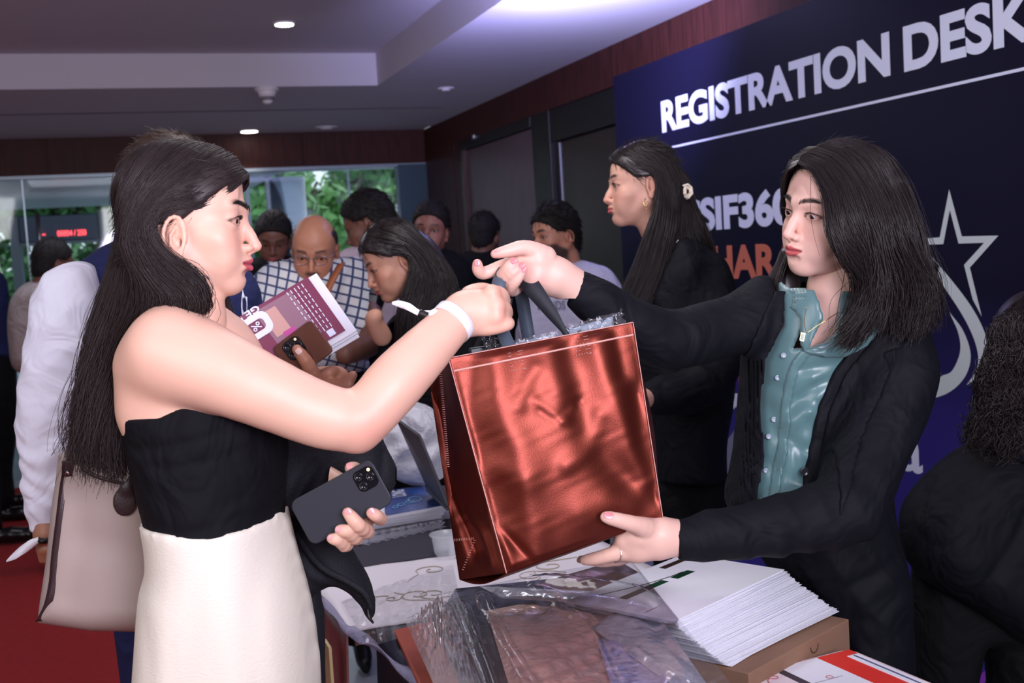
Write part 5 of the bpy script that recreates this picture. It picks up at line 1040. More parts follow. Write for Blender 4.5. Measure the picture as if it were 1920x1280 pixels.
poly = [(140, 520), (175, 478), (235, 448), (330, 452), (420, 478), (482, 530), (492, 640), (488, 800), (480, 960), (170, 960), (150, 800), (140, 640)]
v = vol_for(poly, 2.72, .2); v.puff(poly, 2.72, .13, .10, k=0); wc = mk('waistcoat', *v.nets(2), NAVYC, t)
sv = v.shell([(468, 540), (478, 560), (484, 625), (474, 620), (466, 570)], 2.72, .004, .004); mk('shirt_front', *sv.nets(1), W_SH, t)
v = Vol(K(20, 1010, 2.5) - [0, 0, .12], K(190, 470, 2.5) + [0, 0, .12], .005)
v.chain(KK([(150, 530, 2.62), (122, 562, 2.55), (112, 640, 2.50), (98, 730, 2.48), (92, 800, 2.47), (90, 880, 2.46), (84, 985, 2.45)]), [.050, .062, .064, .063, .060, .050, .034], k=.02, n=16)
v.disp(lambda x, y, z: .0028 * np.sin(y * 130 + 16 * x + 2.5 * np.sin(x * 45 + y * 20)) * np.exp(-((y + .30) / .12) ** 2) + .004 * (np.abs(np.sin(y * 34 + x * 22 + 2 * np.sin(x * 30))) - .5) + 0 * z)
v.clip2([(20, 990), (140, 1000), (140, 1100), (20, 1100)], 2.46); slv = mk('sleeve', *v.nets(1), W_SH, t)
legs(t, 2.68, 255, 330, 930, NAVYC, .085)
wb = tube('wristband', KK([(66, 1008, 2.44), (78, 1014, 2.40), (96, 1012, 2.42)]), .006, BLK, None, seg=8); uniq(wb, 'white ribbon wristband on the hanging hand of the white-sleeved man', 'wristband')
V, F = ribbon_arr(KK([(72, 1012, 2.40), (52, 1024, 2.40), (34, 1036, 2.40), (12, 1052, 2.40)]), [.012, .028, .026, .003], [(0, 1, .2), (.3, 1, 0), (.2, 1, -.4), (0, 1, 0)], .0008, 20); mk('ribbon_tail', V, F, M_band, wb)
# magazine and phone in his hand
mg = thing('magazine', K(560, 610, 2.27), 'maroon and white printed magazine held up behind the outstretched bare arm', 'magazine')
PAPER = mat('white_paper', lin(236, 238, 248), .6); MAR = mat('maroon_print', lin(128, 62, 88), .3, coat=.3)
mc = lambda dx, dy, d: [K(438 + dx, 600 + dy, d), K(592 + dx, 510 + dy, d), K(668 + dx, 618 + dy, d), K(520 + dx, 706 + dy, d)]
for dx, dy, d in ((6, 14, 2.300), (3, 7, 2.290), (1, 2, 2.280)): slabq('page_block', mc(dx, dy, d), .006, PAPER, mg, (0, 0, 1), bev=.001)
def mq(u0, v0, u1, v1, dd=0): 
    c = [np.array([438, 600.]), np.array([592, 510.]), np.array([668, 618.]), np.array([520, 706.])]
    f = lambda u, v_: c[0] * (1 - u) * (1 - v_) + c[1] * u * (1 - v_) + c[2] * u * v_ + c[3] * (1 - u) * v_
    return [K(*f(a, b), 2.2735 - dd) for a, b in ((u0, v0), (u1, v0), (u1, v1), (u0, v1))]
slabq('cover', mq(0, 0, .90, .93), .001, MAR, mg, (0, 0, 1), bev=0)
slabq('printed_photo', mq(.22, .05, .66, .75, .0006), .0005, mat('grey_rose_print', lin(150, 112, 128), .35), mg, (0, 0, 1), bev=0)
slabq('printed_photo', mq(.26, .12, .44, .52, .0010), .0005, mat('skin_print', lin(206, 160, 150), .35), mg, (0, 0, 1), bev=0)
slabq('printed_photo', mq(.34, .50, .48, .64, .0012), .0005, mat('magenta_print', lin(190, 80, 150), .35), mg, (0, 0, 1), bev=0)
WP = mat('print_white', lin(226, 232, 255), .45)
L_ = []
for i in range(5):
    for j in range(9):
        u0 = .62 + i * .045; v0 = .04 + j * .085; L_.append(mq(u0, v0, u0 + .010, v0 + .05 + .03 * ((i * 7 + j * 3) % 3) / 3, .0012))
V = np.array(L_).reshape(-1, 3); mk('printed_text_lines', V, np.arange(len(V)).reshape(-1, 4), WP, mg, smooth=False, kind='stuff')
slabq('printed_badge', mq(.72, .80, .80, .90, .0012), .0005, WP, mg, (0, 0, 1), bev=0)
def rrect(c, nrm, w, h, r, ang, n=6):
    pts = []
    for qx, qy, a0 in ((1, 1, 0), (-1, 1, pi / 2), (-1, -1, pi), (1, -1, 3 * pi / 2)):
        for i in range(n + 1): a = a0 + pi / 2 * i / n; pts.append((qx * (w / 2 - r) + r * cos(a), qy * (h / 2 - r) + r * sin(a)))
    X = np.array([cos(ang), sin(ang), 0]); Y = np.array([-sin(ang), cos(ang), 0]); return [c + X * a + Y * b for a, b in pts]
def loopslab(nm, pts, th, m, parent, **k):
    pts = np.array(pts); n = len(pts); nrm = np.cross(pts[n // 4] - pts[0], pts[n // 2] - pts[0]); nrm /= np.linalg.norm(nrm); nrm = nrm * (1 if nrm[2] > 0 else -1)
    V = list(pts) + list(pts - nrm * th); F = [tuple(range(n)), tuple(range(n, 2 * n))[::-1]] + [(i, n + i, n + (i + 1) % n, (i + 1) % n) for i in range(n)]
    return mk(nm, V, F, m, parent, smooth=False, **k)
def ringpts(o_, i_, z, nm, m, parent):
    n = len(o_); V = list(o_) + list(i_); mk(nm, V, [(i, (i + 1) % n, n + (i + 1) % n, n + i) for i in range(n)], m, parent, smooth=False)
c = K(481, 612, 2.271); a_ = radians(32); ringpts(rrect(c, 0, .062, .046, .016, a_), rrect(c, 0, .036, .022, .008, a_), 0, 'printed_zero', WP, mg)
def cam_text(nm, s, ctr, w, h, ang, m, parent, off=.01):
    X = np.array([cos(ang), sin(ang), 0]); Y = np.array([-sin(ang), cos(ang), 0]); c0 = np.asarray(ctr)
    return text_mesh(nm, s, m, lambda u, v: w_of(c0 + X * (u - .5) * w + Y * (v - .5) * h), off=off, parent=parent)
cam_text('printed_percent', '%', K(481, 612, 2.2705), .016, .018, a_ + pi / 2, WP, mg); cam_text('printed_letters', 'GE', K(473, 584, 2.2705), .030, .014, a_ + pi, WP, mg, .03); cam_text('printed_letters', 'IM', K(448, 604, 2.2705), .020, .010, a_ + pi, WP, mg, .03)
ph = thing('phone', K(566, 655, 2.25), 'dark phone with bronze reflection pinched against the maroon magazine', 'phone')
def phone(parent, c, ang, w, h, r, th, mod, m, m2, tilt=0):
    o_ = loopslab('case', rrect(c, 0, w, h, r, ang), th, m, parent); b_ = o_.modifiers.new('bevel', 'BEVEL'); b_.width = .0015; b_.segments = 2
    X = np.array([cos(ang), sin(ang), 0]); Y = np.array([-sin(ang), cos(ang), 0]); mcn = c + X * mod[0] + Y * mod[1] + [0, 0, .0012]
    md = loopslab('camera_module', rrect(mcn, 0, mod[2], mod[2], mod[2] * .28, ang), .002, m2, parent); b_ = md.modifiers.new('bevel', 'BEVEL'); b_.width = .0006
    for k_, (a, b) in enumerate(((-.24, .24), (-.24, -.24), (.24, 0))):
        cc_ = mcn + X * a * mod[2] + Y * b * mod[2]
        V = []; 
        for rr, zz in ((.20, .0), (.20, .0016), (.15, .0018), (.14, .0008), (.01, .0008)): V += [cc_ + X * rr * mod[2] * cos(q_) + Y * rr * mod[2] * sin(q_) + [0, 0, zz] for q_ in np.linspace(0, 2 * pi, 20, endpoint=False)]
        F = [(k * 20 + i, k * 20 + (i + 1) % 20, (k + 1) * 20 + (i + 1) % 20, (k + 1) * 20 + i) for k in range(4) for i in range(20)]; mk('lens', V, F, mat('lens_glass', (.01, .01, .014), .05), md)
    fl = mcn + X * .30 * mod[2] + Y * .32 * mod[2] + [0, 0, .0004]; mk('flash_dot', [fl + X * .0028 * cos(q_) + Y * .0028 * sin(q_) for q_ in np.linspace(0, 2 * pi, 14, endpoint=False)], [tuple(range(14))], mat('flash_lens', lin(250, 236, 190), .3), md)
phone(ph, K(568, 655, 2.262), radians(37), .094, .076, .010, .008, (-.012, .012, .040), mat('glossy_bronze_back', lin(110, 76, 66), .12, metal=.6), mat('black_gloss', (.008, .008, .01), .1))
# ---- bald man in plaid
PL = bpy.data.materials.new('plaid_cotton'); PL.use_nodes = True; n = PL.node_tree.nodes; L = PL.node_tree.links; b = n['Principled BSDF']; b.inputs['Roughness'].default_value = .85
tc = n.new('ShaderNodeTexCoord'); mp = n.new('ShaderNodeMapping'); mp.inputs['Rotation'].default_value = (pi / 2, 0, radians(-19)); L.new(tc.outputs['Object'], mp.inputs[0])
bt = n.new('ShaderNodeTexBrick'); bt.offset = 0; bt.inputs['Scale'].default_value = 1; bt.inputs['Color1'].default_value = (*lin(214, 214, 214), 1); bt.inputs['Color2'].default_value = (*lin(200, 206, 216), 1); bt.inputs['Mortar'].default_value = (*lin(48, 62, 104), 1)
bt.inputs['Mortar Size'].default_value = .0042; bt.inputs['Mortar Smooth'].default_value = .3; bt.inputs['Brick Width'].default_value = .034; bt.inputs['Row Height'].default_value = .034; L.new(mp.outputs[0], bt.inputs[0]); L.new(bt.outputs[0], b.inputs['Base Color'])
t = person((600, 600, 4.25), 'bald man with glasses in a blue and white checked shirt looking down')
M, O, hv = facing(t, (590, 466, 4.2), (.03, -.42, .88), (0, 1, 0), 1.08, skin=lin(176, 122, 96), fem=False, hair=False, moustache=True, beard=(.02, .015, .015), lids=.003, neck=nk)
h = hair_cap(M, O, 1.08, .004, hl=((.060, .10), (-.010, .0)), zmin=-.07, grow=(.006, .006, -.02)); hh = mk('hair', *h, M_hair, t); fuzz(h, M, O, hh, 900, .012)
gp = []
for q in (1, -1): gp.append(tube_arr(to_cam(np.array([(q * (.031 + .023 * cos(a)), .098, -.003 + .016 * sin(a)) for a in np.linspace(0, 2 * pi, 16)]), O, M, 1.08), .0014, 6, 32, cap=False)); gp.append(tube_arr(to_cam(np.array([(q * .054, .096, .002), (q * .072, .05, .004), (q * .077, .0, -.002)]), O, M, 1.08), .0012, 6, 8))
gp.append(tube_arr(to_cam(np.array([(-.009, .100, .003), (0, .103, .006), (.009, .100, .003)]), O, M, 1.08), .0012, 6, 6)); V, F = join(gp); mk('glasses_frame', V, F, mat('dark_metal_frame', lin(150, 140, 150), .25, metal=.9), t, kind='stuff')
ex = [limb([(690, 590, 4.15), (696, 640, 4.05), (648, 665, 3.95)], [.050, .042, .034]), limb([(503, 600, 4.15), (520, 650, 4.05), (560, 690, 3.95)], [.050, .042, .034])]
skinned(t, [hv], lin(120, 80, 66), ex)
poly = [(548, 484), (590, 480), (638, 484), (668, 504), (684, 540), (684, 640), (678, 700), (520, 700), (510, 640), (502, 560), (518, 512)]
v = vol_for(poly, 4.28, .25, .009); v.puff(poly, 4.28, .13, .10, k=0); v.chain(KK([(664, 525, 4.25), (686, 570, 4.18), (690, 612, 4.12)]), [.085, .075, .066], k=.05, n=6); v.chain(KK([(524, 535, 4.25), (505, 570, 4.18), (503, 610, 4.12)]), [.085, .075, .066], k=.05, n=6)
mk('checked_shirt', *v.nets(2), PL, t); cs = bpy.data.objects['checked_shirt']
legs(t, 4.3, 560, 640, 690, BLACKC, .1)
LEA = mat('tan_leather', lin(150, 84, 52), .5)
V, F = ribbon_arr(KK([(640, 494, 4.10), (628, 516, 4.06), (614, 545, 4.04), (600, 590, 4.02)]), .030, [(1, .3, 0)] * 4, .002, 16); o = mk('bag_strap', V, F, LEA, t)
# ---- man in black suit and tie
t = person((512, 600, 5.6), 'young man in black suit, white shirt and dark tie looking down behind')
M, O, hv = facing(t, (513, 446, 5.6), (.12, -.45, .85), (0, 1, 0), 1.05, res=.0045, skin=BR2, fem=False, neck=nk, lids=.003, grow=(.014, .012, .020))
skinned(t, [hv], BR2)
poly = [(486, 482), (540, 480), (566, 505), (574, 560), (572, 680), (452, 680), (450, 560), (462, 500)]
v = vol_for(poly, 5.65, .2, .01); v.puff(poly, 5.65, .13, .09, k=0); ft = v.copy(); mk('suit_jacket', *v.nets(2), BLACKC, t)
mk('shirt_front', *ft.shell([(502, 470), (540, 470), (545, 520), (534, 560), (522, 545), (510, 510)], 5.65, .004, .002).nets(1), W_SH, t); mk('tie', *ft.shell([(520, 482), (528, 482), (532, 545), (524, 556), (516, 545)], 5.65, .010, .002).nets(1), NAVYC, t)
legs(t, 5.65, 490, 535, 670, BLACKC, .09)
# ---- man in pale pink shirt
t = person((690, 600, 4.95), 'man in a pale pink shirt with thick black hair behind the bent-over woman')
M, O, hv = facing(t, (694, 418, 4.95), (-.55, -.25, -.1), (0, 1, 0), 1.12, res=.0045, skin=BR2, fem=False, neck=nk, eyes=False, grow=(.016, .014, .022))
ex = [limb([(650, 600, 4.8), (690, 590, 4.7), (704, 572, 4.65)], [.045, .036, .026])]
skinned(t, [hv], BR2, ex)
poly = [(668, 462), (720, 460), (752, 480), (760, 560), (752, 646), (640, 646), (622, 600), (618, 520), (636, 476)]
v = vol_for(poly, 4.95, .2, .01); v.puff(poly, 4.95, .13, .10, k=0); v.disp(lambda x, y, z: .003 * np.sin(x * 40 + y * 35) + 0 * z); mk('pale_shirt', *v.nets(2), PALEC, t)
legs(t, 5.0, 675, 725, 640, BLACKC, .10)
ph = thing('phone', K(706, 560, 4.6), 'small dark phone held up by the man in the pale pink shirt', 'phone'); phone(ph, K(707, 562, 4.58), radians(70), .10, .06, .008, .008, (.02, .0, .02), MATS['black_gloss'], MATS['black_gloss'])
# ---- bent-over dark-haired woman
SK2 = lin(190, 140, 116)
t = person((800, 640, 3.75), 'woman with long black hair in black clothes bending over the desk')
M, O, hv = facing(t, (742, 487, 3.70), (-.87, -.46, .22), (-.1, 1, 0), 1.02, res=.003, skin=SK2, fem=True, lids=.0025, hair=False, lip=lin(160, 84, 76), neck=[((0, -.02, -.06), .046), ((0, -.04, -.13), .05)])
ex = [limb([(716, 630, 3.5), (700, 600, 3.45), (706, 590, 3.44)], [.03, .022, .016])]
skinned(t, [hv], SK2, ex); brow_hair(t, O, M, 1.02, 60)
cap = hair_cap(M, O, 1.02, .004, hl=((.088, .066), (.018, .006)), zmin=-.09, grow=(.014, .014, .020))
hp = [(752, 430), (800, 440), (838, 490), (860, 550), (846, 610), (790, 640), (752, 650), (742, 600), (752, 550), (768, 510)]
v = vol_for(hp, 3.72, .12, .007); v.puff(hp, 3.72, .07, .06, k=0); hh = mk('hair', *merge([cap, v.nets(1)]), M_hair, t)
fuzz(cap, M, O, hh, 900, .03, None, .0011, (-.4, -.8, -.6), .08)
def HE(x, y, z):
    y = sq(y); return O + np.array([x, y, z]) * 1.02 @ M
g = [[HE(-.004, .09, .078), HE(-.040, .078, .062), HE(-.068, .045, .040), HE(-.084, .0, .016), HE(-.086, -.035, -.01), K(776, 520, 3.60), K(762, 560, 3.60), K(752, 610, 3.60), K(748, 655, 3.62)],
     [HE(-.002, .06, .108), HE(-.05, .045, .09), HE(-.084, .0, .05), HE(-.090, -.04, .01), K(800, 520, 3.62), K(786, 570, 3.60), K(770, 620, 3.60), K(762, 660, 3.62)],
     [HE(.0, .01, .122), HE(-.055, -.01, .10), HE(-.084, -.05, .05), K(810, 490, 3.62), K(822, 540, 3.60), K(812, 590, 3.62), K(796, 640, 3.62)],
     [HE(.0, -.05, .115), HE(-.04, -.08, .09), HE(-.06, -.10, .03), K(840, 500, 3.66), K(858, 550, 3.66), K(850, 600, 3.66), K(830, 640, 3.68)]]
hair_obj('hair_strands', [dict(guides=g, n=1500, N=16, r0=.0016, r1=.0008, jit=.006, wav=.006, wf=1.6, shape=[.2, .5, .8, 1.4, 2], clump=.004)], M_hair, hh, kind='stuff')
poly = [(760, 570), (830, 540), (900, 560), (930, 640), (935, 760), (720, 800), (700, 740), (716, 660)]
v = vol_for(poly, 3.85, .25, .01); v.puff(poly, 3.85, .15, .12, k=0); v.chain(KK([(760, 620, 3.65), (735, 700, 3.55), (716, 640, 3.5)]), [.06, .05, .04], k=.04, n=8); mk('black_jacket', *v.nets(2), BLACKC, t); legs(t, 3.95, 800, 860, 780, BLACKC, .10)
# ---- dim men by the doors
t = person((812, 600, 5.5), 'man with dark wavy hair in dark shirt facing us by the pilaster')
M, O, hv = facing(t, (808, 430, 5.5), (-.12, -.12, .95), (.05, 1, 0), 1.06, res=.0045, skin=lin(150, 102, 88), fem=False, neck=nk, grow=(.013, .010, .022), beard=(.06, .04, .035), moustache=True, lip=lin(140, 80, 74)); skinned(t, [hv], BR2)
poly = [(780, 470), (835, 466), (878, 490), (895, 540), (890, 680), (750, 680), (752, 520)]; v = vol_for(poly, 5.55, .2, .012); v.puff(poly, 5.55, .13, .1, k=0); mk('dark_shirt', *v.nets(2), BLACKC, t); legs(t, 5.6, 800, 845, 670, BLACKC, .09)
t = person((905, 600, 6.3), 'man in black seen from behind in front of the grey door')
M, O, hv = facing(t, (908, 438, 6.3), (.25, 0, -.95), (0, 1, 0), 1.06, res=.005, skin=BR2, fem=False, neck=nk, eyes=False, grow=(.006, .005, .006), zmin=-.06); skinned(t, [hv], BR2)
poly = [(885, 468), (930, 466), (962, 490), (975, 540), (970, 660), (850, 660), (856, 500)]; v = vol_for(poly, 6.3, .2, .012); v.puff(poly, 6.3, .12, .1, k=0); mk('black_top', *v.nets(2), BLACKC, t); legs(t, 6.35, 890, 935, 650, BLACKC, .09)
# ---- bearded man in pale tee
t = person((1060, 600, 4.6), 'bearded young man with combed black hair in a pale printed T-shirt')
M, O, hv = facing(t, (1043, 440, 4.6), (-.84, -.16, .50), (0, 1, 0), 1.0, res=.0035, skin=lin(190, 134, 112), fem=False, beard=(.025, .018, .018), neck=nk, grow=(.008, .010, .022), lip=lin(150, 86, 80), lids=.001, hl=((.088, .060), (.016, -.004))); skinned(t, [hv], lin(176, 122, 102)); brow_hair(t, O, M, 1.0, 60, lash=False)
poly = [(1020, 510), (1062, 488), (1098, 490), (1130, 506), (1146, 540), (1150, 660), (980, 660), (984, 560)]
v = vol_for(poly, 4.65, .25, .009); v.puff(poly, 4.65, .13, .09, k=0); v.chain(KK([(1120, 530, 4.6), (1136, 580, 4.55), (1130, 640, 4.5)]), [.07, .068, .06], k=.05, n=6); tee = v.copy(); mk('pale_tee', *v.nets(2), LAVC, t)
zf = tee.zfront(*K(1030, 575, 4.52)[:2]) or -4.52
cam_text('tee_lettering', 'HANDS', K(1034, 572, -zf - .012), .105, .034, radians(2), mat('grey_print', lin(110, 110, 130), .6), t, .01); legs(t, 4.7, 1030, 1090, 650, BLACKC, .10)
# ---- left background
t = person((90, 620, 6.0), 'man in a beige grey shirt seen from behind at the left beyond the white sleeve')
M, O, hv = facing(t, (98, 492, 6.0), (.6, -.1, -.8), (0, 1, 0), 1.05, res=.005, skin=BR2, fem=False, neck=nk, eyes=False, grow=(.010, .009, .012)); skinned(t, [hv], BR2)
poly = [(78, 522), (108, 518), (140, 545), (150, 620), (140, 700), (40, 700), (20, 640), (22, 570), (45, 535)]; v = vol_for(poly, 6.0, .2, .012); v.puff(poly, 6.0, .13, .1, k=0); mk('beige_shirt', *v.nets(2), BEIGEC, t); legs(t, 6.0, 70, 115, 690, BLACKC, .085)
t = person((-10, 700, 7.3), 'man in black trousers and shoes cut off by the left picture edge')
skinned(t, [], BR2, [limb([(-50, 500, 7.3), (-50, 450, 7.3)], [.06, .09], .01)])
poly = [(-60, 500), (0, 510), (14, 560), (12, 640), (16, 670), (-60, 670)]; v = vol_for(poly, 7.3, .2, .012); v.puff(poly, 7.3, .12, .1, k=0); mk('dark_shirt', *v.nets(2), NAVYC, t)
poly = [(-60, 660), (16, 664), (28, 720), (28, 800), (20, 880), (18, 950), (-60, 950)]; v = vol_for(poly, 7.3, .2, .012); v.puff(poly, 7.3, .12, .08, k=0); mk('trousers', *v.nets(2), BLACKC, t)
def shoe(c, ang, m, parent, L_=.29):
    M2 = _rz(ang); v = Vol((-.08, -.06, -.01), (.30, .06, .13), .006); v.chain([(.0, 0, .045), (.10, 0, .040), (.20, 0, .030), (.25, 0, .026)], [.042, .044, .040, .028], k=.02); v.cone((.0, 0, .05), (0, 0, .10), .040, .040, k=.02); v.put((-.2,) * 3, (.4, .2, .2), lambda x, y, z: .0 - z + 0 * x + 0 * y, .002, 'i'); V, Q = v.nets(1)
    return mk('shoe', V @ M2.T + c, Q, m, parent, cam=False)
SHO = mat('black_polished_leather', (.012, .011, .012), .2)
q = on(2, 8, 978, .0); shoe(np.array([q[0], q[1], .002]), -.15, SHO, t); q = on(2, -18, 955, .0); shoe(np.array([q[0], q[1], .002]), .1, SHO, t)
t2 = person((-30, 700, 6.7), 'second man at the left picture edge of whom only a black shoe shows'); q = on(2, -12, 1024, 0.0); t2.location = (q[0], q[1], 0); shoe(np.array([q[0], q[1], .014]), -.05, SHO, t2); tube('trouser_leg', [(q[0], q[1], .09), (q[0], q[1], .5), (q[0] - .02, q[1], .9)], [.055, .07, .085], BLACKC, t2, cam=False)
# ---- woman C by the backdrop
SKC = lin(206, 158, 138)
t = person((1280, 700, 3.2), 'woman with claw-clipped long hair in a black blazer standing by the backdrop'); Ct = t
M, O, hv = facing(t, (1207, 346, 3.25), (-.992, -.07, .02), (-.06, 1, 0), 1.0, res=.0024, skin=SKC, fem=True, hair=False, lids=.0015, lip=lin(196, 92, 90), neck=[((0, -.014, -.06), .044), ((0, -.030, -.12), .046), ((0, -.05, -.16), .055)], earpos=(.0, .006))
skinned(t, [hv], SKC); brow_hair(t, O, M, 1.0, 90)
def HC(x, y, z):
    y = sq(y); return O + np.array([x, y, z]) @ M
cap = hair_cap(M, O, 1.0, .0035, hl=((.090, .068), (.022, .002)), zmin=-.09, grow=(.010, .010, .014))
hp = [(1236, 330), (1272, 330), (1292, 380), (1308, 430), (1330, 480), (1300, 500), (1262, 470), (1240, 520), (1215, 590), (1170, 600), (1178, 540), (1205, 470), (1222, 410)]
v = vol_for(hp, 3.22, .12, .006); v.puff(hp, 3.22, .050, .04, k=0); hh = mk('hair', *merge([cap, v.nets(1)]), M_hair, t); fuzz(cap, M, O, hh, 1600, .03, None, .0009, (-.5, -.8, -.5), .08)
g = [[HC(-.003, .092, .078), HC(-.040, .080, .060), HC(-.070, .040, .040), HC(-.082, .004, .030), HC(-.086, -.026, .0), K(1228, 395, 3.15), K(1210, 450, 3.13), K(1188, 510, 3.12), K(1162, 560, 3.12), K(1150, 600, 3.12)],
     [HC(-.003, .070, .100), HC(-.050, .055, .084), HC(-.080, .010, .050), HC(-.088, -.03, .02), K(1246, 390, 3.15), K(1236, 450, 3.12), K(1218, 510, 3.11), K(1196, 570, 3.11), K(1180, 620, 3.12)],
     [HC(-.002, .030, .116), HC(-.055, .010, .098), HC(-.082, -.04, .05), K(1264, 355, 3.15), K(1262, 400, 3.15), K(1252, 450, 3.12), K(1236, 510, 3.11), K(1222, 560, 3.11), K(1206, 600, 3.12)],
     [HC(-.001, -.02, .118), HC(-.045, -.05, .09), HC(-.05, -.09, .04), K(1286, 360, 3.2), K(1300, 410, 3.18), K(1318, 450, 3.18), K(1332, 490, 3.2)],
     [HC(.0, -.06, .105), HC(-.02, -.1, .06), K(1292, 340, 3.25), K(1300, 380, 3.25), K(1318, 430, 3.24), K(1340, 475, 3.24)]]
hair_obj('hair_strands', [dict(guides=g, n=3000, N=22, r0=.0012, r1=.0006, jit=.004, wav=.004, wf=1.8, shape=[.1, .3, .6, 1.1, 1.8], clump=.003, ends=.2)], M_hair, hh, kind='stuff')
cp_ = []; ca = K(1288, 359, 3.17)
rg = np.random.default_rng(3)
v = Vol(ca - .035, ca + .035, .0016)
for k_ in range(11): a = k_ * .57; v.ell(ca + np.array([.008 * cos(a) + .002, .014 * sin(a), .004 * cos(2 * a)]), (.0055, .0075, .004), k=.0015)
v.chain([ca + [-.010, .016, 0], ca + [.002, .019, .004], ca + [.012, .010, .006], ca + [.014, -.006, .006], ca + [.004, -.018, .004]], .0028, k=.001)
cl_ = mk('claw_clip', *v.nets(1), mat('pearly_plastic', lin(212, 200, 184), .25), t)
tube('hoop_earring', [K(1211, 372, 3.155), K(1207, 377, 3.15), K(1208, 384, 3.15), K(1213, 384, 3.15), K(1214, 378, 3.155)], .0012, GOLD, t, seg=8, n=20); tube('drop_earring', [K(1213, 384, 3.15), K(1213, 392, 3.15)], [.0012, .003], GOLD, t, seg=8)
poly = [(1232, 470), (1262, 440), (1300, 446), (1336, 480), (1352, 540), (1366, 640), (1378, 720), (1362, 830), (1362, 905), (1366, 1150), (1225, 1150), (1232, 960), (1228, 860), (1205, 760), (1190, 640), (1186, 560), (1205, 505)]
v = vol_for(poly, 3.22, .36, .007); v.puff(poly, 3.22, .15, .11, k=0, creases=[([(1240, 690), (1300, 700), (1360, 690)], .008, .02), ([(1230, 730), (1300, 760), (1370, 740)], .006, .02)])
v.chain(KK([(1318, 520, 3.18), (1338, 600, 3.12), (1345, 680, 3.08), (1300, 730, 3.02), (1225, 745, 2.98)]), [.075, .068, .062, .056, .046], k=.02, n=12)
v.disp(lambda x, y, z: .005 * (np.abs(np.sin(24 * x + 15 * y + 2 * np.sin(8 * y))) - .5) + 0 * z)
fc = v.copy(); v.clip2([(1100, 905), (1500, 893), (1500, 1300), (1100, 1300)], 3.22); bzc = mk('blazer', *v.nets(2), M_blazer, t)
mk('shirt_collar', *fc.shell([(1256, 436), (1272, 424), (1278, 430), (1262, 462), (1252, 458)], 3.22, .006, .004, zlo=-3.3).nets(1), W_SH, t)
tube('shirt_collar', KK([(1246, 446, 3.19), (1262, 430, 3.16), (1270, 418, 3.15)]), [.006, .010, .004], W_SH, t, flat=.4)
poly = [(1235, 880), (1360, 880), (1366, 1150), (1350, 1400), (1230, 1400), (1226, 1100)]; v = vol_for(poly, 3.24, .2, .012); v.puff(poly, 3.24, .12, .1, k=0); mk('trousers', *v.nets(2), BLACKC, t)
hc = Vol(K(1150, 780, 2.95) - [0, 0, .08], K(1240, 700, 2.95) + [0, 0, .08], .004); hc.chain(KK([(1230, 745, 2.98), (1205, 748, 2.95)]), [.028, .026], k=.01)
for i in range(4): hc.chain(KK([(1205, 740 + 5 * i, 2.94), (1190, 744 + 6 * i, 2.93), (1180, 752 + 6 * i, 2.93)]), [.011, .009, .007], k=.004)
mk('hand', *hc.nets(1), mat('plain_skin_c', SKC, .5), t)
# ---- curly-haired woman at the right edge
t = person((1850, 1000, 2.34), 'person with dark curly hair and black jacket at the right picture edge')
M, O, hv = facing(t, (1945, 660, 2.42), (.5, -.3, -.8), (0, 1, 0), 1.0, res=.004, skin=SKC, fem=True, hair=False, eyes=False); skinned(t, [hv], SKC)
cap = hair_cap(M, O, 1.0, .004, hl=((.09, .07), (.02, 0)), zmin=-.12, grow=(.02, .02, .02), ears=False); M_curl = mat('dark_curly_hair', (.018, .012, .014), .4)
hp = [(1905, 570), (1960, 540), (2040, 560), (2060, 700), (2040, 840), (1930, 840), (1880, 850), (1850, 800), (1856, 720), (1868, 640)]
v = vol_for(hp, 2.34, .15, .006); v.puff(hp, 2.34, .09, .06, k=0); v.disp(lambda x, y, z: .004 * np.sin(x * 90 + 2 * np.sin(y * 70)) * np.sin(y * 110)); hh = mk('hair', *merge([cap, v.nets(1)]), M_curl, t)
gg = [[K(1925, 560, 2.32), K(1880, 600, 2.25), K(1856, 660, 2.22), K(1846, 730, 2.22), K(1832, 800, 2.23), K(1822, 850, 2.25)], [K(1940, 560, 2.28), K(1900, 620, 2.22), K(1880, 680, 2.21), K(1868, 750, 2.21), K(1856, 830, 2.22)], [K(1960, 560, 2.27), K(1930, 640, 2.21), K(1912, 700, 2.20), K(1900, 780, 2.20), K(1886, 850, 2.22)], [K(2000, 560, 2.27), K(1970, 640, 2.21), K(1950, 700, 2.20), K(1940, 780, 2.20), K(1930, 850, 2.22)]]
hair_obj('hair_strands', [dict(guides=gg, n=2600, N=34, r0=.0009, r1=.0005, jit=.006, wav=.016, wf=4.5, shape=[.4, .7, 1, 1.2, 1.4], clump=.008)], M_curl, hh, kind='stuff')
poly = [(1960, 790), (1880, 818), (1820, 832), (1778, 860), (1730, 905), (1698, 955), (1694, 1010), (1708, 1060), (1752, 1100), (1800, 1128), (1860, 1165), (1920, 1205), (2060, 1240), (2060, 800)]
v = vol_for(poly, 2.36, .2, .007); v.puff(poly, 2.36, .12, .08, k=0, creases=[([(1890, 930), (1850, 1010), (1790, 1100)], .012, .012), ([(1880, 850), (1800, 900), (1740, 930)], .006, .012)]); mk('black_jacket', *v.nets(2), M_blazer, t)
poly = [(1716, 1050), (1960, 1150), (1990, 1300), (1985, 1500), (1885, 1500), (1862, 1330), (1852, 1210), (1838, 1210), (1822, 1290), (1815, 1500), (1722, 1500), (1712, 1200)]; v = vol_for(poly, 2.44, .15, .009); v.puff(poly, 2.44, .09, .05, k=0, smooth=0); mk('trousers', *v.nets(2), BLACKC, t)
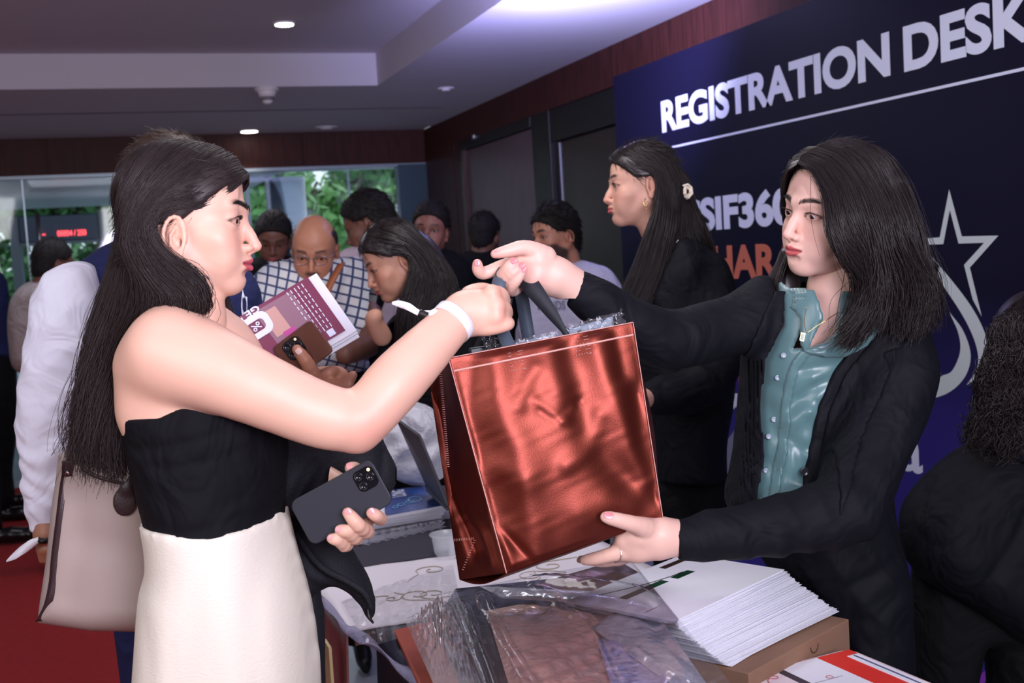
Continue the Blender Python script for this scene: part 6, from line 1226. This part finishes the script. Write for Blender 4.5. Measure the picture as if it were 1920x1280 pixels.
v = Vol(K(1890, 890, 2.24) - [0, 0, .08], K(1990, 760, 2.24) + [0, 0, .05], .005); v.ell(K(1936, 822, 2.25), (.036, .052, .04)); mk('blue_collar', *v.nets(1), NAVYC, t)
# ================================================================== tables and what lies on them
Z0 = .76
def zp(x, y, z=Z0): return on(2, x, y, z)
BCL = mat('slate_black_tablecloth', lin(46, 48, 64), .45, bump=.15, bscale=300); WCL = mat('white_brocade_cloth', lin(240, 236, 242), .6, bump=.2, bscale=260)
tb = thing('white_draped_table', (.80, 3.25, 0), 'long table under white embroidered cloth between the two women, further part', 'table', cam=False)
box('tabletop', (.42, 2.285, .73), (1.12, 3.53, .752), mat('plywood', lin(150, 120, 90), .6), tb)
for x, y in ((.50, 2.36), (1.06, 2.36), (.50, 3.45), (1.06, 3.45)): box('leg', (x - .02, y - .02, 0), (x + .02, y + .02, .73), BLK, tb)
def drape(nm, x0, x1, y0, y1, m, mside, parent, sides=('l', 'f')):
    top, u, v = quad_grid([(x0, y0, Z0), (x0, y1, Z0), (x1, y1, Z0), (x1, y0, Z0)], 60, 30); top[..., 2] += .0012 * np.sin(u * 40 + 3 * np.sin(v * 9)) * np.sin(v * 17)
    o = sheet(nm, top, m, parent, th=.002, cam=False)
    G2, u, v = quad_grid([(x0, y0, Z0), (x0, y1, Z0), (x0 - .03, y1, .02), (x0 - .03, y0, .02)], 70, 20); G2[..., 0] -= .018 * (np.sin(u * 55) * .5 + .5) * v; sheet('hanging_side', G2, mside, parent, th=.002, cam=False)
    G3, u, v = quad_grid([(x1, y1, Z0), (x1, y0, Z0), (x1 + .02, y0, .02), (x1 + .02, y1, .02)], 70, 20); G3[..., 0] += .018 * (np.sin(u * 55) * .5 + .5) * v; sheet('hanging_side', G3, mside, parent, th=.002, cam=False)
    return o
SIDE = mat('rose_brown_satin_skirting', lin(136, 92, 92), .4, var=.25, vscale=6, stretch=(1, 6, .5))
cth = drape('cloth',   .405, 1.13, 2.28, 3.55, WCL, SIDE, tb)
box('gold_border', (.368, 2.30, .03), (.374, 2.36, .73), mat('gold_trim_cloth', lin(196, 176, 130), .5), tb)
EMB = mat('gold_embroidery', lin(186, 174, 150), .5)
sw = []
rg = np.random.default_rng(12)
for i in range(26):
    cx_ = rg.uniform(.46, .98); cy_ = rg.uniform(2.33, 3.0); a0 = rg.uniform(0, 6.28); s_ = rg.uniform(.018, .040); dr = rg.choice([-1, 1])
    p_ = [(cx_ + s_ * (1 - t / 9.5) * cos(a0 + dr * t), cy_ + s_ * (1 - t / 9.5) * sin(a0 + dr * t), Z0 + .0025) for t in np.linspace(0, 7.5, 22)]
    p0 = p_[0]; tail = [(p0[0] + s_ * 2.2 * t * cos(a0 - dr * 1.4) + .01 * sin(5 * t), p0[1] + s_ * 2.2 * t * sin(a0 - dr * 1.4), Z0 + .0025) for t in (1, .66, .33)]
    sw.append(tube_arr(tail + p_, .0013, 4, 60, flat=.5))
V, F = join(sw); mk('embroidered_swirls', V, F, EMB, tb, cam=False, kind='stuff')
tn = thing('dark_draped_table', (.82, 1.45, 0), 'near table under a slate black cloth carrying the foil bags and papers', 'table', cam=False)
box('tabletop', (.475, .70, .73), (1.10, 2.265, .752), MATS['plywood'], tn)
for x, y in ((.52, .8), (1.05, .8), (.52, 2.2), (1.05, 2.2)): box('leg', (x - .02, y - .02, 0), (x + .02, y + .02, .73), BLK, tn)
drape('cloth', .462, 1.11, .68, 2.274, BCL, BCL, tn)
TUL = mat('lavender_tulle', lin(168, 166, 196), .6, alpha=.6, bump=.4, bscale=60)
pts = [zp(603, 1128), zp(640, 1172), zp(668, 1196), zp(720, 1232), zp(778, 1282), zp(800, 1320)]; pts = [p + np.array([0, 0, .008]) for p in pts]
V, F = ribbon_arr(pts, [.012, .030, .022, .034, .020, .034], [(-.8, -.2, -.5), (-.6, -.1, .5), (-.8, -.2, -.6), (-.5, -.1, .7), (-.8, 0, -.4), (-.7, 0, .5)], .0015, 40); tl = mk('tulle_edging', V, F, TUL, None, cam=False, label='crumpled lavender tulle edging along the left rim of the tables', cat='cloth trim')
RUN = mat('charcoal_felt', lin(62, 60, 72), .85)
c = [zp(668, 1066), zp(842, 1016 + 26), zp(846, 985), zp(655, 1030)]; o = slabq('table_runner', [q + np.array([0, 0, .006]) for q in (c[0], c[1], c[2], c[3])], .004, RUN, None, (0, 0, 1), cam=False); uniq(o, 'charcoal felt strip lying across the white embroidered cloth', 'table runner')
# blue magazines
BLUE = mat('blue_cover_print', lin(26, 70, 150), .18, coat=.4, var=.5, vscale=14); BLUE2 = mat('pale_blue_print', lin(110, 190, 240), .2, coat=.4)
def mag(i, dx, lab):
    z = .768 + .0135 * (i + 1); t = thing('magazine', tuple(zp(745, 985, z)), lab, 'magazine', 'magazines stacked on the white cloth', cam=False)
    cs = [zp(676 + dx, 990 - 5 * i, z), zp(834 + dx, 960 - 6 * i + 4, z), zp(796 + dx, 915 - 3 * i + 4, z), zp(690 + dx, 934 - 4 * i, z)]
    slabq('page_block', [q - np.array([0, 0, .001]) for q in cs], .0095, PAPER, t, (0, 0, 1), cam=False, bev=.001)
    slabq('cover', cs, .001, BLUE if i % 2 else mat('white_gloss_cover', lin(220, 226, 240), .2, coat=.4), t, (0, 0, 1), cam=False, bev=0)
    return t, cs, z
mag(0, -6, 'lowest blue magazine of the stack on the white cloth'); mag(1, -2, 'middle white-edged magazine of the stack on the white cloth'); t, cs, z = mag(3, 0, 'topmost glossy blue magazine with white title lettering')
t2_, cs2, z2 = mag(2, 1, 'second magazine from the top of the stack on the white cloth')
def bil(cs, u, v): cs = [np.asarray(q) for q in cs]; return cs[0] * (1 - u) * (1 - v) + cs[1] * u * (1 - v) + cs[2] * u * v + cs[3] * (1 - u) * v
def dec(cs, u0, v0, u1, v1, m, parent, nm='printed_area', dz=.0008): return slabq(nm, [bil(cs, a, b) + [0, 0, dz] for a, b in ((u0, v0), (u1, v0), (u1, v1), (u0, v1))], .0005, m, parent, (0, 0, 1), cam=False, bev=0)
dec(cs, .02, .02, .28, .60, PAPER, t)
text_mesh('title_lettering', 'LONG', WP, lambda u, v: bil(cs, .40 + .22 * (1 - v) , .62 + .30 * u) + [0, 0, .0011], off=.03, parent=t)
for k_, (u, v, r) in enumerate(((.70, .42, .10), (.62, .36, .06), (.50, .30, .05), (.42, .24, .04))):
    rr = [bil(cs, u + r * cos(a), v + 1.3 * r * sin(a)) + [0, 0, .0010 + .0002 * k_] for a in np.linspace(0, 2 * pi, 22, endpoint=False)]; ri = [bil(cs, u + r * .72 * cos(a), v + .95 * r * sin(a)) + [0, 0, .0010 + .0002 * k_] for a in np.linspace(0, 2 * pi, 22, endpoint=False)]
    mk('printed_swirl', rr + ri, [(i, (i + 1) % 22, 22 + (i + 1) % 22, 22 + i) for i in range(22)], BLUE2, t, cam=False, smooth=False)
fl = quad_grid([zp(655, 1030, .770), zp(845, 988, .770), zp(846, 972, .772), zp(660, 1004, .772)], 40, 16)[0]; fl[..., 2] += .006 * np.abs(np.sin(np.arange(40) * .9))[:, None] * np.sin(np.arange(16) * .8 + 1)[None, :]
o = sheet('plastic_sleeve', fl, FILM, None, cam=False, smooth=True); uniq(o, 'crinkled clear plastic sleeve at the foot of the magazine stack', 'plastic film')
# white carrier bag, laptop lid, clear tub
PB = mat('white_polythene', lin(214, 216, 226), .4, bump=.5, bscale=22, detail=4)
poly = [(742, 772), (790, 756), (840, 800), (836, 885), (798, 908), (760, 905), (716, 880), (706, 836), (722, 800)]
v = vol_for(poly, 3.50, .2, .006); v.puff(poly, 3.50, .09, .07, k=0, noise=lambda X, Y: .008 * np.sin(X * 55 + 3 * np.sin(Y * 30)) + .006 * np.sin(Y * 60 + X * 40)); o = mk('carrier_bag', *v.nets(1), PB, None); uniq(o, 'puffy white plastic carrier bag behind the magazines', 'plastic bag')
lp = thing('laptop', K(790, 900, 3.2), 'dark laptop lid standing open beside the white carrier bag', 'laptop')
slabq('lid', [K(742, 786, 3.30), K(784, 816, 3.10), K(838, 950, 3.02), K(798, 910, 3.32)], .008, mat('dark_grey_lid', lin(62, 62, 70), .45), lp, (0, 0, 1))
slabq('keyboard_base', [K(838, 950, 3.02), K(798, 912, 3.32), K(850, 908, 3.42), K(890, 940, 3.12)], .012, MATS['dark_grey_lid'], lp, (0, 1, 0))
tubm = []
ct = zp(838, 1038, .765); sg = 28; V = []; 
for r, z in ((.030, .0), (.036, .045), (.041, .048), (.041, .052), (.036, .052), (.030, .003)): V += [(ct[0] + r * cos(2 * pi * i / sg), ct[1] + r * sin(2 * pi * i / sg), ct[2] + z) for i in range(sg)]
F = [(k * sg + i, k * sg + (i + 1) % sg, (k + 1) * sg + (i + 1) % sg, (k + 1) * sg + i) for k in range(5) for i in range(sg)] + [tuple(range(sg))[::-1]]
o = mk('clear_tub', V, F, mat('clear_tub_plastic', (.85, .9, .95), .15, alpha=.35, spec=.8), None, cam=False); uniq(o, 'small round clear plastic tub half hidden by the copper bag', 'tub')
# ---------------- flat foil bags in a clear sleeve
GRA = mat('graphite_foil', lin(52, 56, 64), .25, metal=.6, spec=.6)
def fbag(i, n):
    z = .776 + .0155 * i; s_ = (n - 1 - i) * 7
    return [zp(842 - s_ * .6 + i * 1, 1102 + s_ * 1.2, z), zp(1158, 1070 + s_ * .4, z), zp(1316, 1300, z), zp(946 - s_ * 1.1, 1345, z)], z
NB = 9
lab9 = ['lowest', 'second lowest', 'third lowest', 'fourth lowest', 'middle', 'fourth from the top', 'third from the top', 'second from the top', 'topmost but one']
for i in range(NB):
    cs, z = fbag(i, NB); o = slabq('flat_bag', cs, .0125, GRA, None, (0, 0, 1), cam=False, bev=.005); uniq(o, '%s folded graphite foil bag in the pile on the near table' % lab9[i], 'bag', 'folded foil bags piled on the near table')
ZT = .776 + .0155 * (NB - 1)
def foilsheet(nm, c4, nu, nv, m, parent, rid, z, amp=.003, seed=0, th=.0008):
    px = np.array(c4, float); u, v = np.meshgrid(np.linspace(0, 1, nu), np.linspace(0, 1, nv), indexing='ij'); B_ = lambda k: px[0, k] * (1 - u) * (1 - v) + px[1, k] * u * (1 - v) + px[2, k] * u * v + px[3, k] * (1 - u) * v; X = B_(0); Y = B_(1)
    P3 = np.array([[zp(X[i, j], Y[i, j], z) for j in range(nv)] for i in range(nu)])
    Z = sum(ridge(None, X, Y, *r) for r in rid) + amp * .25 * np.sin(X / 9 + 3 * np.sin(Y / 23 + seed)) * np.sin(Y / 13 + 2 * np.sin(X / 31)); e = np.minimum(np.minimum(u, 1 - u), np.minimum(v, 1 - v)); P3[..., 2] += Z * np.clip(e / .06, 0, 1) + .001
    return sheet(nm, P3, m, parent, th=th, cam=False)
CF = mat('pink_copper_foil', (.86, .56, .46), .26, metal=.22, spec=1.0, bump=.5, bscale=22); SF = mat('silver_lilac_foil', (.66, .68, .76), .24, metal=.3, spec=1.0, bump=.4, bscale=18); BF = mat('bronze_foil', (.28, .14, .11), .3, metal=.9)
fb = thing('foil_gift_bag', tuple(zp(1100, 1180, ZT)), 'topmost folded bag with crinkled pink copper foil front in the sleeve', 'bag', cam=False)
RA = [([(960 + 4 * k, 1232 + 17 * k), (1040 + 4 * k, 1215 + 14 * k), (1110 + 3 * k, 1192 + 14 * k), (1150 + 2 * k, 1176 + 18 * k)], .004 * (1 if k % 2 == 0 else -1), 9) for k in range(6)]
RA += [([(1030, 1150), (1090, 1152), (1118, 1172), (1122, 1200)], .006, 8), ([(1050, 1140), (1110, 1146), (1140, 1170), (1144, 1200)], -.005, 8)]
RA += [([(918, 1160), (936, 1200), (962, 1262), (984, 1300)], .006, 5), ([(930, 1140), (980, 1128), (1060, 1130)], .004, 6), ([(1140, 1210), (1200, 1240), (1250, 1280)], .006, 6), ([(1160, 1200), (1230, 1250), (1280, 1290)], -.005, 6)]
slabq('folded_back', [zp(852, 1104, ZT + .006), zp(1166, 1070, ZT + .006), zp(1322, 1300, ZT + .006), zp(956, 1345, ZT + .006)], .005, GRA, fb, (0, 0, 1), cam=False, bev=.002)
foilsheet('foil_front', [(912, 1146), (1168, 1096), (1308, 1300), (968, 1330)], 110, 80, CF, fb, RA, ZT + .012, .006)
foilsheet('silver_flap', [(1108, 1178), (1206, 1114), (1330, 1290), (1280, 1300)], 50, 26, SF, fb, [([(1130, 1180), (1230, 1250), (1300, 1290)], .006, 8), ([(1200, 1130), (1260, 1220)], -.006, 14)], ZT + .022, .003)
foilsheet('silver_fold', [(900, 1100), (1180, 1112), (1160, 1136), (940, 1122)], 60, 14, SF, fb, [([(930, 1112), (1040, 1122), (1160, 1124)], .008, 7)], ZT + .020, .004)
foilsheet('violet_panel', [(1120, 1200), (1206, 1186), (1296, 1290), (1150, 1300)], 60, 36, mat('violet_foil', (.50, .50, .80), .24, metal=.25, spec=1.0, bump=.5, bscale=22), fb, [(a_, b_ * .8, c_) for a_, b_, c_ in RA], ZT + .0185, .006)
br = foilsheet('bronze_bag', [(1000, 1098), (1158, 1052), (1226, 1092), (1130, 1124)], 50, 20, BF, None, [([(1060, 1090), (1120, 1075), (1190, 1085)], .004, 8)], ZT + .012, .003, th=.003); uniq(br, 'dark bronze foil bag lying behind the foil pile under the held bag', 'bag')
# the clear sleeve over the pile
px4 = [(832, 1112), (1180, 1046), (1385, 1300), (880, 1360)]
sl_ = foilsheet('clear_sleeve', px4, 90, 60, FILM, None, [([(840, 1110), (930, 1085), (1040, 1092), (1180, 1112), (1230, 1130)], .016, 8), ([(905, 1120), (960, 1220), (1010, 1300)], .010, 8), ([(1196, 1060), (1260, 1130), (1330, 1210), (1395, 1290)], .022, 10), ([(870, 1140), (905, 1230), (930, 1300)], .012, 7), ([(1000, 1100), (1100, 1180), (1150, 1280)], .006, 10)], ZT + .030, .004, th=0); uniq(sl_, 'large clear plastic sleeve covering the pile of foil bags', 'plastic film')
HAZ = bpy.data.materials.new('milky_plastic_film'); HAZ.use_nodes = True; n = HAZ.node_tree.nodes; n.clear(); build_film(n, HAZ.node_tree.links, haze=.30, bump=.25, sc=10)
rim = [zp(1188, 1046, ZT + .05), zp(1225, 1100, ZT + .05), zp(1290, 1180, ZT + .045), zp(1350, 1240, ZT + .035), zp(1402, 1300, ZT + .03)]
rim = [zp(770, 1140, .86), zp(800, 1170, .87), zp(850, 1260, .86), zp(880, 1310, .85)]
# terracotta packet in crumpled film
TC = mat('terracotta_packet', lin(176, 78, 54), .5)
cs = [zp(738, 1180, .776), zp(838, 1154, .776), zp(960, 1320, .776), zp(812, 1340, .776)]
pk_ = slabq('terracotta_packet', cs, .012, TC, None, (0, 0, 1), cam=False, bev=.004); uniq(pk_, 'terracotta orange packet under crumpled clear film at the left of the foil pile', 'packet')
rg = np.random.default_rng(8)
G2, u, v_ = quad_grid([zp(758, 1160, .83), zp(850, 1120, .85), zp(905, 1290, .85), zp(812, 1280, .83)], 60, 44)
for _ in range(9):
    d_ = rg.normal(0, 1, 2); f_ = rg.uniform(6, 30); ph_ = rg.random() * 6; G2[..., 2] += .0075 * (1 - np.abs(np.sin(f_ * (u * d_[0] + v_ * d_[1]) + ph_ + 2 * np.sin(6 * v_ + ph_)))) * np.sin(pi * u) * np.sin(pi * v_) * 2
o = sheet('crumpled_film', G2, HAZ, None, cam=False); uniq(o, 'bunched-up crinkled clear film on top of the terracotta packet', 'plastic film')
G2, u, v_ = quad_grid([zp(640, 1130, .768), zp(850, 1060, .768), zp(870, 1170, .772), zp(690, 1215, .768)], 50, 30); G2[..., 2] += .004 * np.abs(np.sin(u * 22 + 4 * v_)) * np.abs(np.sin(v_ * 9 + 3 * u)) + .003
o = sheet('thin_cover_film', G2, FILM, None, cam=False); uniq(o, 'thin clear film spread over the corner of the white embroidered cloth', 'plastic film')
# carton and the slanting paper stack
KR = mat('kraft_cardboard', lin(136, 104, 84), .8, var=.08, vscale=12)
zb = .838; A0 = zp(1404, 1262, zb) ; A1 = zp(1592, 1160, zb); ed = A1 - A0; ed[2] = 0; L0 = np.linalg.norm(ed); ed /= L0; bk = np.array([-ed[1], ed[0], 0]); bk = bk if bk @ np.array([0, 1., 0]) > 0 else -bk
ctn = thing('carton', tuple((A0 + A1) / 2 + bk * .12 - [0, 0, zb - Z0]), 'brown kraft carton under the stack of white papers', 'box', cam=False)
W_ = .235; q4 = lambda z, a=0, b=0: [np.array([*(A0 - ed * .0 + bk * 0)[:2], z]), np.array([*A1[:2], z]), np.array([*(A1 + bk * W_)[:2], z]), np.array([*(A0 + bk * W_)[:2], z])]
slabq('body', q4(zb), zb - Z0 - .003, KR, ctn, (0, 0, 1), cam=False, bev=.002)
pc = A0 + ed * (L0 * .62) + np.array([0, 0, -.012]) - bk * .0006
tube('thumb_notch', [pc + ed * .012 * cos(a) + np.array([0, 0, -.012 * sin(a)]) for a in np.linspace(0, pi, 10)], .0009, mat('dark_cut', lin(80, 52, 40), .8), ctn, cam=False, seg=5)
NS = 74; zt_ = .928
stk = thing('paper_stack', tuple((A0 + A1) / 2 + bk * .1), 'tall slanting stack of white printed sheets on the kraft carton', 'paper stack', cam=False)
b0_, b1_ = zp(1368, 1248, zb + .002), zp(1606, 1132, zb + .002); t0_, t1_ = zp(1262, 1168, zt_), zp(1535, 1036, zt_)
rg = np.random.default_rng(21); base = None
for i in range(NS):
    t_ = i / (NS - 1); z = zb + .002 + (zt_ - zb) * t_; tt = t_ ** .9
    p0 = b0_ * (1 - tt) + t0_ * tt; e_ = (b1_ - b0_) * (1 - tt) + (t1_ - t0_) * tt; ang = math.atan2(e_[1], e_[0]) + rg.normal(0, .010) + (.10 if i in (0, 3) else 0)
    if base is None:
        L_, D_ = .328, .205; G2 = np.array([[[x * L_, y * D_, .0022 * sin(pi * x) * 0] for y in (0, .5, 1)] for x in np.linspace(0, 1, 5)])
        V = G2.reshape(-1, 3); V2 = V - [0, 0, .00085]; n_ = len(V); F = [tuple(int(a) for a in q) for q in grid_faces(5, 3)] + [tuple(int(a) + n_ for a in q[::-1]) for q in grid_faces(5, 3)]
        ring = [0, 3, 6, 9, 12, 13, 14, 11, 8, 5, 2, 1]; F += [(ring[k], ring[(k + 1) % 12], n_ + ring[(k + 1) % 12], n_ + ring[k]) for k in range(12)]
        base = mk('sheet', np.vstack([V, V2]), F, PAPER, stk, cam=False, smooth=False); me0 = base.data
        for vv in me0.vertices: vv.co = Vector(np.vstack([V, V2])[vv.index])
        o = base
    else: o = base.copy(); COL.objects.link(o)
    o.location = Vector([p0[0] + rg.normal(0, .0016), p0[1] + rg.normal(0, .0016), z]) - stk.location; o.rotation_euler = (0, 0, ang)
ts = [np.array([p0[0], p0[1], zt_ + .0012])]; e_ = np.array([cos(ang), sin(ang), 0]); k_ = np.array([-sin(ang), cos(ang), 0])
tp = [ts[0], ts[0] + e_ * .328, ts[0] + e_ * .328 + k_ * .205, ts[0] + k_ * .205]
for a_, m_ in (((.16, .62, .40, .70), mat('ochre_print', lin(160, 110, 60), .6)), ((.40, .62, .52, .70), mat('green_print', lin(40, 120, 80), .6)), ((.58, .60, .74, .68), MATS['green_print']), ((.04, .30, .16, .31), mat('red_print', lin(210, 60, 60), .6)), ((.70, .86, .95, .93), mat('brown_print', lin(120, 84, 64), .6))): dec(tp, a_[0], a_[1], a_[2], a_[3], m_, stk)
tube('printed_arc', [bil(tp, .1 + .6 * t, .90 - .22 * sin(pi * .5 * t)) + [0, 0, .0008] for t in np.linspace(0, 1, 9)], .0012, BLK, stk, cam=False, seg=5, flat=.3)
# red and white form box at the lower right
zf_ = .812; c0 = zp(1592, 1216, zf_); d1 = zp(1760, 1286, zf_) - c0; d1 /= np.linalg.norm(d1); d2 = zp(1470, 1286, zf_) - c0; d2 -= d1 * (d2 @ d1); d2 /= np.linalg.norm(d2)
fr_ = thing('form_pad', tuple(c0 + d1 * .15 + d2 * .1 - [0, 0, .045]), 'red and white printed pad with handwriting at the lower right corner', 'printed pad', cam=False)
RED = mat('red_print_gloss', lin(226, 60, 52), .4)
pts_ = []
for a0, cx_, cy_ in ((pi, .02, .02), (1.5 * pi, .28, .02), (0, .28, .22), (.5 * pi, .02, .22)):
    for i in range(7): a = a0 + pi / 2 * i / 6; pts_.append(c0 + d1 * (cx_ + .02 * cos(a)) + d2 * (cy_ + .02 * sin(a)))
n_ = len(pts_); V = pts_ + [p - np.array([0, 0, .045]) for p in pts_]; mk('pad_body', V, [tuple(range(n_)), tuple(range(n_, 2 * n_))[::-1]] + [(i, n_ + i, n_ + (i + 1) % n_, (i + 1) % n_) for i in range(n_)], mat('pad_edge_white', lin(225, 222, 228), .5), fr_, cam=False, smooth=False)
cf = [c0, c0 + d1 * .30, c0 + d1 * .30 + d2 * .24, c0 + d2 * .24]
dec(cf, .012, .012, .985, .985, RED, fr_, 'red_border'); 
dec(cf, .09, .02, .97, .115, PAPER, fr_, 'address_strip', .0014); dec(cf, .10, .06, .90, .075, mat('small_print_blue', lin(90, 96, 130), .6), fr_, 'small_print', .002)
dec(cf, .02, .30, .97, .62, PAPER, fr_, 'white_field', .0014); dec(cf, .02, .62, .97, .68, mat('dark_header', lin(70, 60, 70), .6), fr_, 'dark_header_bar', .0014); dec(cf, .02, .68, .97, .97, mat('pink_white_field', lin(236, 222, 228), .5), fr_, 'writing_field', .0014)
INK = mat('red_ink', lin(176, 40, 56), .5)
V, F = join([tube_arr([bil(cf, u, v) + [0, 0, .002] for u, v in q], .0006, 4, 40) for q in ([(.10, .76), (.13, .73), (.15, .76), (.13, .80), (.18, .84), (.24, .80)], [(.26, .74), (.30, .80), (.28, .88), (.33, .80), (.36, .76), (.34, .84), (.40, .84)], [(.42, .78), (.46, .74), (.46, .82), (.50, .86), (.56, .78), (.60, .84)])]); mk('handwriting', V, F, INK, fr_, cam=False, kind='stuff')
for u in (.30, .52, .74): dec(cf, u, .38, u + .008, .60, mat('grey_rule', lin(170, 170, 180), .6), fr_, 'field_rule', .002)
tube('clock_symbol', [bil(cf, .28 + .018 * cos(a), .46 + .022 * sin(a)) + [0, 0, .002] for a in np.linspace(0, 2 * pi, 14)], .0004, INK, fr_, cam=False, seg=4)
# ================================================================== what woman A carries
tt_ = thing('tote_bag', K(180, 1180, 1.98), 'taupe tote bag with dark brown leather piping hanging behind the cream skirt', 'bag')
TAU = mat('taupe_canvas', lin(160, 144, 138), .6, bump=.12, bscale=500); LTH = mat('dark_brown_leather', lin(52, 34, 38), .35, bump=.1, bscale=300)
poly = [(118, 820), (240, 820), (330, 860), (330, 1175), (285, 1181), (180, 1180), (112, 1171), (74, 1166), (80, 1120), (92, 1040), (100, 960), (108, 900)]
v = Vol(K(50, 1210, 2.0) - [0, 0, .12], K(350, 800, 1.96) + [0, 0, .14], .0045); v.puff(poly, 1.98, .065, .05, k=0, smooth=0, tilt=(.05, 0), creases=[([(150, 900), (170, 980), (150, 1100)], .006, .03), ([(180, 1000), (260, 1020), (280, 1100)], .005, .03)])
v.clip2([(60, 760), (60, 852), (120, 852), (150, 862), (205, 884), (250, 905), (360, 930), (360, 760)], 1.93, k=.002); tv = v.copy(); inn = v.copy(); inn.F = (inn.F + .005).astype(np.float32)
mk('body', *v.nets(2), TAU, tt_)
def onv(vol, L, d, off=.002):
    out = []
    for x, y in L:
        p = K(x, y, d); z = vol.zfront(p[0], p[1]); z = -d if z is None else z; p = K(x, y, -z); z = vol.zfront(p[0], p[1]) or z; q = K(x, y, -z); out.append(q + [0, 0, off])
    return out
V, F = ribbon_arr(onv(tv, [(133, 862), (122, 900), (114, 960), (104, 1040), (100, 1090), (92, 1130), (78, 1162)], 1.93), [.018, .013, .012, .012, .013, .015, .020], [(1, .2, .1)] * 7, .0016, 50); mk('leather_piping', V, F, LTH, tt_)
V, F = ribbon_arr(onv(tv, [(146, 868), (165, 884), (195, 897), (225, 904), (255, 912)], 1.93), [.010, .007, .006, .006, .006], [(0, 1, 0)] * 5, .0016, 30); mk('top_trim', V, F, LTH, tt_)
V, F = ribbon_arr(onv(tv, [(131, 862), (128, 892)], 1.93, .004), [.022, .018], [(1, .1, .1)] * 2, .002, 8); mk('strap_tab', V, F, LTH, tt_)
v = Vol(K(115, 895, 1.92) - .03, K(145, 870, 1.9) + .03, .0018); v.ell(onv(tv, [(130, 885)], 1.93, .006)[0], (.0042, .0042, .0030)); mk('rivet', *v.nets(1), mat('chrome_rivet', (.7, .7, .72), .15, metal=1), tt_)
p = onv(tv, [(236, 935)], 1.93, .006)[0]; v = Vol(p - .05, p + .05, .002); v.ell(p - [0, .004, 0], (.0195, .024, .003), k=.004); v.cone(p + [.004, .020, 0], p + [.010, .036, 0], .008, .004, k=.01, flat=.4, fd=(0, 0, 1)); mk('leather_tag', *v.nets(1), LTH, tt_)
tube('shoulder_strap', KK([(131, 862, 1.90), (145, 780, 1.95), (200, 660, 1.97), (260, 590, 1.95)]), [.006, .006, .006, .006], LTH, tt_, seg=8)
# jacket over her left arm
jk = thing('draped_jacket', K(640, 1100, 1.93), 'black jacket hanging over the forearm behind the large dark phone', 'jacket')
KN = mat('black_ribbed_knit', lin(18, 20, 28), .8, bump=.5, bscale=260, stretch=(1, .25, 1))
poly = [(505, 770), (560, 800), (630, 815), (712, 815), (716, 870), (706, 930), (672, 985), (654, 1012), (672, 1050), (692, 1085), (703, 1130), (698, 1160), (686, 1152), (676, 1132), (652, 1110), (625, 1098), (592, 1112), (560, 1140), (530, 1000)]
v = Vol(K(480, 1180, 1.95) - [0, .0, .12], K(740, 750, 1.95) + [0, 0, .14], .0042); v.puff(poly, 1.965, .058, .04, k=0, creases=[([(560, 1010), (610, 1060), (660, 1090), (694, 1130)], .008, .007), ([(550, 1030), (600, 1090), (660, 1110)], .006, .007), ([(600, 870), (560, 950), (556, 1040)], .010, .012), ([(620, 850), (590, 880), (560, 930)], .008, .010), ([(690, 850), (650, 870), (620, 900)], .006, .010)])
v.chain(KK([(520, 800, 1.98), (600, 850, 1.99), (700, 890, 1.98)]), [.06, .05, .04], k=.04); mk('body_fabric', *v.nets(2), KN, jk)
tube('drawcord', KK([(690, 1140, 1.92), (692, 1156, 1.915), (700, 1168, 1.915)]), [.003, .0035, .0015], BLK, jk, seg=8); tube('hem_fold', KK([(556, 1000, 1.91), (600, 1060, 1.900), (650, 1088, 1.900), (684, 1112, 1.905), (698, 1145, 1.915)]), [.006, .0055, .0055, .005, .003], KN, jk, seg=8)
poly = [(536, 1080), (590, 1090), (606, 1140), (610, 1220), (606, 1500), (560, 1500), (540, 1200)]; v = vol_for(poly, 1.99, .1, .006); v.puff(poly, 1.99, .03, .02, k=0); mk('lower_strip', *v.nets(1), KN, jk)  # dark upright strip running on below the jacket
bp = thing('phone', K(600, 1018, 1.80), 'large matt black phone held low in front of the draped jacket', 'phone')
o_c = K(640, 942, 1.788); phone(bp, o_c, radians(28.5), .142, .076, .013, .0085, (.050, .014, .034), mat('matt_black_case', lin(30, 32, 42), .5), mat('black_gloss', (.008, .008, .01), .1))
